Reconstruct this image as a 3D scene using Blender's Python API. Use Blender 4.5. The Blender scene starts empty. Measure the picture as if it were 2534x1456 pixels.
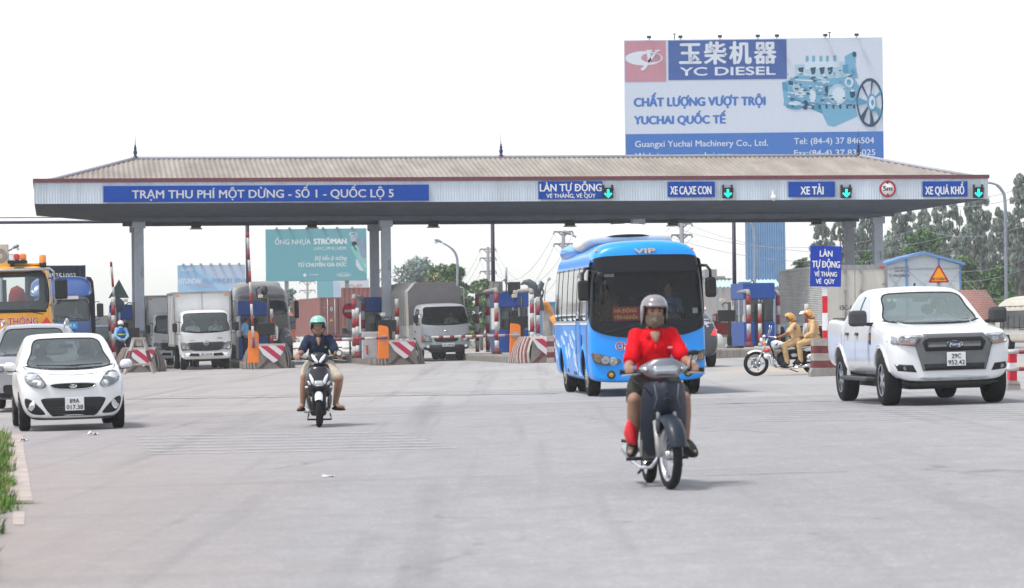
import bpy,bmesh,math,random
from math import radians as R,sin,cos,pi,sqrt,atan2
from mathutils import Vector,Matrix
from mathutils.bvhtree import BVHTree
from mathutils import noise as mnoise
from mathutils.geometry import delaunay_2d_cdt
SC=bpy.context.scene
COL=SC.collection
random.seed(7)
# -------- camera, sky, sun, exposure
F,CX,CY,TH,H=8000.0,1267.0,840.0,R(0.65),1.39
cam=bpy.data.cameras.new('camera')
cam_o=bpy.data.objects.new('camera',cam)
COL.objects.link(cam_o)
cam.sensor_width=36.0
cam.lens=F/2534.0*36.0
cam.shift_y=(CY-728.0)/2534.0
cam.clip_start,cam.clip_end=0.5,6000
cam_o.matrix_world=Matrix(((cos(TH),sin(TH),0,0),(0,0,-1,0),(-sin(TH),cos(TH),0,H),(0,0,0,1)))
cam.dof.use_dof=True
cam.dof.focus_distance=78.0
cam.dof.aperture_fstop=5.0
SC.camera=cam_o
SUN_EL,SUN_AZ=R(64),R(243)
world=bpy.data.worlds.new('World')
SC.world=world
world.use_nodes=True
wt=world.node_tree
bg=wt.nodes['Background']
sky=wt.nodes.new('ShaderNodeTexSky')
sky.sky_type='NISHITA'
sky.sun_disc=False
sky.sun_elevation,sky.sun_rotation=SUN_EL,SUN_AZ
sky.air_density,sky.dust_density,sky.ozone_density=1.0,1.0,1.0
hs=wt.nodes.new('ShaderNodeHueSaturation')
hs.inputs['Saturation'].default_value=0.30
wt.links.new(sky.outputs[0],hs.inputs['Color'])
wt.links.new(hs.outputs[0],bg.inputs[0])
bg.inputs[1].default_value=0.14
sl=bpy.data.lights.new('sun','SUN')
sl.energy,sl.angle,sl.color=1.8,R(9),(1.0,0.96,0.9)
so=bpy.data.objects.new('sun',sl)
COL.objects.link(so)
sd=Vector((sin(SUN_AZ)*cos(SUN_EL),cos(SUN_AZ)*cos(SUN_EL),sin(SUN_EL)))
so.rotation_euler=(-sd).to_track_quat('-Z','Y').to_euler()
SC.view_settings.view_transform='Standard'
SC.view_settings.look='None'
SC.view_settings.gamma=1
SC.view_settings.exposure=1.0
SC.cycles.max_bounces=8
SC.cycles.transparent_max_bounces=12
SC.cycles.volume_bounces=0
# -------- where a pixel of the photo lies in the place
def raydir(px,py):
 u,w=px-CX,CY-py
 return Vector(((u*cos(TH)+w*sin(TH))/F,1.0,(-u*sin(TH)+w*cos(TH))/F))
def P(px,py,d):
 return Vector((0,0,H))+raydir(px,py)*d
SX,SY=0.018,0.0047
def gz(x,y):
 return SX*max(-30,min(8,x))+SY*min(y,150)
def Gp(px,py):
 r=raydir(px,py)
 d=H/(SX*r.x+SY-r.z)
 p=Vector((0,0,H))+r*d
 return p
def on_ground(px,d):
 r=raydir(px,CY)
 return Vector((r.x*d,d,gz(r.x*d,d)))
 # -------- materials
def lin(c):
 c=c/255.0
 return c/12.92 if c<=0.04045 else((c+0.055)/1.055)**2.4
def S(r,g,b,k=1.0):
 return(lin(r)*k,lin(g)*k,lin(b)*k)
MATS={}
def mat(name,rgb,rough=0.5,metal=0.0,var=0.12,scale=6.0,coat=0.0,bump=0.0,bscale=40.0,spec=None,emit=None,estr=0.0,dirt=0.0,dirtcol=(0.16,0.13,0.10),dscale=2.0,stretch=(1,1,1)):
 if name in MATS:
  return MATS[name]
 m=bpy.data.materials.new(name)
 MATS[name]=m
 m.use_nodes=True
 nt=m.node_tree
 b=nt.nodes['Principled BSDF']
 b.inputs['Roughness'].default_value=rough
 b.inputs['Metallic'].default_value=metal
 if spec is None:spec=0.5 if rough<.35 else 0.30 if rough<.6 else 0.12
 b.inputs['Specular IOR Level'].default_value=spec
 b.inputs['Coat Weight'].default_value=coat
 b.inputs['Coat Roughness'].default_value=0.05
 tc=nt.nodes.new('ShaderNodeTexCoord')
 mp=nt.nodes.new('ShaderNodeMapping')
 mp.inputs['Scale'].default_value=stretch
 nt.links.new(tc.outputs['Object'],mp.inputs[0])
 n=nt.nodes.new('ShaderNodeTexNoise')
 n.inputs['Scale'].default_value=scale
 n.inputs['Detail'].default_value=6
 n.inputs['Roughness'].default_value=0.65
 nt.links.new(mp.outputs[0],n.inputs['Vector'])
 mr=nt.nodes.new('ShaderNodeMapRange')
 mr.inputs[1].default_value,mr.inputs[2].default_value=0.3,0.7
 mr.inputs[3].default_value,mr.inputs[4].default_value=1-var,1+var
 nt.links.new(n.outputs[0],mr.inputs[0])
 mx=nt.nodes.new('ShaderNodeMix')
 mx.data_type='RGBA'
 mx.blend_type='MULTIPLY'
 mx.inputs[0].default_value=1
 mx.inputs[6].default_value=(*rgb,1)
 nt.links.new(mr.outputs[0],mx.inputs[7])
 out=mx.outputs[2]
 if dirt>0:
  n2=nt.nodes.new('ShaderNodeTexNoise')
  n2 .inputs['Scale'].default_value=dscale
  n2 .inputs['Detail'].default_value=8
  n2 .inputs['Roughness'].default_value=0.7
  nt.links.new(mp.outputs[0],n2 .inputs['Vector'])
  m2=nt.nodes.new('ShaderNodeMapRange')
  m2 .inputs[1].default_value,m2 .inputs[2].default_value=0.42,0.72
  m2 .inputs[3].default_value,m2 .inputs[4].default_value=0.0,dirt
  nt.links.new(n2 .outputs[0],m2 .inputs[0])
  mx2=nt.nodes.new('ShaderNodeMix')
  mx2 .data_type='RGBA'
  nt.links.new(m2 .outputs[0],mx2 .inputs[0])
  nt.links.new(out,mx2 .inputs[6])
  mx2 .inputs[7].default_value=(*dirtcol,1)
  out=mx2 .outputs[2]
 nt.links.new(out,b.inputs['Base Color'])
 if bump>0:
  n3=nt.nodes.new('ShaderNodeTexNoise')
  n3 .inputs['Scale'].default_value=bscale
  n3 .inputs['Detail'].default_value=4
  nt.links.new(mp.outputs[0],n3 .inputs['Vector'])
  bp=nt.nodes.new('ShaderNodeBump')
  bp.inputs['Strength'].default_value=bump
  bp.inputs['Distance'].default_value=0.01
  nt.links.new(n3 .outputs[0],bp.inputs['Height'])
  nt.links.new(bp.outputs[0],b.inputs['Normal'])
 if emit:
  b.inputs['Emission Color'].default_value=(*emit,1)
  b.inputs['Emission Strength'].default_value=estr
 return m
def glass(name,tint=(0.55,0.62,0.6),ior=1.5,keep=1.0,haze=(0.3,0.34,0.34),hz=0.0,rough=0.03):
 """A pane: sees through with a tint and mirrors the sky by Fresnel; hz mixes in a pale film for dust and for painted sky sheen."""
 if name in MATS:
  return MATS[name]
 m=bpy.data.materials.new(name)
 MATS[name]=m
 m.use_nodes=True
 nt=m.node_tree
 nt.nodes.remove(nt.nodes['Principled BSDF'])
 tr=nt.nodes.new('ShaderNodeBsdfTransparent')
 tr.inputs[0].default_value=(*tint,1)
 gl=nt.nodes.new('ShaderNodeBsdfGlossy')
 gl.inputs['Roughness'].default_value=rough
 df=nt.nodes.new('ShaderNodeBsdfDiffuse')
 df.inputs[0].default_value=(*haze,1)
 m0=nt.nodes.new('ShaderNodeMixShader')
 m0 .inputs[0].default_value=hz
 nt.links.new(tr.outputs[0],m0 .inputs[1])
 nt.links.new(df.outputs[0],m0 .inputs[2])
 fr=nt.nodes.new('ShaderNodeFresnel')
 fr.inputs[0].default_value=ior
 ms=nt.nodes.new('ShaderNodeMixShader')
 nt.links.new(fr.outputs[0],ms.inputs[0])
 nt.links.new(m0 .outputs[0],ms.inputs[1])
 nt.links.new(gl.outputs[0],ms.inputs[2])
 nt.links.new(ms.outputs[0],nt.nodes['Material Output'].inputs[0])
 return m
 # -------- meshes
def orient(p0,p1):
 z=(p1-p0)
 L=z.length
 z=z/L if L>1e-9 else Vector((0,0,1))
 q=z.to_track_quat('Z','Y').to_matrix().to_4x4()
 return Matrix.Translation(p0)@q,L
V=Vector
class MB:
 """Collects shapes for ONE mesh object."""
 def __init__(s):
  s.bm=bmesh.new()
 def _mi(s,faces,mi,smooth):
  for f in faces:
   f.material_index=mi
   f.smooth=smooth
 def box(s,lo,hi,mi=0,bev=0.0,mx=None):
  b=bmesh.new()
  bmesh.ops.create_cube(b,size=1)
  lo,hi=V(lo),V(hi)
  c,d=(lo+hi)/2,hi-lo
  for v in b.verts:
   v.co=V((v.co.x*d.x,v.co.y*d.y,v.co.z*d.z))+c
  if bev>0:
   bmesh.ops.bevel(b,geom=b.edges[:],offset=min(bev,min(d)*0.45),segments=2,affect='EDGES',profile=0.5)
  s.add(b,mi,mx=mx)
  return s
 def add(s,b,mi=0,smooth=False,mx=None,keepmi=False):
  if mx is not None:
   b.transform(mx)
  me=bpy.data.meshes.new('tmp')
  if not keepmi:
   for f in b.faces:
    f.material_index=mi
    f.smooth=smooth
  b.to_mesh(me)
  b.free()
  s.bm.from_mesh(me)
  bpy.data.meshes.remove(me)
  return s
 def addmesh(s,me,mi=None,mx=None):
  b=bmesh.new()
  b.from_mesh(me)
  if mi is not None:
   for f in b.faces:f.material_index=mi
  return s.add(b,keepmi=True,mx=mx)
 def cyl(s,p0,p1,r0,r1=None,seg=14,mi=0,smooth=True,caps=True):
  p0,p1=V(p0),V(p1)
  r1=r0 if r1 is None else r1
  M,L=orient(p0,p1)
  b=bmesh.new()
  bmesh.ops.create_cone(b,cap_ends=caps,segments=seg,radius1=max(r0,1e-4),radius2=max(r1,1e-4),depth=L)
  b.transform(M@Matrix.Translation((0,0,L/2)))
  n=b.faces[:]
  for f in n:
   f.smooth=smooth and len(f.verts)==4
   f.material_index=mi
  return s.add(b,keepmi=True)
 def tube(s,pts,r,seg=10,mi=0,closed=False):
  pts=[V(p)for p in pts]
  rr=r if isinstance(r,(list,tuple))else[r]*len(pts)
  rings=[]
  n=len(pts)
  up=V((0.13,0.21,0.97)).normalized()
  for i,p in enumerate(pts):
   if closed:
    t=pts[(i+1)%n]-pts[i-1]
   else:
    t=pts[min(i+1,n-1)]-pts[max(i-1,0)]
   t=t.normalized()if t.length>1e-9 else V((0,0,1))
   a=t.cross(up)
   if a.length<0.05:a=t.cross(V((1,0,0)))
   a.normalize()
   c=t.cross(a)
   rings.append([s.bm.verts.new(p+(a*cos(2*pi*k/seg)+c*sin(2*pi*k/seg))*rr[i])for k in range(seg)])
  m=n if closed else n-1
  for i in range(m):
   A,B=rings[i],rings[(i+1)%n]
   for k in range(seg):
    try:
     f=s.bm.faces.new((A[k],A[(k+1)%seg],B[(k+1)%seg],B[k]))
     f.material_index=mi;f.smooth=True
    except ValueError:pass
  if not closed:
   for rg,rev in((rings[0],True),(rings[-1],False)):
    f=s.bm.faces.new(rg[::-1]if rev else rg)
    f.material_index=mi
  return s
 def lathe(s,prof,M=None,seg=32,mi=0,smooth=True,arc=2*pi):
  """prof: (radius, height) pairs round local Z"""
  M=M or Matrix()
  full=abs(arc-2*pi)<1e-6
  ns=seg if full else seg+1
  rings=[[s.bm.verts.new(M@V((r*cos(arc*k/seg),r*sin(arc*k/seg),h)))for k in range(ns)]for r,h in prof]
  for i in range(len(prof)-1):
   for k in range(seg):
    k2=(k+1)%ns
    q=[rings[i][k],rings[i][k2],rings[i+1][k2],rings[i+1][k]]
    try:
     f=s.bm.faces.new(q);f.material_index=mi;f.smooth=smooth
    except ValueError:pass
  return s
 def ell(s,c,r,mi=0,seg=20,M=None):
  b=bmesh.new()
  bmesh.ops.create_uvsphere(b,u_segments=seg,v_segments=max(8,seg*2//3),radius=1)
  r=(r,r,r)if not isinstance(r,(tuple,list))else r
  b.transform(Matrix.Translation(V(c))@(M or Matrix())@Matrix.Diagonal((*r,1)))
  return s.add(b,mi,smooth=True)
 def prism(s,pts,axis,a,b,mi=0,smooth=False):
  """2-D outline (u,v) pushed along axis from a to b: axis y -> (u,*,v), x -> (*,u,v), z -> (u,v,*)"""
  def at(u,v,t):
   return V((u,t,v))if axis=='y' else V((t,u,v))if axis=='x' else V((u,v,t))
  A=[s.bm.verts.new(at(u,v,a))for u,v in pts]
  B=[s.bm.verts.new(at(u,v,b))for u,v in pts]
  n=len(pts)
  fs=[s.bm.faces.new(A),s.bm.faces.new(B[::-1])]
  for i in range(n):
   f=s.bm.faces.new((A[i],B[i],B[(i+1)%n],A[(i+1)%n]))
   f.smooth=smooth
   fs.append(f)
  for f in fs:f.material_index=mi
  return s
 def quad(s,a,b,c,d,mi=0):
  f=s.bm.faces.new([s.bm.verts.new(V(p))for p in(a,b,c,d)])
  f.material_index=mi
  return s
 def grid(s,rows,mi=0,smooth=True,closed=False):
  """rows: list of equally long point rows joined to a sheet"""
  g=[[s.bm.verts.new(V(p))for p in r]for r in rows]
  for i in range(len(g)-1):
   m=len(g[i])
   for k in range(m if closed else m-1):
    f=s.bm.faces.new((g[i][k],g[i][(k+1)%m],g[i+1][(k+1)%m],g[i+1][k]))
    f.material_index=mi;f.smooth=smooth
  return g
 def hull(s,pts,sub=2,mi=0,mirror=False):
  """rounded solid: convex hull of points, subdivided smooth"""
  if mirror:
   pts=list(pts)+[(-x,y,z)for x,y,z in pts]
  b=bmesh.new()
  for p in pts:b.verts.new(V(p))
  bmesh.ops.convex_hull(b,input=b.verts)
  for v in[v for v in b.verts if not v.link_faces]:b.verts.remove(v)
  bmesh.ops.dissolve_limit(b,angle_limit=0.02,verts=b.verts,edges=b.edges)
  bmesh.ops.recalc_face_normals(b,faces=b.faces)
  me=subsurf(b,sub)
  s.addmesh(me,mi)
  bpy.data.meshes.remove(me)
  return s
 def fix(s):
  bmesh.ops.recalc_face_normals(s.bm,faces=s.bm.faces)
  return s
 def build(s,name,mats,parent=None,fix=True,loc=None,rot=None):
  if fix:s.fix()
  me=bpy.data.meshes.new(name)
  s.bm.to_mesh(me)
  s.bm.free()
  return mesh_obj(name,me,mats,parent,loc,rot)
def mesh_obj(name,me,mats,parent=None,loc=None,rot=None):
 me.name=name
 for m in(mats if isinstance(mats,(list,tuple))else[mats]):
  me.materials.append(m)
 o=bpy.data.objects.new(name,me)
 COL.objects.link(o)
 if parent:o.parent=parent
 if loc is not None:o.location=loc
 if rot is not None:o.rotation_euler=rot
 return o
def evaluated(me,mods):
 """mesh with modifiers applied; frees the helper"""
 o=bpy.data.objects.new('tmp',me)
 COL.objects.link(o)
 for t,kw in mods:
  m=o.modifiers.new('m',t)
  for k,v in kw.items():setattr(m,k,v)
 dg=bpy.context.evaluated_depsgraph_get()
 dg.update()
 out=bpy.data.meshes.new_from_object(o.evaluated_get(dg),depsgraph=dg)
 bpy.data.objects.remove(o)
 return out
def subsurf(b,lv,crease=None):
 me=bpy.data.meshes.new('tmp')
 for f in b.faces:f.smooth=True
 b.to_mesh(me)
 b.free()
 out=evaluated(me,[('SUBSURF',dict(levels=lv,render_levels=lv))])
 bpy.data.meshes.remove(me)
 return out
def capsules(caps,voxel=0.012,smooth=6):
 """ONE continuous surface round tapered limbs: caps = (p0, r0, p1, r1) ; an ellipsoid is (centre, (rx,ry,rz), Matrix)"""
 mb=MB()
 for c in caps:
  if len(c)==4:
   p0,r0,p1,r1=c
   p0,p1=V(p0),V(p1)
   M,L=orient(p0,p1)
   prof=[(max(1e-4,r0*cos(t)),r0*sin(t))for t in[(-pi/2+pi/2*i/5)for i in range(6)]]
   prof+=[(max(1e-4,r1*cos(t)),L+r1*sin(t))for t in[(pi/2*i/5)for i in range(6)]]
   mb.lathe(prof,M,seg=14)
  else:
   mb.ell(c[0],tuple(c[1]),M=c[2],seg=18)
 bmesh.ops.remove_doubles(mb.bm,verts=mb.bm.verts,dist=2e-4)
 bmesh.ops.holes_fill(mb.bm,edges=mb.bm.edges)
 mb.fix()
 me=bpy.data.meshes.new('tmp')
 mb.bm.to_mesh(me)
 mb.bm.free()
 out=evaluated(me,[('REMESH',dict(mode='VOXEL',voxel_size=voxel,use_smooth_shade=True)),('SMOOTH',dict(factor=0.5,iterations=smooth))])
 bpy.data.meshes.remove(me)
 for p in out.polygons:p.use_smooth=True
 return out
def creases(me,amp=.009,f=11.0,seed=0.0):
 """folds in cloth: ridged noise along the normals"""
 nm=[v.normal.copy()for v in me.vertices]
 for v,nn in zip(me.vertices,nm):
  p=v.co*f+V((seed,seed*1.7,0))
  p.z*=.7
  n=1-abs(mnoise.noise(p))*2.4
  n2=mnoise.noise(p*.5)
  v.co+=nn*amp*(n*.7+n2)
 return me
def bvh_of(me):
 b=bmesh.new()
 b.from_mesh(me)
 t=BVHTree.FromBMesh(b)
 b.free()
 return t
def rrect(cx,cz,w,h,r=0.02,n=4):
 r=min(r,w/2-1e-4,h/2-1e-4)
 o=[]
 for(sx,sz,a0)in((1,1,0),(-1,1,pi/2),(-1,-1,pi),(1,-1,1.5*pi)):
  for i in range(n+1):
   a=a0+pi/2*i/n
   o.append((cx+sx*(w/2-r)+r*cos(a),cz+sz*(h/2-r)+r*sin(a)))
 return o
def oval(cx,cz,rx,rz,n=28):
 return[(cx+rx*cos(2*pi*i/n),cz+rz*sin(2*pi*i/n))for i in range(n)]
def spline(pts,n=5,closed=True):
 o=[]
 m=len(pts)
 for i in range(m if closed else m-1):
  p0=pts[(i-1)%m]if closed or i>0 else pts[0]
  p1,p2=pts[i],pts[(i+1)%m]
  p3=pts[(i+2)%m]if closed or i+2<m else pts[-1]
  for k in range(n):
   t=k/n
   o.append(tuple(0.5*(2*b+(c-a)*t+(2*a-5*b+4*c-d)*t*t+(3*b-a-3*c+d)*t**3)for a,b,c,d in zip(p0,p1,p2,p3)))
 if not closed:o.append(tuple(pts[-1]))
 return o
def mir(pts):
 return[(-p[0],)+tuple(p[1:])for p in pts]
def dense(out,step):
 o=[]
 for i,p in enumerate(out):
  q=out[(i+1)%len(out)]
  L=math.hypot(q[0]-p[0],q[1]-p[1])
  k=max(1,int(L/step))
  for j in range(k):
   o.append((p[0]+(q[0]-p[0])*j/k,p[1]+(q[1]-p[1])*j/k))
 return o
def decal(mb,bvh,out,axis='y',side=-1,off=0.004,step=0.05,mi=0,thick=0.006,far=20.0):
 """a panel that follows the body: outline (u,z) cast onto the body along the axis and stood off by off"""
 out=dense(out,step)
 us=[p[0]for p in out];zs=[p[1]for p in out]
 pts=[V(p)for p in out]
 ed=[(i,(i+1)%len(out))for i in range(len(out))]
 inner=[]
 x=min(us)+step*0.7
 while x<max(us):
  z=min(zs)+step*0.7
  while z<max(zs):
   inner.append(V((x,z)))
   z+=step
  x+=step
 def inside(p):
  c=False
  for i in range(len(out)):
   a,b=out[i-1],out[i]
   if(a[1]>p[1])!=(b[1]>p[1])and p[0]<(b[0]-a[0])*(p[1]-a[1])/(b[1]-a[1])+a[0]:
    c=not c
  return c
 inner=[p for p in inner if inside(p)]
 vs,es,fs,_,_,_=delaunay_2d_cdt(pts+inner,ed,[],1,1e-5)
 d=V((0,-side,0))if axis=='y' else V((-side,0,0))if axis=='x' else V((0,0,-side))
 hit,miss={},[]
 for i,p in enumerate(vs):
  o=V((p.x,side*far,p.y))if axis=='y' else V((side*far,p.x,p.y))if axis=='x' else V((p.x,p.y,side*far))
  h=bvh.ray_cast(o,d)
  if h[0]is None:miss.append((i,o))
  else:hit[i]=h[0]
 for i,o in miss:
  if not hit:return
  j=min(hit,key=lambda k:(vs[k]-vs[i]).length)
  q=o.copy()
  if axis=='y':q.y=hit[j].y
  elif axis=='x':q.x=hit[j].x
  else:q.z=hit[j].z
  hit[i]=q
 top=[mb.bm.verts.new(hit[i]-d*off)for i in range(len(vs))]
 for f in fs:
  try:
   nf=mb.bm.faces.new([top[i]for i in f])
   nf.material_index=mi;nf.smooth=True
  except ValueError:pass
 if thick:
  cnt={}
  for f in fs:
   for k in range(len(f)):
    e=tuple(sorted((f[k],f[(k+1)%len(f)])))
    cnt[e]=cnt.get(e,0)+1
  low={}
  for(a,b),c in cnt.items():
   if c==1:
    for i in(a,b):
     if i not in low:low[i]=mb.bm.verts.new(hit[i]-d*(off-thick-off))
    nf=mb.bm.faces.new((top[a],top[b],low[b],low[a]))
    nf.material_index=mi
    # -------- lettering (the built-in font, made into meshes)
HORN={'Ơ':'O','Ớ':'Ó','Ờ':'Ò','Ở':'Ỏ','Ợ':'Ọ','ơ':'o','ờ':'ò','ở':'ỏ'}
def _txt(body,size,spacing):
 c=bpy.data.curves.new('tmp','FONT')
 c.body,c.size,c.space_character=body,size,spacing
 c.resolution_u=4
 o=bpy.data.objects.new('tmp',c)
 COL.objects.link(o)
 dg=bpy.context.evaluated_depsgraph_get()
 dg.update()
 me=bpy.data.meshes.new_from_object(o.evaluated_get(dg),depsgraph=dg)
 bpy.data.objects.remove(o)
 bpy.data.curves.remove(c)
 return me
def _xmax(body,spacing):
 me=_txt(body,1,spacing)
 x=max((v.co.x for v in me.vertices),default=0)
 bpy.data.meshes.remove(me)
 return x
def text(mb,body,box,M=None,mi=0,bold=0.0,italic=0.0,spacing=1.0,caps_only=True,fit=True,layers=None,z0=0.0):
 """write body so that its letters (without accents) fill box=(x0,y0,x1,y1) of the local XY plane; M puts that plane in place"""
 plain=''.join(HORN.get(ch,ch).replace('Đ','D')for ch in body)
 me=_txt(plain,1,spacing)
 vs=[v.co.copy()for v in me.vertices]
 fs=[tuple(p.vertices)for p in me.polygons]
 bpy.data.meshes.remove(me)
 if not vs:return
 extra=[]
 for i,ch in enumerate(body):
  if ch in HORN or ch=='Đ':
   a=_xmax(plain[:i]+'.',spacing)if i else 0.05
   b=_xmax(plain[:i+1],spacing)
   if ch=='Đ':
    a0=b-0.60
    extra.append([(a0+0.0,0.33),(a0+0.30,0.33),(a0+0.30,0.41),(a0+0.0,0.41)])
   else:
    t=0.72 if ch.isupper()else 0.52
    extra.append([(b-0.12,t-0.10),(b+0.02,t+0.02),(b+0.06,t+0.16),(b-0.01,t+0.16),(b-0.03,t+0.06),(b-0.14,t-0.02)])
 caph=0.72
 x0,y0,x1,y1=box
 xa,xb=min(v.x for v in vs),max(v.x for v in vs)
 sy=(y1-y0)/caph
 sx=(x1-x0)/(xb-xa)if fit else sy
 M=M or Matrix()
 offs=[(0,0)]
 if bold:offs=[(-bold,0),(bold,0),(0,-bold*0.6),(0,bold*0.6),(0,0)]
 hgt=y1-y0
 for k,(ox,oy)in enumerate(offs):
  zz=z0+k*0.0006*max(1.0,hgt)
  def put(x,y):
   X=x0+(x-xa)*sx+ox*hgt
   Y=y0+y*sy+oy*hgt
   return M@V((X+italic*(Y-y0),Y,zz))
  bv=[mb.bm.verts.new(put(v.x,v.y))for v in vs]
  for f in fs:
   try:
    nf=mb.bm.faces.new([bv[i]for i in f]);nf.material_index=mi
   except ValueError:pass
  for e in extra:
   zz=z0+(k+0.4)*0.0006*max(1.0,hgt)
   nf=mb.bm.faces.new([mb.bm.verts.new(put(x,y))for x,y in e])
   nf.material_index=mi
def face_front(loc):
 """plane whose X is right, Y is up and whose front looks to -Y (at the camera)"""
 return Matrix.Translation(V(loc))@Matrix.Rotation(pi/2,4,'X')
def glyphs(name,mb,mats,parent):
 return mb.build(name,mats,parent,fix=False)
 # -------- things
def thing(name,label,cat,loc=(0,0,0),rotz=0.0,group=None,scale=1.0,roll=0.0):
 o=bpy.data.objects.new(name,None)
 COL.objects.link(o)
 o.empty_display_size=0.2
 o.location=loc
 o.rotation_euler=(0,roll,rotz)
 o.scale=(scale,scale,scale)
 o['label']=label
 o['category']=cat
 if group:o['group']=group
 return o
def tag(o,label,cat,group=None):
 o['label']=label
 o['category']=cat
 if group:o['group']=group
 return o
def struct(o,kind='structure'):
 o['kind']=kind
 return o
KIDS={}
def dup(root,loc=None,rotz=None,label=None):
 """a copy of a thing, its parts and their sub-parts"""
 kids={}
 for o in COL.objects:
  if o.parent:kids.setdefault(o.parent.name,[]).append(o)
 def cp(o,par):
  c=o.copy()
  COL.objects.link(c)
  c.parent=par
  for k in kids.get(o.name,[]):cp(k,c)
  return c
 r=cp(root,None)
 if loc is not None:r.location=loc
 if rotz is not None:r.rotation_euler[2]=rotz
 if label:r['label']=label
 return r
 # -------- shared materials
M_={}
WHITE=mat('white_paint',(0.72,0.72,0.71),0.55,var=0.08,dirt=0.35,dirtcol=(0.30,0.26,0.22),dscale=3)
RED=mat('red_paint',(0.25,0.02,0.03),0.55,var=0.15,dirt=0.25,dirtcol=(0.15,0.08,0.07),dscale=3)
STEEL=mat('grey_steel',(0.30,0.32,0.34),0.5,metal=0.3,var=0.15)
DARK=mat('dark_metal',(0.025,0.026,0.03),0.5,var=0.2)
BLACK=mat('black_plastic',(0.012,0.012,0.013),0.45,var=0.2)
RUBBER=mat('tyre_rubber',(0.018,0.018,0.019),0.85,var=0.25,scale=20)
CHROME=mat('chrome',(0.7,0.7,0.72),0.12,metal=1.0,var=0.05)
ALU=mat('alloy',(0.55,0.56,0.58),0.3,metal=0.9,var=0.1)
SIGNBLUE=mat('sign_blue',(0.003,0.056,0.33),0.5,var=0.06,spec=.1)
LETTER=mat('letter_white',(0.75,0.75,0.75),0.5,var=0.04)
LETTERGREY=mat('letter_grey',(0.55,0.56,0.58),0.5,var=0.06)
CONC=mat('concrete',(0.30,0.28,0.26),0.9,var=0.25,scale=4,dirt=0.6,dirtcol=(0.10,0.085,0.075),dscale=2.5,bump=0.3)
INSIDE=mat('dark_interior',(0.03,0.032,0.035),0.8,var=0.2)
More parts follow.
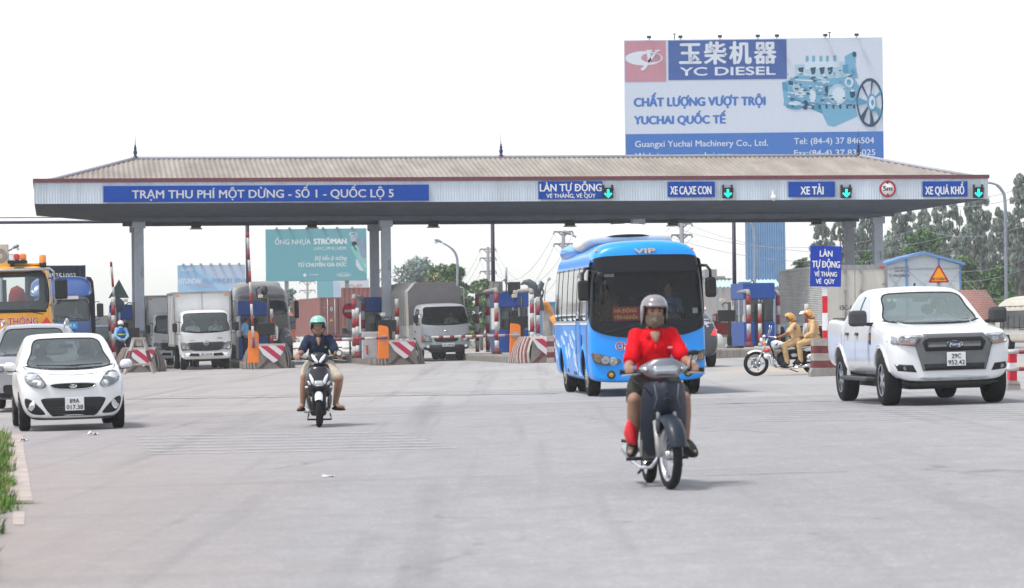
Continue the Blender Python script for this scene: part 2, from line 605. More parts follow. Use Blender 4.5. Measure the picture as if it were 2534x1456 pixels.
# -------- road and ground
def road_material():
 m=bpy.data.materials.new('asphalt')
 m.use_nodes=True
 nt=m.node_tree
 N,Lk=nt.nodes,nt.links
 b=N['Principled BSDF']
 tc=N.new('ShaderNodeTexCoord')
 sep=N.new('ShaderNodeSeparateXYZ')
 Lk.new(tc.outputs['Object'],sep.inputs[0])
 def noise(scale,stretch=(1,1,1),det=6,rough=0.6,dist=0.0):
  mp=N.new('ShaderNodeMapping');mp.inputs['Scale'].default_value=stretch
  Lk.new(tc.outputs['Object'],mp.inputs[0])
  n=N.new('ShaderNodeTexNoise');n.inputs['Scale'].default_value=scale
  n.inputs['Detail'].default_value=det;n.inputs['Roughness'].default_value=rough
  n.inputs['Distortion'].default_value=dist
  Lk.new(mp.outputs[0],n.inputs['Vector'])
  return n.outputs[0]
 def rng(v,a,b_,c=0.0,d=1.0):
  r=N.new('ShaderNodeMapRange')
  for i,x in enumerate((a,b_,c,d)):r.inputs[i+1].default_value=x
  Lk.new(v,r.inputs[0])
  return r.outputs[0]
 def math_(op,a,b_=None):
  n=N.new('ShaderNodeMath');n.operation=op
  for i,x in enumerate((a,b_)):
   if x is None:continue
   if isinstance(x,(int,float)):n.inputs[i].default_value=x
   else:Lk.new(x,n.inputs[i])
  return n.outputs[0]
 def mix(f,a,c):
  n=N.new('ShaderNodeMix');n.data_type='RGBA'
  if isinstance(f,(int,float)):n.inputs[0].default_value=f
  else:Lk.new(f,n.inputs[0])
  for i,x in((6,a),(7,c)):
   if isinstance(x,tuple):n.inputs[i].default_value=(*x,1)
   else:Lk.new(x,n.inputs[i])
  return n.outputs[2]
 x,y=sep.outputs[0],sep.outputs[1]
 col=mix(rng(noise(0.22,(1,0.35,1)),0.35,0.65),(0.232,0.229,0.238),(0.295,0.290,0.294))
 col=mix(rng(noise(45,det=3,rough=0.8),0.50,0.70,0,0.60),col,(0.09,0.09,0.095))
 col=mix(rng(noise(28,det=3,rough=0.8),0.52,0.70,0,0.65),col,(0.48,0.47,0.475))
 col=mix(rng(noise(2.6,(1,.55,1),det=8,rough=.75),.40,.62,0,.55),col,(0.205,0.202,0.212))
 col=mix(rng(noise(7.0,(1,.5,1),det=6,rough=.8),.52,.70,0,.45),col,(0.36,0.355,0.36))
 apron=rng(math_('ADD',y,math_('MULTIPLY',noise(0.15),2.0)),57.0,58.0)
 col=mix(math_('MULTIPLY',apron,0.65),col,mix(rng(noise(0.5,(1,.3,1)),.35,.65),(0.29,0.285,0.28),(0.36,0.35,0.34)))
 dust=math_('MULTIPLY',rng(math_('ADD',x,math_('MULTIPLY',noise(0.6,(1,.4,1)),3.0)),-3.2,0.6,1.0,0.0),rng(y,16,42,1.0,0.25))
 col=mix(math_('MULTIPLY',dust,0.85),col,(0.29,0.222,0.192))
 dust2=math_('MULTIPLY',rng(noise(0.10,(1,.25,1),dist=0.5),0.56,0.70),0.35)
 col=mix(dust2,col,(0.34,0.29,0.26))
 sand=math_('MULTIPLY',rng(x,4.5,7.5),rng(math_('ABSOLUTE',math_('SUBTRACT',y,84.0)),2.0,7.0,1.0,0.0))
 col=mix(math_('MULTIPLY',sand,0.55),col,(0.46,0.33,0.20))
 sm=rng(noise(0.55,(3.0,0.06,1),det=3),0.54,0.72,0,0.40)
 col=mix(sm,col,(0.12,0.12,0.125))
 sk=rng(noise(0.35,(0.16,2.4,1),det=4,dist=0.3),0.58,0.72,0,0.28)
 col=mix(sk,col,(0.15,0.148,0.15))
 w=N.new('ShaderNodeTexWave');w.wave_type='BANDS';w.bands_direction='Y'
 w.inputs['Scale'].default_value=0.16;w.inputs['Distortion'].default_value=1.2;w.inputs['Detail'].default_value=3
 w.inputs['Detail Scale'].default_value=0.3
 Lk.new(tc.outputs['Object'],w.inputs['Vector'])
 cr=math_('MULTIPLY',math_('MULTIPLY',rng(w.outputs[0],0.975,0.998),rng(noise(0.3,(0.5,1,1)),0.5,0.66)),rng(y,38,52))
 col=mix(math_('MULTIPLY',cr,0.7),col,(0.07,0.07,0.07))
 vo=N.new('ShaderNodeTexVoronoi');vo.feature='DISTANCE_TO_EDGE';vo.inputs['Scale'].default_value=0.22
 mpv=N.new('ShaderNodeMapping');mpv.inputs['Scale'].default_value=(1,0.5,1)
 nz=N.new('ShaderNodeTexNoise');nz.inputs['Scale'].default_value=1.2;nz.inputs['Detail'].default_value=5
 Lk.new(tc.outputs['Object'],nz.inputs['Vector'])
 va=N.new('ShaderNodeVectorMath');va.operation='ADD'
 Lk.new(tc.outputs['Object'],mpv.inputs[0]);Lk.new(mpv.outputs[0],va.inputs[0]);Lk.new(nz.outputs[1],va.inputs[1])
 Lk.new(va.outputs[0],vo.inputs['Vector'])
 ck=math_('MULTIPLY',rng(vo.outputs[0],0.0,0.012,1,0),rng(noise(0.2),0.5,0.62))
 col=mix(math_('MULTIPLY',ck,0.5),col,(0.08,0.08,0.08))
 dr=N.new('ShaderNodeTexVoronoi');dr.inputs['Scale'].default_value=1.1
 Lk.new(tc.outputs['Object'],dr.inputs['Vector'])
 col=mix(rng(dr.outputs[0],0.03,0.06,0.55,0.0),col,(0.05,0.05,0.05))
 Lk.new(col,b.inputs['Base Color'])
 b.inputs['Roughness'].default_value=0.82
 b.inputs['Specular IOR Level'].default_value=0.35
 bp=N.new('ShaderNodeBump');bp.inputs['Strength'].default_value=0.5;bp.inputs['Distance'].default_value=0.006
 Lk.new(noise(60,det=3,rough=0.8),bp.inputs['Height'])
 Lk.new(bp.outputs[0],b.inputs['Normal'])
 return m
def sheet(name,m,xs,ys,dz):
 mb=MB()
 mb.grid([[(x,y,gz(x,y)+dz)for x in xs]for y in ys],smooth=False)
 return struct(mb.build(name,m))
M_['asphalt']=road_material()
M_['earth']=mat('earth',(0.17,0.14,0.10),0.95,var=0.3,scale=0.5,dirt=0.6,dirtcol=(0.07,0.09,0.03),dscale=0.15)
sheet('ground',M_['earth'],(-2500,-300,-30,8,300,2500),(-20,150,400,4000),-0.05)
sheet('road',M_['asphalt'],(-16,-8,0,8,30,34),(-10,40,90,150,260),-0.0)
DZ=0.004
LINE=mat('worn_line_paint',(0.43,0.365,0.335),0.8,var=0.25,dirt=0.9,dirtcol=(0.24,0.205,0.19),dscale=3.0,bump=0.2)
def ribbon(name,m,pts,dz=DZ):
 mb=MB()
 mb.grid([[(*a,gz(*a)+dz),(*b,gz(*b)+dz)]for a,b in pts],smooth=False)
 return struct(mb.build(name,m))
def gxy(px,py):
 p=Gp(px,py)
 return(p.x,p.y)
ribbon('edge_line',LINE,[(gxy(25,y),gxy(x2,y))for y,x2 in((1076,56),(1120,60),(1180,72),(1240,80))])
ribbon('edge_line',LINE,[(gxy(32,y),gxy(x2,y))for y,x2 in((1268,62),(1300,60))])
RUMB=mat('rumble_paint',(0.50,0.50,0.51),0.8,var=0.2,dirt=0.8,dirtcol=(0.33,0.328,0.335),dscale=1.8)
for k in range(7):
 y0=1068+k*6.5
 a,b=gxy(330+8*k,y0+12+k),gxy(980+25*k,y0+3)
 d=0.045
 n=8
 ribbon('rumble_strip',RUMB,[((a[0]+(b[0]-a[0])*t/n,a[1]+(b[1]-a[1])*t/n),(a[0]+(b[0]-a[0])*t/n,a[1]+(b[1]-a[1])*t/n+d*3))for t in range(n+1)])
for k in range(6):
 y0=1012+k*5
 a,b=gxy(1960-20*k,y0+6),gxy(2530,y0)
 ribbon('rumble_strip',RUMB,[((a[0]+(b[0]-a[0])*t/8,a[1]+(b[1]-a[1])*t/8),(a[0]+(b[0]-a[0])*t/8,a[1]+(b[1]-a[1])*t/8+.12))for t in range(9)])
TAR=mat('tar',(0.035,0.035,0.036),0.6,var=0.3)
def joint(pxa,pxb,f,wd,name='tar_joint'):
 rnd=random.Random(pxa)
 n=max(6,int((pxb-pxa)/30))
 pts=[]
 for t in range(n+1):
  px=pxa+(pxb-pxa)*t/n
  a=gxy(px,f(px)+rnd.uniform(-.7,.7))
  pts.append((a,(a[0],a[1]+wd*rnd.uniform(.5,1.3))))
 ribbon(name,TAR,pts)
joint(310,1380,lambda p:989-(p-310)*0.013,0.24)
joint(420,1390,lambda p:983-(p-420)*0.013,0.10)
joint(900,1390,lambda p:974-(p-900)*0.018,0.10)
joint(850,1370,lambda p:946-(p-850)*0.012,0.10)
joint(560,1360,lambda p:925-(p-560)*0.008,0.10)
joint(1770,2060,lambda p:1000-(p-1770)*0.02,0.08)
joint(1700,2100,lambda p:1180-(p-1700)*0.03,0.03)
SEAM=mat('seam_patch',(0.31,0.305,0.302),0.85,var=0.2,dirt=0.8,dirtcol=(0.28,0.275,0.275),dscale=1.5)
if 0:ribbon('patch_seam',SEAM,[(gxy(430+(1520-430)*t/12,1246-46*t/12),gxy(430+(1520-430)*t/12,1243-46*t/12-3))for t in range(13)])
if 0:ribbon('patch_seam',SEAM,[(gxy(640+60*t/6,1170+50*t/6),gxy(650+60*t/6,1170+50*t/6))for t in range(7)])
# -------- grass on the left verge
def grass():
 rnd=random.Random(3)
 mb=MB()
 def blade(x,y,h,lean,wd,az,mi):
  z=gz(x,y)-0.06
  dx,dy=cos(az),sin(az)
  px,py=-dy*wd,dx*wd
  p=[V((x,y,z)),V((x+dx*lean*.35,y+dy*lean*.35,z+h*.6)),V((x+dx*lean,y+dy*lean,z+h*(1-.25*lean/h)))]
  w=V((px,py,0))
  a,b,c,d,e=p[0]-w,p[0]+w,p[1]+w*.8,p[1]-w*.8,p[2]
  v=[mb.bm.verts.new(q)for q in(a,b,c,d,e)]
  for f in((0,1,2,3),(3,2,4)):
   nf=mb.bm.faces.new([v[i]for i in f]);nf.material_index=mi
 for i in range(9000):
  y=rnd.uniform(18.5,46)
  e=Gp(*((12,1300)if y<24 else(20,1200)))
  edge=-1267/8000*y+(0.05 if y>25 else-0.01)+0.07*sin(y*1.7)+0.05*sin(y*4.1+1)
  if y<24.5:edge-=0.10
  x=edge-abs(rnd.gauss(0,0.35))
  h=rnd.uniform(0.06,0.22)*(1.4 if rnd.random()<.12 else 1)
  blade(x,y,h,rnd.uniform(0.02,0.13),rnd.uniform(0.004,0.011),rnd.uniform(-1.2,1.2)if rnd.random()<.7 else rnd.uniform(0,6.28),rnd.choice((0,0,0,1,2,3)))
 t=Gp(62,1247)
 for i in range(500):
  q=abs(rnd.gauss(0,.25))
  blade(t.x-.25+q,t.y+rnd.gauss(0,.06),rnd.uniform(.03,.16)*max(.3,1-q),rnd.uniform(.05,.25),.006,rnd.uniform(-.6,.6),rnd.choice((0,1,2)))
 return struct(mb.build('grass',[mat('grass_a',(0.055,0.15,0.018),.6,var=.3),mat('grass_b',(0.11,0.24,0.03),.6,var=.3),mat('grass_c',(0.16,0.20,0.06),.7,var=.3),mat('grass_dry',(0.27,0.22,0.12),.8,var=.3)],fix=False),'stuff')
grass()
mb=MB()
ys=[23+i*2.0 for i in range(14)]
mb.grid([[(-1267/8000*y-4.0,y,gz(-9,y)+.10),(-1267/8000*y-.12,y,gz(-1267/8000*y,y)+.02),(-1267/8000*y-.03,y,gz(-1267/8000*y,y)+.003)]for y in ys],smooth=False)
struct(mb.build('verge',M_['earth']))
PAPER=mat('litter_paper',(0.75,0.76,0.80),0.6,var=.1)
def litter(px,py,w,label,m=PAPER,h=.03):
 p=Gp(px,py)
 rnd=random.Random(px)
 mb=MB()
 mb.grid([[(w*(i/5-.5),.18*(j/3-.5),abs(rnd.gauss(0,h))+.004)for i in range(6)]for j in range(4)],smooth=False)
 o=mb.build('paper_scrap',m,loc=p)
 tag(o,label,'litter')
litter(230,1077,.16,'crumpled white paper scrap on the asphalt in front of the white hatchback',h=.02)
litter(58,1092,.12,'small white scrap lying on the edge line by the grass',h=.02)
litter(812,1180,.12,'flat pale paper scrap lying on the open road below the scooter',h=.006)
# -------- frame of the toll plaza: x along the canopy, y away from the camera
TA=R(8.0)
TU,TV=V((cos(TA),sin(TA),0)),V((-sin(TA),cos(TA),0))
_c=on_ground(952,133)
TO=V((_c.x,_c.y,0))
def TW(x,y,z=None):
 p=TO+TU*x+TV*y
 p.z=gz(p.x,p.y)if z is None else z
 return p
def TL(px,py,yl):
 """local (x, world z) where the sight line of a pixel meets the plane y = yl of the toll frame"""
 r=raydir(px,py)
 n=TV
 t=(n.dot(TO)+yl)/n.dot(r)
 p=V((0,0,H))+r*t
 return(p-TO).dot(TU),p.z
def tx(px,py,yl):return TL(px,py,yl)[0]
def tz(px,py,yl):return TL(px,py,yl)[1]
YF,YB=-3.5,8.4
D2=4.9
FX0,FX1=tx(85,480,YF),tx(2445,465,YF)
ZFT,ZFB=tz(1250,446,YF),tz(1250,499,YF)
ZSB=tz(1250,533.5,-0.5)
col_x=[tx(p,700,0)for p in(345,956,1580,2173)]
ROOFM=mat('roof_sheet',(0.28,0.25,0.22),0.6,var=0.22,scale=1.2,dirt=0.65,dirtcol=(0.17,0.14,0.12),dscale=0.9,stretch=(1,.25,1))
FASM=mat('fascia_sheet',(0.55,0.62,0.70),0.5,var=0.10,scale=1.2,dirt=0.45,dirtcol=(0.34,0.34,0.34),dscale=1.6,stretch=(1,1,.12))
TRIM=mat('fascia_trim_red',(0.15,0.040,0.055),0.5,var=0.15)
SOFF=mat('soffit_panel',(0.10,0.12,0.16),0.7,var=0.15,scale=1.5)
COLM=mat('column_paint',(0.40,0.44,0.50),0.6,var=0.10,dirt=.3,dirtcol=(.2,.2,.21),dscale=1.2)
canopy=thing('toll_canopy','long hip roofed toll plaza canopy with corrugated fascia and red trim','toll canopy',TW(0,0,0),TA)
def hip_roof():
 mb=MB()
 zr=tz(1250,391,2.45)
 ze=tz(1250,445,YF+.35)
 ex0,ex1,ey0,ey1=tx(118,446,YF+.35),tx(2412,434,YF+.35),YF+.35,YB-.35
 rx0,rx1,ry=tx(335,397,2.45),tx(2125,386,2.45),2.45
 pitch,amp=0.21,0.027
 n=int((ex1-ex0)/pitch)*4
 front,back=[],[]
 for side in(0,1):
  ey=ey0 if side==0 else ey1
  top,bot=[],[]
  for i in range(n+1):
   x=ex0+(ex1-ex0)*i/n
   c=amp*sin(2*pi*i/4)
   if x<rx0:t=(x-ex0)/(rx0-ex0)
   elif x>rx1:t=(ex1-x)/(ex1-rx1)
   else:t=1
   bot.append(V((x,ey,ze+c)))
   top.append(V((x,ey+(ry-ey)*t,ze+(zr-ze)*t+c)))
  mb.grid([bot,top],smooth=False)
 for xe,xr in((ex0,rx0),(ex1,rx1)):
  m=80
  bot=[V((xe,ey0+(ey1-ey0)*i/m,ze-.005))for i in range(m+1)]
  top=[]
  for i in range(m+1):
   y=ey0+(ey1-ey0)*i/m
   t=(y-ey0)/(ry-ey0)if y<ry else(ey1-y)/(ey1-ry)
   top.append(V((xe+(xr-xe)*t,y,ze+(zr-ze)*t-.005)))
  mb.grid([bot,top],smooth=False)
 mb.build('roof',ROOFM,canopy,fix=False)
 cap=MB()
 for a,b in(((rx0,ry,zr),(rx1,ry,zr)),((ex0,ey0,ze),(rx0,ry,zr)),((ex1,ey0,ze),(rx1,ry,zr)),((ex0,ey1,ze),(rx0,ry,zr)),((ex1,ey1,ze),(rx1,ry,zr))):
  cap.tube([V(a)+V((0,0,.04)),V(b)+V((0,0,.04))],.075,seg=8)
 cap.build('ridge_cap',mat('ridge_sheet',(.33,.34,.38),.5,var=.1),canopy)
 g=MB()
 g.box((ex0-.02,ey0-.10,ze-.16),(ex1+.02,ey0+.06,ze-.06))
 g.build('gutter',mat('gutter_dark',(.06,.06,.07),.6),canopy)
 FIN=mat('finial_blue',(.02,.03,.09),.4)
 for px,py in((335,397),(1240,391),(2125,386)):
  x,_=TL(px,py,ry)
  f=MB()
  f.lathe([(.001,0),(.11,0),(.10,.06),(.05,.10),(.07,.16),(.09,.24),(.055,.32),(.05,.36),(.075,.40),(.03,.46),(.05,.50),(.018,.55),(.012,.8),(.005,1.1),(.001,1.12)],Matrix.Translation((x,ry,zr+.05)),seg=14)
  f.build('finial',FIN,canopy)
hip_roof()
def fascia():
 mb=MB()
 p,amp=.11,.006
 def band(a,b):
  a,b=V(a),V(b)
  L=(b-a).length
  d=(b-a)/L
  nrm=V((d.y,-d.x,0))
  n=int(L/p)*4
  lo,hi=[],[]
  for i in range(n+1):
   s=L*i/n
   k=i%4
   q=a+d*s+nrm*(amp if k in(0,1)else-amp)
   lo.append((q.x,q.y,ZFB));hi.append((q.x,q.y,ZFT))
  mb.grid([lo,hi],smooth=False)
 band((FX0,YF,0),(FX1,YF,0));band((FX1,YF,0),(FX1,YB,0));band((FX1,YB,0),(FX0,YB,0));band((FX0,YB,0),(FX0,YF,0))
 mb.build('fascia',FASM,canopy,fix=False)
 t=MB()
 h=.135
 for a,b in(((FX0-.05,YF-.06),(FX1+.05,YF+.06)),((FX0-.05,YB-.06),(FX1+.05,YB+.06))):
  t.box((a[0],a[1],ZFT-.02),(b[0],b[1],ZFT+h))
 for x in(FX0,FX1):
  t.box((x-.055,YF+.065,ZFT-.018),(x+.055,YB-.065,ZFT+h-.002))
 t.box((FX0,YF+.08,ZFT-.05),(FX1,YB-.08,ZFT+.01),mi=1)
 t.build('fascia_trim',[TRIM,SOFF],canopy)
fascia()
mb=MB()
ix0,ix1=col_x[0]-.55,col_x[3]+.55
o4=[V((FX0+.03,YF+.03,ZFB)),V((FX1-.03,YF+.03,ZFB)),V((FX1-.03,YB-.03,ZFB)),V((FX0+.03,YB-.03,ZFB))]
i4=[V((ix0,-.55,ZSB)),V((ix1,-.55,ZSB)),V((ix1,D2+.55,ZSB)),V((ix0,D2+.55,ZSB))]
for k in range(4):
 mb.quad(o4[k],o4[(k+1)%4],i4[(k+1)%4],i4[k])
mb.quad(*i4)
for i in range(1,24):
 x=FX0+(FX1-FX0)*i/24
 if ix0+.3<x<ix1-.3:
  mb.box((x-.03,-.5,ZSB-.035),(x+.03,D2+.5,ZSB+.02),mi=0)
for y in(-.5,D2+.5):
 mb.box((ix0,y-.12,ZSB-.14),(ix1,y+.12,ZSB-.001),mi=0)
mb.build('soffit',[SOFF],canopy)
for row,y in((0,0.0),(1,D2)):
 for k,x in enumerate(col_x):
  p=TW(x,y)
  w=.19
  m=MB()
  m.box((x-w,y-w,p.z+1.55),(x+w,y+w,ZSB-.14),bev=.02)
  m.box((x-w*.62,y-w*.62,p.z),(x+w*.62,y+w*.62,p.z+1.55),mi=1)
  m.box((x-.27,y-.27,ZSB-.42),(x+.27,y+.27,ZSB-.142),bev=.03,mi=0)
  o=m.build('column',[COLM,CONC],canopy)
  if row==0:
   s=MB()
   s.box((x+.06,y-.245,p.z+3.75),(x+.14,y-.195,p.z+4.15),bev=.01)
   s.build('socket_box',STEEL,o)
   # -------- signs on the fascia
def signboard(name,label,cat,x0,z0,x1,z1,y,mats,lines,thick=.05,group=None,frame=None,bold=.035):
 """flat board in the toll plane; lines = (text, x0,z0,x1,z1 as fractions of the board, material)"""
 c=TW((x0+x1)/2,y,z0)
 t=thing(name,label,cat,c,TA,group)
 w,h=x1-x0,z1-z0
 m=MB();m.box((-w/2,-thick,0),(w/2,0,h),bev=.004);m.build('panel',mats[0],t)
 g=MB()
 for(s,a,b,c_,d)in lines:
  text(g,s,(a*w-w/2,b*h,c_*w-w/2,d*h),face_front((0,-thick-.004,0)),bold=bold)
 if lines:g.build('lettering',mats[1],t,fix=False)
 return t
def on_fascia(pxa,pya,pxb,pyb):
 x0,z1=TL(pxa,pya,YF-.06)
 x1,z0=TL(pxb,pyb,YF-.06)
 return x0,z0,x1,z1
zx=[tz(p,q,YF-.06)for p,q in((256,502),(256,462))]
signboard('station_sign','long blue sign naming the toll station on the left half of the fascia','sign',tx(256,480,YF-.06),tz(660,499,YF-.06),tx(1061,475,YF-.06),tz(660,459,YF-.06),YF-.04,(SIGNBLUE,LETTERGREY),[('TRẠM THU PHÍ MỘT DỪNG - SỐ 1 - QUỐC LỘ 5',.087,.23,.89,.74)],bold=.03)
def lane(pxa,pxb,pyt,pyb,label,lines):
 x0,x1=tx(pxa,pyb,YF-.06),tx(pxb,pyb,YF-.06)
 return signboard('lane_sign',label,'sign',x0,tz((pxa+pxb)/2,pyb,YF-.06),x1,tz((pxa+pxb)/2,pyt,YF-.06),YF-.04,(SIGNBLUE,LETTER),lines,group='lane signs along the canopy fascia',bold=.035)
lane(1333,1491,449,493,'blue lane sign with two lines of white letters, nearest the long station sign',[('LÀN TỰ ĐỘNG',.02,.44,.985,.86),('VÉ THÁNG, VÉ QÚY',.12,.07,.89,.30)])
lane(1653,1769,450,488,'blue lane sign lettered for cars, above the blue bus on the fascia',[('XE CA,XE CON',.05,.18,.92,.72)])
lane(1951,2066,450,488,'blue lane sign with a short two word legend for lorries, left of the round sign',[('XE TẢI',.26,.17,.75,.70)])
lane(2283,2394,449,487,'blue lane sign for oversize vehicles at the right end of the fascia',[('XE QUÁ KHỔ',.06,.15,.92,.68)])
GREEN=mat('green_arrow_light',(.0,.5,.35),.4,emit=(0.0,0.80,0.62),estr=1.25,var=0)
for px,lab in((1504,'green arrow signal beside the two line lane sign'),(1800,'green arrow signal beside the lane sign for cars'),(2093,'green arrow signal between the lorry lane sign and the round sign'),(2420,'green arrow signal at the far right end of the fascia')):
 x,z=TL(px,478.5-(px-1504)*.0015,YF-.1)
 t=thing('lane_signal',lab,'traffic signal',TW(x,YF-.06,z),TA,'green lane signals')
 s=.215
 m=MB();m.box((-s,-.14,-s),(s,0,s),bev=.015);m.build('housing',BLACK,t)
 for q in(-1,1):
  b=MB();b.box((q*s*.82-.03,-.12,s),(q*s*.82+.03,.02,s+.12));b.build('bracket',DARK,t)
 v=MB();v.grid([[(-s,-.14,s+.01),(-s,-.30,s+.005)],[(s,-.14,s+.01),(s,-.30,s+.005)]]);v.grid([[(-s-.001,-.14,s),(-s-.001,-.26,s*.9)],[(-s-.001,-.14,0),(-s-.001,-.18,0)]]);v.grid([[(s+.001,-.14,s),(s+.001,-.26,s*.9)],[(s+.001,-.14,0),(s+.001,-.18,0)]]);v.build('visor',BLACK,t)
 a=MB()
 a.prism([(-.045,.15),(-.045,-.06),(-.12,.015),(-.165,-.03),(0,-.19),(.165,-.03),(.12,.015),(.045,-.06),(.045,.15)],'y',-.152,-.142)
 a.build('arrow',GREEN,t)
x,z=TL(2196.5,467.5,YF-.08)
t=thing('height_limit_sign','round white height limit sign with red rim on the fascia','sign',TW(x,YF-.05,z),TA)
m=MB();m.lathe([(.001,0),(.34,0),(.34,.03),(.001,.03)],Matrix.Rotation(pi/2,4,'X'),seg=40);m.build('panel',LETTER,t)
m=MB();m.lathe([(.275,.031),(.345,.031),(.35,.045),(.275,.045),(.275,.031)],Matrix.Rotation(pi/2,4,'X'),seg=40);m.build('rim',mat('sign_red',(.36,.012,.03),.45),t)
g=MB();text(g,'5',(-.19,-.085,-.05,.115),face_front((0,-.036,0)),bold=.05);text(g,'m',(-.02,-.085,.19,.12),face_front((0,-.036,0)),bold=.05)
g.prism([(-.075,.27),(.075,.27),(0,.19)],'y',-.038,-.033);g.prism([(-.075,-.27),(.075,-.27),(0,-.19)],'y',-.038,-.033)
g.build('lettering',BLACK,t,fix=False)
x,z=TL(1914,490,YF-.2)
t=thing('security_camera','small white dome camera on the lower edge of the fascia','camera',TW(x,YF-.02,z),TA)
m=MB();m.cyl((0,-.2,.02),(0,0,.22),.025);m.box((-.05,-.04,.12),(.05,.0,.3),bev=.01);m.build('bracket',LETTER,t)
m=MB();m.lathe([(.001,-.13),(.06,-.11),(.10,-.04),(.11,.02),(.10,.09),(.05,.12),(.001,.12)],Matrix.Translation((0,-.2,0)),seg=20);m.build('dome',LETTER,t)
for px in(485,772,1072,1410,1665,2020):
 x=tx(px,548,D2-.2)
 t=thing('strip_lamp','dark box lamp under the canopy soffit','lamp',TW(x,D2-.2,ZSB-.26),TA,'box lamps under the soffit')
 m=MB();m.box((-.20,-.2,0),(.20,.2,.22),bev=.02);m.build('housing',DARK,t)
 m=MB();m.box((-.26,-.26,-.05),(.26,.26,-.002),bev=.02);m.build('diffuser',LETTERGREY,t)
 # -------- purple steel gantry behind the canopy
PUR=mat('gantry_paint',(.035,.028,.06),.5,var=.2)
yg=9.5
gx=[tx(p,700,yg)for p in(613.5,1220.5,1817.5)]
zg=tz(1250,543.5,yg)
t=thing('steel_gantry','thin dark purple steel gantry running behind the canopy','gantry',TW(0,yg,0),TA)
m=MB();m.cyl((tx(-120,556,yg),0,zg),(tx(2180,540,yg),0,zg),.065,seg=10);m.build('beam',PUR,t)
m=MB();m.cyl((tx(-120,556,yg),.3,zg+.22),(tx(2180,540,yg),.3,zg+.22),.02,seg=6);m.build('conduit',PUR,t)
for x in gx:
 b=TW(x,yg)
 m=MB();m.cyl((x,0,b.z),(x,0,zg-.066),.10,.085,seg=12);m.build('post',PUR,t)
 # -------- lane islands, crash noses, booths
KERB=mat('island_concrete',(.26,.24,.22),.9,var=.25,scale=3,dirt=.85,dirtcol=(.09,.075,.065),dscale=1.6,bump=.3,stretch=(6,6,.8))
STRIPE_R=mat('faded_maroon',(.15,.035,.04),.85,var=.3,scale=6,dirt=.45,dirtcol=(.16,.12,.11),dscale=5)
STRIPE_W=mat('faded_white',(.36,.33,.305),.85,var=.2,scale=6,dirt=.6,dirtcol=(.17,.14,.125),dscale=4)
CHEV_R=mat('chevron_red',(.42,.02,.07),.4,var=.08)
CHEV_W=mat('chevron_white',(.62,.60,.62),.4,var=.06)
def nose_dir(k):pass
def island(pxn,pyn,label,ln=22.0):
 """kerbed lane island: origin at the nose, y runs away from the camera"""
 p=Gp(pxn,pyn)
 t=thing('toll_island',label,'island',p,TA,'raised lane islands')
 m=MB()
 w,h=.95,.26
 m.box((-w,1.0,-.25),(w,ln,h),bev=.05)
 m.build('kerb',KERB,t)
 return t,p
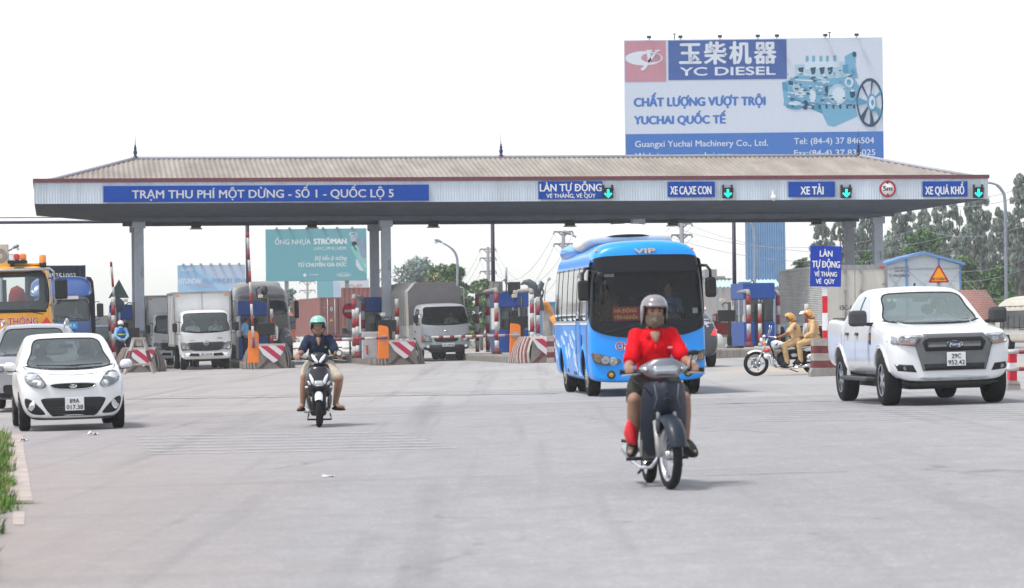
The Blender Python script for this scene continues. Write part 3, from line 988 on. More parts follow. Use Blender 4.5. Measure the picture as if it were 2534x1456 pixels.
def crash_nose(p,label,variant=0):
 """sloped concrete nose with striped flanks and a chevron plate"""
 t=thing('crash_barrier',label,'crash barrier',p,TA,'striped concrete noses')
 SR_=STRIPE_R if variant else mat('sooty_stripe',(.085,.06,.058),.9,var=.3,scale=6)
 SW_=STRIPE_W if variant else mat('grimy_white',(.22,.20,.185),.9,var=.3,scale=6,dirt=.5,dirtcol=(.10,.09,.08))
 w0,w1,hh=.98,.50,.86
 st=[(-.05,.52,.45,.05),(.0,.58,.48,.80),(.35,.76,.54,.90),(1.0,.95,.62,.93),(2.2,1.0,.66,.93),(2.6,1.0,.7,.60)]
 m=MB()
 N=15
 for sgn in(-1,1):
  for i in range(N):
   for part in range(1):
    def pt(f,v):
     y=f*2.5
     for(a,b)in zip(st[1:-1],st[2:]):
      if a[0]<=y<=b[0]or b is st[-1]:
       q=(y-a[0])/(b[0]-a[0]);q=max(0,min(1,q))
       bw,tw,hz=(a[j]+(b[j]-a[j])*q for j in(1,2,3))
       break
     bulge=.07*sin(pi*v)
     return V((sgn*(bw+(tw-bw)*v+bulge),y,hz*v))
    rows=[]
    for j in range(7):
     v=j/6
     sl=.22*(v-.5)
     fa,fb=i/N,(i+1)/N
     rows.append([pt(max(0,min(1,fa+sl*(1-abs(2*fa-1)))),v),pt(max(0,min(1,fb+sl*(1-abs(2*fb-1)))),v)])
    m.grid(rows,mi=1 if i%2 else 2)
 top=[(y,tw,h)for y,bw,tw,h in st[1:]]
 m.grid([[(-tw,y,h),(tw,y,h)]for y,tw,h in top],mi=2,smooth=False)
 m.grid([[(-.58,0,0),(.58,0,0)],[(-.48,0,.80),(.48,0,.80)]],mi=0,smooth=False)
 m.grid([[(-1.,2.6,0),(1.,2.6,0)],[(-.7,2.6,.6),(.7,2.6,.6)]],mi=0,smooth=False)
 for sgn in(-1,1):
  m.prism([(sgn*.50,.02),(sgn*.32,.02),(sgn*.02,.30),(sgn*.10,.40)]if sgn>0 else[(-.10,.40),(-.02,.30),(-.32,.02),(-.50,.02)],'y',-.004,.004,mi=1)
 m.build('body',[mat('nose_concrete',(.20,.185,.17),.9,var=.25,dirt=.7,dirtcol=(.09,.08,.07),dscale=2,bump=.3),SR_,SW_],t)
 c=MB()
 def clip(poly,a,b,c_):
  o=[]
  for i in range(len(poly)):
   p0,p1=poly[i-1],poly[i]
   d0,d1=a*p0[0]+b*p0[1]-c_,a*p1[0]+b*p1[1]-c_
   if(d0>=0)!=(d1>=0):
    q=d0/(d0-d1)
    o.append((p0[0]+(p1[0]-p0[0])*q,p0[1]+(p1[1]-p0[1])*q))
   if d1>=0:o.append(p1)
  return o
 plate=[(-.50,.84),(.50,.86),(.44,.62),(.20,.28),(.06,.22),(-.30,.52)]
 m=MB();m.prism(plate,'y',-.035,-.012);m.build('chevron_plate',CHEV_W,t)
 for k in range(4):
  s0=-.66+k*.36
  pl=clip(clip(plate,.62,.78,s0+.34),-.62,-.78,-(s0+.52))
  if len(pl)>=3:c.prism(pl,'y',-.041,-.0355)
 c.build('chevron_stripe',CHEV_R,t)
 return t
NOSES=[(350,922,'crash nose behind the leaning white and red trestle, leftmost of the striped noses'),(672,913,'striped crash nose with a clean chevron plate beside the white box lorry'),(996,903,'striped crash nose between the scooter rider and the grey canvas lorry'),(1352,898,'striped crash nose partly hidden by the rear of the blue bus')]
ISL=['lane island under the leftmost booth','lane island to the right of the white box lorry','lane island left of the grey canvas lorry','lane island right of the grey canvas lorry']
isl=[]
for(px,py,lab),il in zip(NOSES,ISL):
 t,p=island(px,py,il)
 isl.append((t,p))
 crash_nose(p,lab,'blue bus' in lab)
p5=Gp(1850,885)
t5=thing('toll_island','lane island behind the police motorcycle','island',p5,TA,'raised lane islands')
m=MB();m.box((-1.35,0,-.25),(1.6,16,.30),bev=.05);m.build('kerb',KERB,t5)
isl.append((t5,p5))
BOOTHB=mat('booth_blue',(.008,.060,.29),.4,var=.08,dirt=.15,dirtcol=(.05,.07,.2))
BOOTHW=mat('booth_grey',(.42,.43,.44),.5,var=.1)
BGLASS=glass('booth_glass',(.5,.55,.56),hz=.12)
def booth(px,py,d,label,w=1.24,dp=2.3,hgt=2.42,base=.26):
 r=raydir(px,py)
 x,y=r.x*d,d
 z=gz(x,y)+base
 t=thing('toll_booth',label,'toll booth',(x,y,z),TA,'blue toll booths')
 a,b=w/2,dp
 m=MB()
 m.box((-a,0,0),(a,b,.92),bev=.02)
 m.build('base_panel',BOOTHB,t)
 m=MB()
 m.box((-a-.02,-.03,hgt-.62),(a+.02,b+.03,hgt),bev=.03)
 m.build('fascia_band',BOOTHB,t)
 for sx in(-1,1):
  for yy in(0,b-.07):MB().box((sx*a-.035 if sx>0 else-a,yy,.92),(a if sx>0 else-a+.07,yy+.07,hgt-.62)).build('window_post',BOOTHW,t)
 for lo,hi in(((-a,.95,.92),(-a+.05,1.02,hgt-.62)),((a-.05,.95,.92),(a,1.02,hgt-.62)),((-.03,.01,.92),(.03,.05,hgt-.62))):MB().box(lo,hi).build('window_post',BOOTHW,t)
 MB().box((-a+.072,b-.06,.92),(a-.072,b-.01,hgt-.62)).build('rear_wall',BOOTHW,t)
 m=MB()
 m.quad((-a+.07,.03,.93),(a-.07,.03,.93),(a-.07,.03,hgt-.63),(-a+.07,.03,hgt-.63))
 m.quad((-a+.02,.07,.93),(-a+.02,b-.07,.93),(-a+.02,b-.07,hgt-.63),(-a+.02,.07,hgt-.63))
 m.quad((a-.02,.07,.93),(a-.02,b-.07,.93),(a-.02,b-.07,hgt-.63),(a-.02,.07,hgt-.63))
 m.build('pane',BGLASS,t,fix=False)
 m=MB()
 m.box((-a+.08,.3,.925),(a-.08,.9,.98),bev=.01);m.box((-.35,.45,.981),(.05,.60,1.32),bev=.02);m.box((-.25,1.1,.925),(.25,1.6,1.25),bev=.08)
 m.box((-.42,.06,1.35),(-.12,.08,1.62),mi=1)
 m.build('desk',[INSIDE,LETTERGREY],t)
 m=MB();m.box((-.17,-.22,0),(.17,-.04,hgt-.75),bev=.08);m.build('intercom_pillar',BLACK,t)
 return t
B={}
B[1]=booth(308,800,134.5,'blue toll booth with the worker in front, leftmost of the booths',w=1.15)
B[2]=booth(628,800,134,'blue toll booth between the white box lorry and the conventional tractor')
B[3]=booth(938,800,134.5,'blue toll booth half hidden by a column behind the orange gate and no entry sign',w=1.33)
B[4]=booth(1270,800,128,'blue toll booth behind the orange gate left of the blue bus',w=1.22)
B[5]=booth(1879,800,124,'blue toll booth with wide windows behind the police motorcycle',w=1.2,base=.30)
# -------- striped guard posts and hoops
def striped_bar(mb,pts,r,seg_len=.36,start=0,seg=10):
 """a pipe whose paint alternates white and red along its length"""
 pts=[V(p)for p in pts]
 acc,k,cur=0.0,start,[pts[0]]
 for a,b in zip(pts,pts[1:]):
  L=(b-a).length
  d=(b-a)/L
  s=0.0
  while acc+(L-s)>=seg_len:
   s+=seg_len-acc
   q=a+d*s
   cur.append(q)
   mb.tube(cur,r,seg=seg,mi=k%2)
   cur,acc,k=[q],0.0,k+1
  acc+=L-s
  if(b-cur[-1]).length>1e-5:cur.append(b)
 if len(cur)>1:mb.tube(cur,r,seg=seg,mi=k%2)
GREYPIPE=mat('rusty_grey_pipe',(.30,.28,.27),.7,var=.25,dirt=.5,dirtcol=(.16,.10,.07),dscale=6)
DWHITE=mat('dusty_shaded_white',(0.47,0.46,0.45),0.6,var=0.12,dirt=0.5,dirtcol=(0.22,0.19,0.17),dscale=4)  # dusty white, its colour also darkened for the shade under the canopy
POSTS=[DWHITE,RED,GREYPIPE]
def guard_post(px,pyt,d,label,r=.085,base=.26,start=0,foot=True,h=None,seg=.36):
 q=raydir(px,pyt)
 x=q.x*d
 z0=gz(x,d)+base
 zt=H+q.z*d
 t=thing('guard_post',label,'guard post',(x,d,z0),TA,'red and white guard posts')
 m=MB()
 striped_bar(m,[(0,0,zt-z0),(0,0,.02)],r,seg,start)
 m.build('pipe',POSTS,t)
 if foot:
  f=MB()
  f.hull([(-.22,-.16,0),(.22,-.16,0),(.22,.16,0),(-.22,.16,0),(-.09,-.09,.24),(.09,-.09,.24),(.09,.09,.24),(-.09,.09,.24)],sub=0)
  f.build('foot',STRIPE_R,t)
 return t
def guard_hoop(pxa,da,pxb,db,pyt,label,r=.085,base=.26,start=1):
 qa,qb=raydir(pxa,pyt),raydir(pxb,pyt)
 A,Bp=V((qa.x*da,da,0)),V((qb.x*db,db,0))
 za,zb=gz(A.x,A.y)+base,gz(Bp.x,Bp.y)+base
 zt=H+qa.z*da
 c=V((A.x,A.y,za))
 t=thing('guard_hoop',label,'guard hoop',c,0,'red and white guard hoops')
 d=V((Bp.x-A.x,Bp.y-A.y,0))
 e=d.normalized()*.14
 m=MB()
 striped_bar(m,[V((0,0,zt-za-.16)),V((0,0,0))],r,.36,start)
 striped_bar(m,[d+V((0,0,zt-za-.16)),d+V((0,0,zb-za))],r,.36,start)
 m.tube([V((0,0,zt-za-.16)),V((0,0,zt-za-.05))+e*.25,V((0,0,zt-za))+e,d-e+V((0,0,zt-za)),d-e*.25+V((0,0,zt-za-.05)),d+V((0,0,zt-za-.16))],r,mi=2)
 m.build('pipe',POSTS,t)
 for q in(V((0,0,0)),d+V((0,0,zb-za))):
  f=MB()
  f.hull([(q.x+a,q.y+b,q.z+h)for a,b,h in((-.2,-.16,0),(.2,-.16,0),(.2,.16,0),(-.2,.16,0),(-.09,-.09,.22),(.09,-.09,.22),(.09,.09,.22),(-.09,.09,.22))],sub=0)
 f.build('foot',STRIPE_R,t)
 return t
guard_post(271,775,127,'slim striped post far left of the leftmost booth',r=.05)
guard_post(280,735,126,'thick striped post beside the leftmost booth, nearest the white hatchback')
guard_post(671,765,129,'striped post at the right edge of the booth beside the white box lorry',r=.075)
guard_hoop(875.5,126,898,134,733,'grey topped striped hoop by the no entry sign')
guard_post(884,762,124,'striped post without hoop in front of the no entry sign',r=.07)
guard_post(982,740,130,'striped post between the column and the grey canvas lorry',r=.085)
guard_hoop(1180,136,1228,124,728,'striped hoop standing left of the booth beside the grey canvas lorry',start=1)
guard_hoop(1206,133,1316,124,728,'striped hoop spanning the front of the booth left of the blue bus',start=0)
guard_post(1331,735,127,'thick striped post close to the left of the blue bus',r=.085,start=0)
guard_hoop(1818,126,1852,123,724,'striped hoop at the left corner of the booth behind the police motorcycle',start=1)
guard_post(1880,752,118,'thin striped post standing alone before the wide booth windows',r=.072,base=.30,foot=False)
guard_hoop(1880,128,1925,124.5,727,'striped hoop at the right corner of the booth behind the police motorcycle',start=1)
guard_post(1996,752,121,'striped post behind the front policeman, before the lorry trailer',r=.09,base=.0,foot=False)
# -------- barrier gates
ORANGE=mat('gate_orange',(.75,.19,.015),.4,var=.08)
def gate(px,pyt,pyb,d,label,arm,raised=False,w=.40):
 q=raydir(px,pyb)
 x=q.x*d
 z0=H+q.z*d
 zt=H+raydir(px,pyt).z*d
 h=zt-z0
 z0g=gz(x,d)+.26
 h+=z0-z0g
 t=thing('barrier_gate',label,'barrier gate',(x,d,z0g),TA,'orange barrier gates')
 m=MB()
 m.prism([(-w/2,0),(w/2,0),(w/2,h-.13),(w/2-.06,h-.04),(-w/2+.05,h)],'y',0,.34)
 bmesh.ops.bevel(m.bm,geom=m.bm.edges[:],offset=.02,segments=2,affect='EDGES')
 m.build('cabinet',ORANGE,t)
 zz=h*.62
 hb=MB();hb.cyl((0,-.10,zz),(0,.02,zz),.08);hb.box((-.12,-.09,zz-.10),(.12,-.05,zz+.10),bev=.01);hb.build('hub',STEEL,t)
 m=MB()
 k=arm
 if raised:
  ang=raised
  e=V((cos(ang)*k,-.12,zz+sin(ang)*k));b0=V((-cos(ang)*.2,-.12,zz-sin(ang)*.2))
  striped_bar(m,[b0,e],.048,.40,1)
 else:
  e,b0=V((-k,-.12,zz-.05)),V((.14,-.12,zz))
  if arm>3:
   m.tube([b0,e],.045)
   for q in range(7):
    c0=b0+(e-b0)*(.12+q*.125)
    m.tube([c0,c0+(e-b0).normalized()*.16],.047,mi=1)
  else:striped_bar(m,[b0,e],.05,.42,1)
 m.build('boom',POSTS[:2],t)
 return t
gate(949,805,868,118.5,'orange gate with its striped boom lowered behind the scooter rider',2.25)
gate(1276,800,868,120,'orange gate with its boom lowered before the grey canvas lorry',3.15)
gate(627,818,868,117,'orange gate with its boom raised before the booth by the white box lorry',4.0,raised=R(92.5))
gate(291,815,868,128,'orange gate with its boom raised behind the toll worker',3.2,raised=R(94))
# -------- small equipment on the islands
def pole_camera(px,pyt,d,label,screen=True,base=.26,side=-1):
 q=raydir(px,pyt)
 x=q.x*d
 z0=gz(x,d)+base
 h=H+q.z*d-z0
 t=thing('camera_post',label,'camera post',(x,d,z0),TA,'dark posts with cameras and screens')
 m=MB();m.cyl((0,0,0),(0,0,h),.06,seg=10);m.cyl((0,0,0),(0,0,.10),.16,.07);m.build('pole',DARK,t)
 m=MB();m.tube([(0,0,h-.05),(side*.18,-.05,h-.02),(side*.30,-.08,h-.10),(side*.24,-.08,h-.2)],.022);m.build('arm',DARK,t)
 m=MB();m.box((side*.30-.08,-.34,h+.0),(side*.30+.08,.08,h+.13),bev=.02,mx=None);m.build('camera_housing',mat('camera_beige',(.45,.42,.36),.5),t)
 if screen:
  m=MB();m.box((-.45,-.10,.98),(.22,.10,1.42),bev=.02);m.build('screen',BLACK,t)
 return t
pole_camera(966,783,122,'dark post with a camera and black screen beside the column')
pole_camera(664,738,122,'dark post with a screen before the booth beside the white box lorry')
pole_camera(1291,737,122,'dark post with a screen behind the gate left of the blue bus')
pole_camera(330,748,126,'dark post with a camera behind the toll worker')
pole_camera(1805,748,121,'dark post with a hanging black screen right behind the blue bus')
q=raydir(917,875);d=119.0
t=thing('control_cabinet','pale grey metal control cabinet beside the lowered orange gate','cabinet',(q.x*d,d,gz(q.x*d,d)+.26),TA)
m=MB();m.box((-.29,0,0),(.29,.4,1.0),bev=.02);m.build('housing',mat('cabinet_grey',(.36,.37,.38),.5,var=.1),t)
m=MB();m.box((-.25,-.015,.05),(.25,-.002,.95),bev=.005);m.build('door',mat('cabinet_grey',(.36,.37,.38),.5),t)
m=MB();m.box((-.16,-.06,.18),(-.10,-.02,.42),bev=.01);m.ell((-.13,-.045,.47),.035);m.build('extinguisher',mat('sign_red',(.36,.012,.03),.45),t)
def roofbox(px,py,d,w,h,label,cat='equipment box',m_=None):
 p=P(px,py,d)
 t=thing('equipment_box',label,cat,p,TA+.2)
 m=MB();m.box((-w/2,0,0),(w/2,.4,h),bev=.02);m.build('housing',m_ or mat('box_grey',(.20,.19,.18),.6,var=.2),t)
 m=MB();m.box((-w*.35,-.02,h*.5),(w*.1,-.003,h*.85),bev=.005);m.build('hatch',STEEL,t)
 m=MB();m.tube([(w*.4,.1,h*.9),(w*.7,.05,h*1.15),(w*.95,.1,h*.7),(w*.9,.1,.05)],.025,seg=8);m.build('cable',BLACK,t)
roofbox(1232,727,127,.42,.48,'grey electric box on the roof of the booth left of the blue bus')
roofbox(1848,727,126,.40,.46,'grey electric box with a looping cable on the booth behind the motorcycle')
p=P(655,742,127)
t=thing('floodlight','dark floodlight on a bracket above the booth beside the white box lorry','floodlight',p,TA)
m=MB();m.hull([(-.20,-.1,.1),(.16,-.1,.1),(.20,-.1,.62),(-.14,-.1,.62),(-.15,.12,.15),(.12,.12,.15),(.15,.12,.55),(-.1,.12,.55)],sub=1);m.build('lamp_head',DARK,t)
m=MB();m.tube([(-.18,0,.5),(-.34,0,.42),(-.28,0,.1),(0,0,0)],.03);m.box((-.1,-.1,-.12),(.1,.1,.02));m.build('bracket',DARK,t)
p=P(1262,727,126.5)
t=thing('horn_speaker','dark loudspeaker box with a pale camera on the booth roof left of the blue bus','loudspeaker',p,TA)
m=MB();m.box((-.05,0,0),(.42,.35,.46),bev=.04);m.build('housing',DARK,t)
m=MB();m.lathe([(.16,0),(.10,.12),(.02,.14)],Matrix.Translation((.1,-.02,.24))@Matrix.Rotation(-pi/2,4,'X'));m.build('horn',BLACK,t)
m=MB();m.box((.1,-.35,.02),(.26,.0,.16),bev=.02,mx=Matrix.Rotation(.2,4,'Y'));m.build('camera_housing',mat('camera_beige',(.45,.42,.36),.5),t)
p=P(1252,700,127)
t=tag(MB().cyl((0,0,-.05),(0,0,.62),.045).build('antenna_mast',STEEL,loc=P(1253,701,127)),'thin grey stub mast above the booth roof left of the blue bus','mast')
d=140
p=P(866,770,d)
t=thing('no_entry_sign','round red no entry sign with a white bar on a white backing board','sign',p,TA)
m=MB();m.box((-.12,.02,-.85),(.34,.05,.42),bev=.01);m.build('backing',LETTERGREY,t)
m=MB();m.lathe([(.001,0),(.335,0),(.335,.03),(.001,.03)],Matrix.Rotation(pi/2,4,'X'),seg=40);m.build('disc',mat('no_entry_red',(.70,.01,.05),.4),t)
m=MB();m.box((-.235,-.045,-.05),(.235,-.032,.05));m.build('bar',LETTER,t)
m=MB();m.cyl((0,.10,-1.9),(0,.10,.3),.04);m.build('post',STEEL,t)
p=P(295,738,128)
t=thing('triangle_sign','dark back of a triangular sign on a post above the leftmost booth','sign',p,TA)
m=MB();m.prism([(-.42,0),(.42,0),(.39,-.0),(0,.74),(-.42,.02)],'y',0,.03);m.build('panel',mat('sign_back',(.035,.06,.06),.5),t)
m=MB();m.cyl((0,.06,gz(p.x,p.y)-p.z),(0,.06,.4),.04);m.build('post',STEEL,t)
m=MB();m.lathe([(.001,0),(.29,0),(.29,.03),(.001,.03)],Matrix.Translation((-.08,0,-.28))@Matrix.Rotation(pi/2,4,'X'));m.build('disc',mat('sign_back2',(.03,.045,.075),.5),t)
p=Gp(344,925)
t=thing('trestle','white and maroon painted wooden trestle standing before the leftmost crash nose','trestle',p,TA)
for sx in(-1,1):
 m=MB()
 for i,(a,b)in enumerate(((0,.42),(.42,.82),(.82,1.25))):
  def q(f):return V((sx*(.52-.34*f/1.25),-.25+.2*f/1.25,f))
  M,L=orient(q(a),q(b))
  m.box((-.09,-.03,0),(.09,.03,L),mi=1 if i==1 else 0,mx=M)
 m.build('leg',[STRIPE_W,STRIPE_R],t)
m=MB();m.box((-.24,-.10,1.2),(.24,.02,1.30),bev=.01);m.box((-.12,-.08,1.0),(.12,-.04,1.2));m.build('crossbar',STRIPE_W,t)
m=MB();m.box((-.4,-.18,.30),(.4,-.13,.37));m.build('brace',STRIPE_W,t)
p=Gp(2041,931)
t=thing('concrete_block','peeling red and white concrete block under the tilted blue lane sign','concrete block',p,R(2),scale=1)
m=MB()
hh,n=1.0,5
w=.31
lv=[(.0,.34),(.10,.34),(.19,.30),(.355,.285),(.52,.28),(.69,.28),(.86,.275)]
for i,(a,b)in enumerate(zip(lv,lv[1:])):
 m.grid([[(-a[1],-.25,a[0]),(a[1],-.25,a[0]),(a[1],.25,a[0]),(-a[1],.25,a[0])],[(-b[1],-.25,b[0]),(b[1],-.25,b[0]),(b[1],.25,b[0]),(-b[1],.25,b[0])]],mi=(0,0,1,2,1,2)[i],smooth=False,closed=True)
m.quad((-.275,-.25,.86),(.275,-.25,.86),(.275,.25,.86),(-.275,.25,.86),mi=2)
bmesh.ops.remove_doubles(m.bm,verts=m.bm.verts,dist=1e-4)
m.build('body',[CONC,STRIPE_R,STRIPE_W],t)
q=Gp(2044,931)
z1=P(2044,700,q.y).z
t=thing('lane_post_sign','tilted blue lane sign with four lines of white letters on a red and white post','sign',(q.x,q.y,q.z),R(3))
m=MB()
SR=mat('post_red',(.62,.01,.035),.4,var=.06)
SW=mat('post_white',(.78,.78,.78),.4,var=.05)
zz=[.86,1.10,1.62,1.92,2.22,2.52,z1-q.z+.1]
zs=[P(2044,y,q.y).z-q.z for y in(863,818,775,733,690)]
for i,(a,b)in enumerate(zip(zs,zs[1:])):
 m.box((-.055,.0,a),(.055,.10,b),mi=(0,1,0,1)[i])
m.box((-.055,.0,.862),(.055,.10,zs[0]-.001),mi=1)if zs[0]>.87 else None
m.build('post',[SR,SW],t)
x0,x1=P(2003,660,q.y).x-q.x,P(2083,660,q.y).x-q.x
za,zb=P(2044,711,q.y).z-q.z,P(2044,608,q.y).z-q.z
tilt=Matrix.Translation(((x0+x1)/2,-.02,(za+zb)/2))@Matrix.Rotation(R(1.8),4,'Y')
w,h=(x1-x0)*.965,(zb-za)*.975
m=MB();m.box((-w/2,-.02,-h/2),(w/2,.0,h/2),mx=tilt);m.build('panel',mat('lane_sign_blue',(.006,.040,.36),.4,var=.04),t)
g=MB()
for s,a,b,c,d_ in(('LÀN',.30,.74,.70,.89),('TỰ ĐỘNG',.06,.47,.95,.635),('VÉ THÁNG',.14,.25,.86,.37),('VÉ  QÚY',.19,.07,.79,.19)):
 text(g,s,(a*w-w/2,b*h-h/2,c*w-w/2,d_*h-h/2),tilt@face_front((0,-.026,0)),bold=.04)
g.build('lettering',LETTER,t,fix=False)
d=75
p=P(2323.5,700,d)
t=thing('warning_sign','orange warning triangle with red border above the roof of the white pickup','sign',p,R(0))
s=d/F
tri=lambda k:[(-27*s*k-.0,.5*s-(1-k)*.18+.18*(1-k)*0+(1-k)*.15),(27*s*k,.5*s+(1-k)*-.03),(0,46*s*(.34+.66*k)+(1-k)*.0)]
def tri2(w,h,z0):
 pts=[(-w,z0),(w,z0),(0,z0+h)]
 o=[]
 for i in range(3):
  a,b,c=V((*pts[i-1],0)),V((*pts[i],0)),V((*pts[(i+1)%3],0))
  u,v=(a-b).normalized(),(c-b).normalized()
  r=.035
  o+=[tuple((b+u*r)[:2]),tuple((b+(u+v)*r*.35)[:2]),tuple((b+v*r)[:2])]
 return o
m=MB();m.prism(tri2(27*s,47*s,0),'y',0,.02);m.build('border',mat('sign_red',(.36,.012,.03),.45),t)
m=MB();m.prism(tri2(20.5*s,35.5*s,3.6*s),'y',-.006,-.001);m.build('panel',mat('warning_orange',(.80,.30,.012),.45,var=.05),t)
g=MB();text(g,'ĐI CHẬM',(-17*s,6.5*s,17*s,12.5*s),face_front((0,-.009,0)),bold=.03);g.build('lettering',mat('letter_maroon',(.08,.01,.02),.5),t,fix=False)
m=MB();m.cyl((0,.06,gz(p.x,p.y)-p.z),(0,.06,.2),.04);m.build('post',STEEL,t)
p=Gp(2499,966)
for i,(px,lab)in enumerate(((2505,'red and white concrete post with two rails at the right edge, touching the pickup'),)):
 q=Gp(px,964)
 t=thing('rail_barrier',lab,'barrier',q,R(4))
 m=MB()
 d=q.y;s=d/F
 lv=[(0,17),(14,15),(22,9.5)]
 for a,b in zip(lv,lv[1:]):
  m.grid([[(-a[1]*s,-.15,a[0]*s),(a[1]*s,-.15,a[0]*s),(a[1]*s,.15,a[0]*s),(-a[1]*s,.15,a[0]*s)],[(-b[1]*s,-.14,b[0]*s),(b[1]*s,-.14,b[0]*s),(b[1]*s,.14,b[0]*s),(-b[1]*s,.14,b[0]*s)]],mi=2,smooth=False,closed=True)
 for k,(a,b)in enumerate(((22,48),(48,66),(66,88),(88,100))):
  m.box((-9*s,-.11,a*s),(9*s,.11,b*s-.003),mi=k%2 if False else(0,1,0,1)[k])
 m.build('block',[SR,WHITE,CONC],t)
 for z in(50,92):
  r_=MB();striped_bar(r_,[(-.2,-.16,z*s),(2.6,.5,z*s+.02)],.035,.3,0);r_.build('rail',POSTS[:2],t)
  # -------- vehicles: front at local -Y side (y=0), y runs to the rear
ROLL,PITCH=-math.atan(SX),math.atan(SY)
def vehicle(name,label,cat,loc,rz,scale=1.0,group=None):
 t=thing(name,label,cat,loc,rz,group,scale)
 t.rotation_euler=(PITCH,ROLL,rz)
 return t
def cage(rows,sub=2,crease=0.0,crease_rows=()):
 b=bmesh.new()
 rings=[]
 for y,half in rows:
  ring=[b.verts.new((x,y if not callable(y)else y(x,z),z))for x,z in half]
  ring+=[b.verts.new((-x,y,z))for x,z in half[-2:0:-1]]
  rings.append(ring)
 n=len(rings[0]);h=len(rows[0][1])
 for A,B in zip(rings,rings[1:]):
  for k in range(n):
   b.faces.new((A[k],A[(k+1)%n],B[(k+1)%n],B[k]))
 for ring in(rings[0],rings[-1]):
  L=lambda i:ring[(n-i)%n]
  b.faces.new((ring[0],ring[1],L(1)))
  for i in range(1,h-2):
   b.faces.new((ring[i],ring[i+1],L(i+1),L(i)))
  b.faces.new((ring[h-2],ring[h-1],L(h-2)))
 bmesh.ops.recalc_face_normals(b,faces=b.faces)
 if crease:
  lay=b.edges.layers.float.get('crease_edge')or b.edges.layers.float.new('crease_edge')
  for i in crease_rows:
   ring=rings[i]
   for k in range(n):
    e=b.edges.get((ring[k],ring[(k+1)%n]))
    if e:e[lay]=crease
 return subsurf(b,sub)
def carve(me,cutters,mats_):
 """cut the cutters (MB) out of the body; cut faces take the second material"""
 me.materials.clear()
 for m in mats_:me.materials.append(m)
 o=bpy.data.objects.new('tmp',me);COL.objects.link(o)
 tmp=[]
 for c in cutters:
  c.fix()
  cm=bpy.data.meshes.new('cut');c.bm.to_mesh(cm);c.bm.free()
  for m in mats_:cm.materials.append(m)
  for p in cm.polygons:p.material_index=1
  co=bpy.data.objects.new('cut',cm);COL.objects.link(co)
  md=o.modifiers.new('b','BOOLEAN');md.object=co;md.operation='DIFFERENCE';md.solver='EXACT'
  tmp.append((co,cm))
 dg=bpy.context.evaluated_depsgraph_get();dg.update()
 out=bpy.data.meshes.new_from_object(o.evaluated_get(dg),depsgraph=dg)
 bpy.data.objects.remove(o)
 for co,cm in tmp:
  bpy.data.objects.remove(co);bpy.data.meshes.remove(cm)
 out.set_sharp_from_angle(angle=R(38))
 return out
def body_obj(name,me,root,mats_):
 o=bpy.data.objects.new(name,me)
 me.name=name
 if not me.materials:
  for m in mats_:me.materials.append(m)
 COL.objects.link(o);o.parent=root
 return o
def part(name,mats_,root,fn,fix=False):
 m=MB();fn(m)
 return m.build(name,mats_,root,fix=fix)
def dec(name,mats_,root,bvh,outs,**kw):
 m=MB()
 for o in outs:decal(m,bvh,o,**kw)
 return m.build(name,mats_,root,fix=False)
def wheel(root,x,y,r,w,style='alloy',rimr=.64):
 """tyre and rim; x is the outer face side"""
 s=1 if x>0 else-1
 M=Matrix.Translation((x-s*w/2,y,r))@Matrix.Rotation(pi/2,4,'Y')
 m=MB()
 rr=r*rimr
 m.lathe([(rr,-w*.46),(r*.88,-w*.5),(r*.97,-w*.42),(r,-w*.28),(r,w*.28),(r*.97,w*.42),(r*.88,w*.5),(rr,w*.46),(rr*.96,0),(rr,-w*.46)],M,seg=40)
 for k in range(3):
  pass
 tw=m.build('wheel',RUBBER,root)
 f=s*w*.44
 q=MB()
 q.lathe([(rr,f),(rr*.93,f),(rr*.90,f-s*.03),(rr*.88,f-s*w*.5),(.001,f-s*w*.5)],M,seg=36,mi=1)
 q.lathe([(rr*1.0,f+s*.004),(rr*.90,f+s*.002)],M,seg=36)
 q.lathe([(.001,f),(rr*.22,f),(rr*.24,f-s*.03)],M,seg=16)
 n=6 if style=='alloy' else 8
 if style in('alloy',):
  for k in range(n):
   a=2*pi*k/n
   c,s_=cos(a),sin(a)
   d0,d1=rr*.15,rr*.93
   wd0,wd1=rr*.13,rr*.11
   pts=[]
   for d_,wd,dz in((d0,wd0,0),(d1,wd1,-.012)):
    for e in(-1,1):
     pts.append(M@V((d_*c-e*wd*s_,d_*s_+e*wd*c,f+s*dz)))
   q.quad(pts[0],pts[1],pts[3],pts[2])
   q.quad(pts[0],pts[2],M@(M.inverted()@pts[2]-V((0,0,s*.04))),M@(M.inverted()@pts[0]-V((0,0,s*.04))))
   q.quad(pts[1],pts[3],M@(M.inverted()@pts[3]-V((0,0,s*.04))),M@(M.inverted()@pts[1]-V((0,0,s*.04))))
  mats_=[ALU,BLACK]
 else:
  q.lathe([(rr*.9,f-s*.02),(rr*.62,f-s*.06),(rr*.5,f+s*.01),(rr*.2,f+s*.02),(.001,f+s*.02)],M,seg=30)
  for k in range(10):
   a=2*pi*k/10
   p=M@V((rr*.36*cos(a),rr*.36*sin(a),f))
   q.cyl(p,p+V((s*.03,0,0)),rr*.04,seg=6)
  mats_=[mat('steel_rim',(.45,.45,.46),.5,metal=.3,dirt=.5,dirtcol=(.2,.18,.16),dscale=5),BLACK]
 q.build('rim',mats_,tw,fix=False)
 return tw
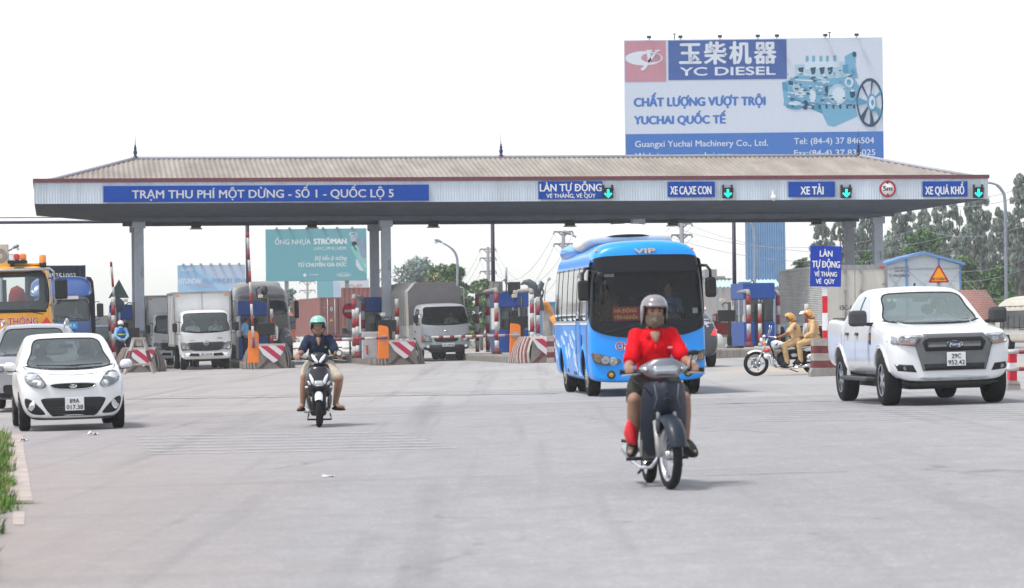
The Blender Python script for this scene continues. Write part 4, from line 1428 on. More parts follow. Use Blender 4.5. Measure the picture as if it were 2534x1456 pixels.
def plate(root,loc,w,h,lines,yellow=False):
 p=part('number_plate',[mat('plate_white',(.66,.67,.68),.4,var=.04)],root,lambda m:m.box((loc[0]-w/2,loc[1]-.012,loc[2]-h/2),(loc[0]+w/2,loc[1],loc[2]+h/2),bev=.006))
 g=MB()
 n=len(lines)
 for i,(s,wf)in enumerate(lines):
  zc=loc[2]+h*((n-1)/2-i)/n*.92
  hh=h/n*.66
  text(g,s,(-w*wf/2,-hh/2,w*wf/2,hh/2),face_front((loc[0],loc[1]-.0135,zc)),bold=.03)
 g.build('lettering',mat('plate_black',(.01,.01,.012),.5),p,fix=False)
WGLASS=glass('windscreen',(.80,.87,.86),ior=1.55,hz=.10,haze=(.42,.52,.53))
CABIN=mat('cabin_grey',(.30,.30,.30),.8,var=.1)
SGLASS=glass('side_glass',(.24,.27,.27),ior=1.8,hz=.04,haze=(.3,.33,.33))
TGLASS=glass('tinted_glass',(.10,.12,.13),hz=.02,haze=(.2,.22,.24))
LENS=glass('lamp_lens',(.88,.90,.92),hz=.10,haze=(.75,.78,.80))
LAMPIN=mat('lamp_reflector',(.66,.68,.70),.22,metal=.45,var=.15,scale=25)
LAMPDK=mat('lamp_dark',(.20,.205,.215),.3,metal=.3)
AMBER=mat('amber_lens',(.75,.18,.01),.25,coat=.6)
REDLENS=mat('red_lens',(.5,.008,.01),.25,coat=.6)
WPAINT=mat('white_car_paint',(.68,.69,.71),.30,var=.025,coat=.6,spec=.5)
SEAT=mat('seat_fabric',(.05,.05,.055),.85,var=.2)
SKIN=mat('skin',(.29,.165,.115),.55,var=.12,scale=12)
HAIR=mat('black_hair',(.012,.010,.010),.6,var=.3)
def seat(root,x,y,z,h=.62):
 m=MB()
 m.hull([(x+a,y+b,z+c)for a,b,c in((-.24,-.05,0),(.24,-.05,0),(-.21,.14,h),(.21,.14,h),(-.24,.10,0),(.24,.10,0),(-.2,.24,h),(.2,.24,h))],sub=2)
 m.hull([(x+a,y+b,z+c)for a,b,c in((-.13,.13,h+.04),(.13,.13,h+.04),(-.12,.16,h+.24),(.12,.16,h+.24),(-.13,.22,h+.04),(.13,.22,h+.04),(-.12,.24,h+.24),(.12,.24,h+.24))],sub=2)
 m.build('seat',SEAT,root)
def steering(root,x,y,z,r=.18):
 part('steering_wheel',BLACK,root,lambda m:(m.tube([(x+r*cos(a),y+.35*r*sin(a),z+r*.9*sin(a))for a in[2*pi*k/20 for k in range(20)]],.015,closed=True),m.cyl((x,y,z),(x,y-.3,z-.15),.03)))
def seal(root,bv,ws,r=.014,k=1.0):
 pts=[]
 for a,z in dense(ws,.08):
  h=bv.ray_cast(V((a,-20,z)),V((0,1,0)))[0]
  if h:pts.append(h+V((0,-.004,0)))
 part('windscreen_rubber',BLACK,root,lambda m:m.tube(pts,r,seg=6,closed=True))
def wiper(root,p,q,y,bvh=None):
 def yy(x,z):
  h=bvh.ray_cast(V((x,-20,z)),V((0,1,0)))if bvh else(None,)
  return(h[0].y if h[0]else y)-.025
 pts=[(p[0]+(q[0]-p[0])*t/6,0,p[1]+(q[1]-p[1])*t/6)for t in range(7)]
 part('wiper',BLACK,root,lambda m:m.tube([(a,yy(a,c),c)for a,b,c in pts],[.012]*3+[.009]*4,seg=6))
def driver(root,x,y,z,shirt,label,rz=0.0):
 """a seated person seen through the glass from chest up; a thing of its own"""
 w=root.matrix_basis@V((x,y,z))
 t=thing('person',label,'person',w,root.rotation_euler[2],None,root.scale[0])
 me=capsules([((0,0,-.05),.15,(0,.02,.25),.16),((-.12,.02,.30),.09,(.12,.02,.30),.09),((0,0,.35),.06,(0,-.01,.46),.055),((0,-.01,.53),(.078,.098,.12),Matrix()),((-.19,.02,.29),.07,(-.24,-.05,.05),.05),((.19,.02,.29),.07,(.24,-.05,.05),.05),((-.24,-.05,.05),.045,(-.15,-.30,.12),.035),((.24,-.05,.05),.045,(.15,-.30,.12),.035),((0,-.11,.52),.018,(0,-.10,.56),.012),((-.12,.0,-.05),.11,(-.14,-.38,-.08),.08),((.12,.0,-.05),.11,(.14,-.38,-.08),.08)],.016)
 mesh_obj('body',me,SKIN,t)
 me=capsules([((0,0,-.08),.165,(0,.02,.25),.175),((-.14,.02,.29),.10,(.14,.02,.29),.10),((-.19,.02,.29),.082,(-.235,-.03,.10),.07),((.19,.02,.29),.082,(.235,-.03,.10),.07)],.018)
 mesh_obj('shirt',me,shirt,t)
 m=MB();m.ell((0,.015,.575),(.088,.10,.085));m.build('hair',HAIR,t)
 return t
 # --- white hatchback
def hatch():
 q=Gp(184,1066)
 t=vehicle('hatchback','white small hatchback parked at the left kerb with its plate reading 89A 017.38','car',q,R(11),164*q.y/F)
 def st(y,zb,wl,zl,wm,zm,wb,zB,wg,zg,wr,zr,zt):
  return(y,[(0,zb),(wl*.7,zb),(wl,zl),(wm,zm),(wb,zB),(wg,zg),(wr,zr),(wr*.5,(zr+zt)/2+.004),(0,zt)])
 rows=[st(-.01,.24,.40,.26,.44,.45,.42,.60,.38,.66,.33,.70,.72),st(.05,.18,.60,.22,.66,.45,.64,.66,.57,.74,.48,.775,.79),st(.17,.17,.70,.21,.765,.45,.755,.70,.69,.81,.58,.845,.865),st(.42,.17,.72,.23,.79,.48,.79,.77,.745,.885,.61,.915,.935),st(.80,.18,.73,.24,.80,.50,.80,.82,.755,.93,.64,.965,.985),st(1.02,.18,.73,.24,.80,.50,.80,.86,.755,.95,.66,.99,1.005),st(1.50,.18,.73,.24,.80,.50,.80,.90,.695,1.20,.625,1.255,1.275),st(1.92,.18,.73,.24,.80,.50,.80,.92,.635,1.375,.575,1.435,1.452),st(2.50,.18,.73,.24,.80,.50,.80,.94,.625,1.40,.565,1.462,1.482),st(3.05,.18,.73,.24,.80,.50,.80,.96,.60,1.37,.52,1.435,1.46),st(3.42,.20,.70,.26,.77,.50,.77,.96,.62,1.20,.54,1.25,1.28),st(3.57,.24,.66,.30,.73,.50,.72,.85,.64,.95,.55,1.0,1.02),st(3.60,.30,.50,.34,.56,.50,.55,.75,.5,.82,.45,.86,.88)]
 me=cage(rows,3)
 bv=bvh_of(me)
 ws=spline([(-.62,.985),(-.555,1.17),(-.485,1.355),(-.25,1.385),(.25,1.385),(.485,1.355),(.555,1.17),(.62,.985),(.3,.94),(-.3,.94)],4)
 sw=[spline([(1.40,1.0),(1.78,1.28),(2.05,1.345),(2.28,1.345),(2.28,.985)],2),spline([(2.36,.985),(2.36,1.345),(2.85,1.33),(3.08,1.22),(3.0,1.02)],2)]
 cut=MB();cut.prism(ws,'y',-1,2.75)
 cuts=[cut]
 rwn=spline([(-.52,1.05),(-.46,1.32),(.46,1.32),(.52,1.05)],2)
 c=MB();c.prism(rwn,'y',2.4,4.5);cuts.append(c)
 for s_ in sw:
  c=MB();c.prism(s_,'x',-2,2);cuts.append(c)
 for y,r in((.70,.325),(3.085,.325)):
  for sx in(-1,1):
   c=MB();c.cyl((sx*.50,y,.285),(sx*1.2,y,.285),r,seg=36);cuts.append(c)
 o=carve(me,cuts,[WPAINT,CABIN])
 body_obj('body',o,t,[WPAINT,CABIN])
 dec('rear_window',SGLASS,t,bv,[rwn],side=1,off=.003,thick=0,step=.1)
 dec('windscreen',WGLASS,t,bv,[ws],off=.003,thick=0,step=.08)
 seal(t,bv,ws,.012)
 dec('windscreen_seal',BLACK,t,bv,[[(p[0]*1.0,p[1])for p in spline([(-.655,.968),(-.3,.915),(.3,.915),(.655,.968),(.62,.985),(.3,.942),(-.3,.942),(-.62,.985)],3)]],off=.006)
 for sx in(-1,1):
  for s_ in sw:dec('side_window',SGLASS,t,bv,[s_],axis='x',side=sx,off=.003,thick=0,step=.1)
  hl=spline([(sx*a,z)for a,z in((.715,.81),(.69,.87),(.62,.90),(.50,.855),(.42,.75),(.40,.69),(.44,.655),(.52,.652),(.63,.69),(.70,.75))],2)
  h=dec('headlight',[LAMPDK],t,bv,[hl],off=.004,step=.04)
  m=MB()
  for cx,cz,r in((.60,.79,.075),(.485,.70,.058)):
   hit=bv.ray_cast(V((sx*cx,-5,cz)),V((0,1,0)))[0]
   m.lathe([(r,-.012),(r*.9,.0),(r*.5,.012),(.001,.016)],Matrix.Translation(hit+V((0,-.012,0)))@Matrix.Rotation(pi/2,4,'X'),seg=20)
   m.lathe([(r*.4,-.016),(r*.36,-.03),(.001,-.034)],Matrix.Translation(hit+V((0,.016,0)))@Matrix.Rotation(pi/2,4,'X'),seg=16)
  m.build('reflector',LAMPIN,h,fix=False)
  dec('lens',LENS,h,bv,[hl],off=.03,thick=.03,step=.05)
  fp=spline([(sx*a,z)for a,z in((.715,.50),(.64,.485),(.54,.40),(.43,.275),(.47,.25),(.60,.262),(.68,.32),(.72,.42))],4)
  f=dec('fog_surround',BLACK,t,bv,[fp],off=.004,step=.04)
  dec('fog_lamp',LAMPIN,f,bv,[spline([(sx*(.62+.045*cos(a)-.02*sin(a)),.385+.075*sin(a))for a in[k*pi/5 for k in range(10)]],2)],off=.016)
  mo=MB()
  mo.hull([(sx*a,b,c)for a,b,c in((.78,1.10,.90),(.78,1.12,1.045),(1.0,1.08,.91),(.98,1.09,1.05),(.80,1.24,.90),(.81,1.24,1.04),(.99,1.22,.92),(.97,1.22,1.05),(.86,1.06,.90),(.87,1.07,1.05))],sub=2)
  mr=mo.build('mirror',WPAINT,t)
  part('mirror_base',BLACK,mr,lambda m:m.hull([(sx*a,b,c)for a,b,c in((.76,1.14,.88),(.76,1.14,.93),(.97,1.13,.90),(.97,1.13,.925),(.76,1.24,.88),(.76,1.24,.93),(.97,1.2,.9),(.97,1.2,.925))],sub=1))
  for y in(.70,3.085):wheel(t,sx*.795,y,.285,.17)
 gr=spline([(-.34,.695),(-.25,.715),(0,.722),(.25,.715),(.34,.695),(.27,.645),(.1,.628),(-.1,.628),(-.27,.645)],4)
 part('bonnet_gap',mat('gap_grey',(.10,.10,.10),.7),t,lambda m:m.tube([bv.ray_cast(V((x,y,3)),V((0,0,-1)))[0]+V((0,0,.001))for x,y in((-.70,.98),(-.66,.60),(-.55,.30),(-.30,.17),(0,.13),(.30,.17),(.55,.30),(.66,.60),(.70,.98))],.006,seg=5))
 g=dec('upper_grille',[BLACK],t,bv,[gr],off=.005,step=.05)
 part('grille_chrome',CHROME,g,lambda m:m.tube([bv.ray_cast(V((a,-5,z)),V((0,1,0)))[0]+V((0,-.012,0))for a,z in gr],.008,seg=6,closed=True))
 b=dec('badge',CHROME,t,bv,[oval(0,.675,.058,.03)],off=.014,step=.02)
 gl=MB();yb=bv.ray_cast(V((0,-5,.675)),V((0,1,0)))[0].y-.016
 text(gl,'KIA',(-.042,-.014,.042,.014),face_front((0,yb,.675)),bold=.04);gl.build('lettering',BLACK,b,fix=False)
 lg=spline([(-.445,.495),(-.2,.503),(.2,.503),(.445,.495),(.475,.44),(.34,.24),(.2,.225),(-.2,.225),(-.34,.24),(-.475,.44)],3)
 g=dec('lower_grille',[BLACK],t,bv,[lg],off=.005,step=.05)
 part('mesh',DARK,g,lambda m:[m.cyl((-.36,bv.ray_cast(V((0,-5,z)),V((0,1,0)))[0].y-.012,z),(.36,bv.ray_cast(V((0,-5,z)),V((0,1,0)))[0].y-.012,z),.006,seg=5)for z in(.26,.29,.32,.35)])
 dec('lip_spoiler',[mat('dark_trim',(.05,.045,.06),.5)],t,bv,[spline([(-.62,.215),(-.3,.195),(.3,.195),(.62,.215),(.58,.178),(.3,.168),(-.3,.168),(-.58,.178)],3)],off=.012)
 plate(t,(.015,bv.ray_cast(V((0,-5,.4)),V((0,1,0)))[0].y-.02,.405),.285,.20,[('89A',.50),('017.38',.86)])
 for x in(-.34,.34):
  seat(t,x,1.95,.55)
  seat(t,x,2.55,.58,.45)
 steering(t,.34,1.55,.95)
 part('rear_view_mirror',BLACK,t,lambda m:m.box((-.11,1.70,1.24),(.11,1.73,1.30),bev=.01))
 part('dashboard',mat('dash_grey',(.09,.09,.095),.7),t,lambda m:m.hull([(-.62,1.0,.85),(.62,1.0,.85),(-.62,1.0,.93),(.62,1.0,.93),(-.6,1.5,.80),(.6,1.5,.80),(-.6,1.45,.97),(.6,1.45,.97)],sub=1))
 wiper(t,(-.50,.985),(.05,.975),1.0,bv);wiper(t,(.02,.975),(.5,.99),1.0,bv)
 part('sticker',mat('sticker_green',(.25,.45,.25),.5),t,lambda m:m.lathe([(.001,0),(.03,0)],Matrix.Translation((-.43,1.70,1.28))@Matrix.Rotation(pi/2,4,'X')))
 return t
hatch()
# --- grey SUV and its dark sister
def suv(t,paint,rear_only=False):
 def st(y,zb,wl,zl,wm,zm,wb,zB,wg,zg,wr,zr,zt):
  return(y,[(0,zb),(wl*.7,zb),(wl,zl),(wm,zm),(wb,zB),(wg,zg),(wr,zr),(wr*.5,(zr+zt)/2+.004),(0,zt)])
 rows=[st(-.01,.30,.55,.33,.60,.52,.58,.72,.52,.82,.46,.87,.89),st(.07,.24,.74,.28,.80,.52,.79,.78,.72,.90,.6,.94,.96),st(.28,.23,.82,.28,.90,.52,.89,.84,.82,.98,.68,1.02,1.04),st(.85,.24,.83,.30,.91,.55,.91,.95,.85,1.07,.72,1.10,1.12),st(1.15,.24,.83,.30,.91,.55,.91,.98,.85,1.09,.74,1.13,1.14),st(1.7,.24,.83,.3,.91,.55,.91,1.02,.76,1.36,.68,1.43,1.45),st(2.1,.24,.83,.3,.91,.55,.91,1.04,.69,1.55,.61,1.63,1.655),st(2.8,.24,.83,.3,.91,.55,.91,1.06,.68,1.58,.6,1.66,1.685),st(3.7,.24,.83,.3,.91,.55,.91,1.08,.67,1.55,.59,1.62,1.64),st(4.3,.26,.80,.32,.88,.55,.87,1.06,.70,1.32,.62,1.38,1.40),st(4.5,.3,.75,.36,.84,.6,.82,.98,.72,1.08,.62,1.12,1.14),st(4.55,.36,.6,.4,.7,.6,.68,.9,.6,.96,.5,1.0,1.02)]
 me=cage(rows,2);bv=bvh_of(me)
 ws=spline([(-.66,1.10),(-.60,1.33),(-.51,1.54),(-.25,1.57),(.25,1.57),(.51,1.54),(.60,1.33),(.66,1.10),(.35,1.06),(-.35,1.06)],4)
 c=MB();c.prism(ws,'y',-1,2.6);cuts=[c]
 for y in(.92,3.55):
  for sx in(-1,1):
   c=MB();c.cyl((sx*.58,y,.35),(sx*1.3,y,.35),.40,seg=32);cuts.append(c)
 body_obj('body',carve(me,cuts,[paint,INSIDE]),t,[paint,INSIDE])
 dec('windscreen',WGLASS,t,bv,[ws],off=.003,thick=0,step=.1)
 seal(t,bv,ws,.014)
 rw=spline([(-.56,1.13),(-.5,1.50),(.5,1.50),(.56,1.13)],3)
 dec('rear_window',TGLASS,t,bv,[rw],side=1,off=.006,step=.1)
 for sx in(-1,1):
  dec('side_window',TGLASS,t,bv,[spline([(1.75,1.16),(2.2,1.46),(2.6,1.52),(3.5,1.50),(3.95,1.28),(3.8,1.17)],3)],axis='x',side=sx,off=.004,step=.1)
  hl=spline([(sx*a,z)for a,z in((.87,.93),(.80,.965),(.60,.90),(.48,.83),(.50,.765),(.66,.76),(.82,.80))],3)
  h=dec('headlight',[LAMPDK],t,bv,[hl],off=.004,step=.05)
  hit=bv.ray_cast(V((sx*.70,-5,.85)),V((0,1,0)))[0]
  hit2=bv.ray_cast(V((sx*.58,-5,.82)),V((0,1,0)))[0]
  part('reflector',LAMPIN,h,lambda m:[m.lathe([(r,-.02),(r*.7,.0),(.001,-.02)],Matrix.Translation(p+V((0,-.012,0)))@Matrix.Rotation(-pi/2,4,'X'),seg=18)for p,r in((hit,.058),(hit2,.045))])
  dec('lens',LENS,h,bv,[hl],off=.035,thick=.03,step=.06)
  dec('fog_lamp',LAMPIN,t,bv,[rrect(sx*.68,.50,.26,.045,.02)],off=.012)
  tl=[(sx*a,z)for a,z in((.88,1.06),(.72,1.10),(.68,1.0),(.62,.90),(.84,.88))]
  dec('tail_light',mat('tail_light_lit',(.5,.01,.01),.3,emit=(1,.05,.04),estr=.5)if rear_only else REDLENS,t,bv,[tl],side=1,off=.01,step=.06)
  part('mirror',paint,t,lambda m:m.hull([(sx*a,b,c)for a,b,c in((.92,1.35,1.06),(.92,1.36,1.17),(1.10,1.34,1.08),(1.09,1.35,1.19),(.94,1.46,1.06),(.94,1.46,1.18),(1.08,1.44,1.08),(1.07,1.44,1.19))],sub=2))
  part('roof_rail',ALU,t,lambda m:m.tube([(sx*.60,1.95,1.615),(sx*.615,2.1,1.70),(sx*.61,2.8,1.74),(sx*.60,3.6,1.71),(sx*.59,3.8,1.64)],.022,seg=8))
  for y in(.92,3.55):wheel(t,sx*.90,y,.35,.22)
 for z in(.73,.79,.85):dec('grille_bar',CHROME,t,bv,[rrect(0,z,.84,.03,.012)],off=.02)
 dec('lower_grille',BLACK,t,bv,[rrect(0,.44,1.0,.16,.05)],off=.006)
 dec('bumper_trim',BLACK,t,bv,[rrect(0,.32,1.5,.10,.03)],off=.008)
 for x in(-.37,.37):seat(t,x,2.15,.72,.6)
 part('dashboard',mat('dash_grey',(.09,.09,.095),.7),t,lambda m:m.hull([(-.65,1.2,.98),(.65,1.2,.98),(-.65,1.2,1.05),(.65,1.2,1.05),(-.62,1.7,.95),(.62,1.7,.95),(-.62,1.65,1.09),(.62,1.65,1.09)],sub=1))
 part('antenna',BLACK,t,lambda m:m.cyl((.35,3.7,1.62),(.36,3.95,1.80),.008,seg=6))
GREYP=mat('grey_car_paint',(.30,.30,.32),.3,metal=.35,var=.04,coat=.7)
k=vehicle('suv','grey suv with silver roof rails cropped by the left edge behind the white hatchback','car',on_ground(74,61),R(5.5),1.0)
suv(k,GREYP)
p=on_ground(1644,96)
k=vehicle('suv','dark suv showing one lit tail light past the right side of the blue bus','car',p,R(186),1.0)
suv(k,mat('dark_car_paint',(.035,.04,.05),.3,metal=.3,coat=.7),True)
# --- white double cab pickup
def pickup():
 q=Gp(2364,1003)
 t=vehicle('pickup_truck','white double cab pickup with grey grille and plate reading 29C 952.42','pickup',q,R(5.2),166*q.y/F*1.0)
 def st(y,zb,wl,zl,wm,zm,wb,zB,wg,zg,wr,zr,zt):
  return(y,[(0,zb),(wl*.7,zb),(wl,zl),(wm,zm),(wb,zB),(wg,zg),(wr,zr),(wr*.5,(zr+zt)/2+.004),(0,zt)])
 rows=[st(-.01,.40,.52,.42,.60,.62,.60,.88,.58,1.00,.50,1.05,1.06),st(.06,.36,.72,.38,.80,.62,.80,.92,.74,1.04,.62,1.08,1.10),st(.22,.36,.84,.40,.90,.62,.90,.98,.84,1.09,.70,1.13,1.15),st(.60,.40,.88,.44,.93,.66,.93,1.04,.87,1.14,.74,1.18,1.20),st(1.25,.42,.88,.46,.93,.68,.93,1.10,.87,1.19,.76,1.23,1.25),st(1.55,.42,.88,.46,.93,.68,.93,1.12,.86,1.22,.76,1.26,1.27),st(2.05,.42,.88,.46,.93,.68,.93,1.14,.79,1.50,.70,1.56,1.58),st(2.42,.42,.88,.46,.93,.68,.93,1.16,.735,1.68,.64,1.755,1.78),st(3.0,.42,.88,.46,.93,.68,.93,1.18,.72,1.71,.63,1.79,1.82),st(3.55,.42,.88,.46,.93,.68,.93,1.20,.71,1.70,.62,1.775,1.80),st(3.80,.42,.88,.46,.93,.68,.93,1.20,.73,1.60,.65,1.66,1.68),st(3.90,.42,.88,.46,.93,.68,.93,1.22,.86,1.27,.80,1.28,1.285),st(4.10,.44,.88,.48,.93,.68,.93,1.24,.87,1.285,.80,1.29,1.295),st(5.2,.50,.88,.54,.93,.72,.93,1.26,.87,1.31,.80,1.315,1.32),st(5.36,.54,.82,.58,.90,.74,.90,1.24,.84,1.29,.78,1.30,1.305)]
 me=cage(rows,3);bv=bvh_of(me)
 ws=spline([(-.705,1.285),(-.65,1.48),(-.585,1.665),(-.3,1.70),(.3,1.70),(.585,1.665),(.65,1.48),(.705,1.285),(.4,1.235),(-.4,1.235)],4)
 sw=[spline([(1.90,1.25),(2.2,1.46),(2.48,1.63),(2.78,1.66),(2.80,1.25)],2),spline([(2.88,1.25),(2.88,1.66),(3.3,1.655),(3.55,1.60),(3.62,1.27)],2)]
 c=MB();c.prism(ws,'y',-1,3.5);cuts=[c]
 rwn=spline([(-.55,1.34),(-.50,1.60),(.50,1.60),(.55,1.34)],2)
 c=MB();c.prism(rwn,'y',2.5,4.5);cuts.append(c)
 for s_ in sw:
  c=MB();c.prism(s_,'x',-2,2);cuts.append(c)
 for y in(.92,4.14):
  for sx in(-1,1):
   c=MB();c.cyl((sx*.62,y,.42),(sx*1.3,y,.42),.455,seg=36);cuts.append(c)
 body_obj('body',carve(me,cuts,[WPAINT,CABIN]),t,[WPAINT,CABIN])
 dec('rear_window',SGLASS,t,bv,[rwn],side=1,off=.003,thick=0,step=.1)
 dec('windscreen',glass('pickup_screen',(.72,.82,.80),ior=1.6,hz=.24,haze=(.42,.54,.54)),t,bv,[ws],off=.003,thick=0,step=.1)  # teal film puts sky sheen into the pane's colour, over some dust
 seal(t,bv,ws,.014)
 dec('windscreen_seal',BLACK,t,bv,[spline([(-.74,1.27),(-.4,1.215),(.4,1.215),(.74,1.27),(.705,1.285),(.4,1.237),(-.4,1.237),(-.705,1.285)],3)],off=.006)
 GREYT=mat('grille_grey',(.12,.125,.13),.45,metal=.2,var=.08)
 DKT=mat('dark_grey_trim',(.045,.047,.05),.55)
 for sx in(-1,1):
  for s_ in sw:dec('side_window',glass('bright_side_glass',(.5,.52,.54),ior=1.35,hz=.42,haze=(.52,.56,.60),rough=.35),t,bv,[s_],axis='x',side=sx,off=.003,thick=0,step=.1)  # whitish film painted into the panes in place of bright sky
  dec('door_pillar',BLACK,t,bv,[[(2.795,1.25),(2.885,1.25),(2.885,1.66),(2.78,1.66)]],axis='x',side=sx,off=.005)
  hl=[(sx*a,z)for a,z in((.915,1.055),(.86,1.075),(.49,1.06),(.585,.89),(.88,.93),(.912,.97))]
  h=dec('headlight',[LAMPDK],t,bv,[hl],off=.004,step=.05)
  hit=bv.ray_cast(V((sx*.76,-5,.99)),V((0,1,0)))[0]
  hit2=bv.ray_cast(V((sx*.63,-5,.99)),V((0,1,0)))[0]
  part('reflector',LAMPIN,h,lambda m:[m.lathe([(r,-.03),(r*.8,-.01),(r*.4,-.0),(.001,-.02)],Matrix.Translation(p+V((0,-.01,0)))@Matrix.Rotation(-pi/2,4,'X'),seg=20)for p,r in((hit,.062),(hit2,.05))])
  dec('turn_lamp',AMBER,h,bv,[[(sx*a,z)for a,z in((.88,.945),(.60,.905),(.585,.945),(.80,.965))]],off=.02,step=.05)
  dec('lens',LENS,h,bv,[hl],off=.045,thick=.04,step=.06)
  fo=dec('fog_surround',BLACK,t,bv,[[(sx*a,z)for a,z in((.865,.635),(.62,.615),(.565,.505),(.82,.53))]],off=.006,step=.05)
  hit3=bv.ray_cast(V((sx*.73,-5,.575)),V((0,1,0)))[0]
  part('fog_lamp',LAMPDK,fo,lambda m:m.lathe([(.034,-.012),(.022,-.006),(.001,-.012)],Matrix.Translation(hit3)@Matrix.Rotation(-pi/2,4,'X'),seg=18))
  x0,x1=sorted((sx*.96,sx*1.235))
  mr=MB().box((x0,1.62,1.205),(x1,1.80,1.45),bev=.055).build('mirror',DKT,t)
  part('mirror_arm',BLACK,mr,lambda m:m.hull([(sx*a,b,c)for a,b,c in((.86,1.68,1.2),(.86,1.68,1.26),(1.02,1.7,1.22),(1.02,1.7,1.26),(.86,1.8,1.2),(.86,1.8,1.26),(1.02,1.78,1.22),(1.02,1.78,1.26))],sub=0))
  for y in(.92,4.14):wheel(t,sx*.93,y,.385,.26)
  for y in(2.68,3.45):dec('door_handle',[DKT],t,bv,[rrect(y,1.08,.16,.045,.02)],axis='x',side=sx,off=.035,thick=.035)
  dec('fender_vent',BLACK,t,bv,[[(1.62,1.10),(1.72,1.10),(1.70,.95),(1.60,.92)]],axis='x',side=sx,off=.012)
  dec('marker_lamp',AMBER,t,bv,[rrect(1.655,1.03,.05,.07,.01)],axis='x',side=sx,off=.02)
  part('side_step',DKT,t,lambda m:(m.box((sx*.86 if sx>0 else-1.04,1.55,.36),(1.04 if sx>0 else-.86,3.55,.42),bev=.02),m.box((min(sx*.7,sx*.9),1.8,.38),(max(sx*.7,sx*.9),1.9,.44)),m.box((min(sx*.7,sx*.9),3.2,.38),(max(sx*.7,sx*.9),3.3,.44))))
  dec('arch_lip',WPAINT,t,bv,[[(.92+.50*cos(a),.42+.50*sin(a))for a in[pi*k/14 for k in range(15)]]+[(.92+.46*cos(a),.42+.46*sin(a))for a in[pi*(14-k)/14 for k in range(15)]]],axis='x',side=sx,off=.02,thick=.03,step=.2)
  dec('arch_lip',WPAINT,t,bv,[[(4.14+.50*cos(a),.42+.50*sin(a))for a in[pi*k/14 for k in range(15)]]+[(4.14+.46*cos(a),.42+.46*sin(a))for a in[pi*(14-k)/14 for k in range(15)]]],axis='x',side=sx,off=.02,thick=.03,step=.2)
  dec('tail_light',REDLENS,t,bv,[rrect(5.28,1.05,.12,.40,.03)],axis='x',side=sx,off=.012)
  part('shut_line',BLACK,t,lambda m:[decal(m,bv,[(y0-.006,.52),(y0+.006,.52),(y0+.006,1.2),(y0-.006,1.2)],axis='x',side=sx,off=.002,thick=0,step=.12)for y0 in(1.78,2.84,3.72,3.93)])
 gf=[(-.585,.92),(-.45,1.075),(.45,1.075),(.585,.92),(.475,.525),(-.475,.525)]
 g=dec('grille',[GREYT],t,bv,[gf],off=.03,thick=.04,step=.06)
 dec('grille_opening',[BLACK],g,bv,[[(-.48,.94),(-.42,1.015),(.42,1.015),(.48,.94),(.43,.815),(-.43,.815)]],off=.038,step=.06)
 dec('grille_bar',[GREYT],g,bv,[rrect(0,.915,.80,.075,.01)],off=.055,thick=.02)
 dec('air_intake',[BLACK],g,bv,[[(-.46,.625),(.46,.625),(.44,.535),(-.44,.535)]],off=.038)
 b=dec('badge',[CHROME],g,bv,[oval(0,.915,.125,.056)],off=.068,step=.03)
 dec('badge_field',[mat('badge_blue',(.02,.035,.09),.3,coat=.5)],b,bv,[oval(0,.915,.112,.045)],off=.071,step=.03)
 gl=MB();yb=bv.ray_cast(V((0,-5,.915)),V((0,1,0)))[0].y-.074
 text(gl,'Ford',(-.075,-.02,.075,.022),face_front((0,yb,.912)),bold=.03,italic=.25);gl.build('lettering',LETTER,b,fix=False)
 plate(t,(.02,-.065,.69),.285,.205,[('29C',.50),('952.42',.88)])
 dec('skid_plate',[mat('skid_silver',(.45,.46,.46),.4,metal=.5)],t,bv,[spline([(-.46,.435),(.46,.435),(.48,.40),(.40,.385),(.30,.395),(.24,.385),(.12,.40),(-.12,.40),(-.24,.385),(-.30,.395),(-.40,.385),(-.48,.40)],2)],off=.025,thick=.03)
 part('valance',[mat('valance_black',(.03,.031,.033),.7)],t,lambda m:m.hull([(-.82,.12,.39),(.82,.12,.39),(-.78,.16,.26),(.78,.16,.26),(-.80,.6,.39),(.80,.6,.39),(-.76,.6,.27),(.76,.6,.27),(-.5,.04,.38),(.5,.04,.38),(-.48,.08,.26),(.48,.08,.26)],sub=1))
 part('underbody',BLACK,t,lambda m:m.box((-.55,.5,.24),(.55,4.9,.5)))
 part('tonneau_cover',BLACK,t,lambda m:m.box((-.80,3.98,1.318),(.80,5.28,1.335),bev=.005))
 part('hood_crease',WPAINT,t,lambda m:[m.tube([bv.ray_cast(V((sx*x,y,3)),V((0,0,-1)))[0]+V((0,0,-.004))for x,y in((.46,.35),(.50,.7),(.54,1.1),(.58,1.45))],.012,seg=6)for sx in(-1,1)])
 part('roof_antenna',mat('purple_black',(.05,.02,.12),.5),t,lambda m:m.hull([(-.025,2.55,1.80),(.025,2.55,1.80),(-.025,2.65,1.80),(.025,2.65,1.80),(-.015,2.58,1.865),(.015,2.58,1.865),(-.015,2.63,1.87),(.015,2.63,1.87)],sub=1))
 for x in(-.38,.38):
  seat(t,x,2.55,.88,.5);seat(t,x,3.25,.85,.45)
 steering(t,.38,2.12,1.22)
 part('dashboard',mat('dash_grey',(.09,.09,.095),.7),t,lambda m:m.hull([(-.7,1.6,1.1),(.7,1.6,1.1),(-.7,1.6,1.2),(.7,1.6,1.2),(-.68,2.1,1.05),(.68,2.1,1.05),(-.68,2.0,1.24),(.68,2.0,1.24)],sub=1))
 part('rear_view_mirror',BLACK,t,lambda m:m.box((-.12,2.2,1.56),(.12,2.23,1.63),bev=.01))
 wiper(t,(-.64,1.262),(-.05,1.258),1.5,bv);wiper(t,(.0,1.262),(.58,1.275),1.5,bv)
 part('sticker',mat('sticker_green',(.25,.45,.25),.5),t,lambda m:[m.lathe([(.001,0),(.035,0)],Matrix.Translation((x,2.18,1.60))@Matrix.Rotation(R(60),4,'X'))for x in(-.50,-.41)])
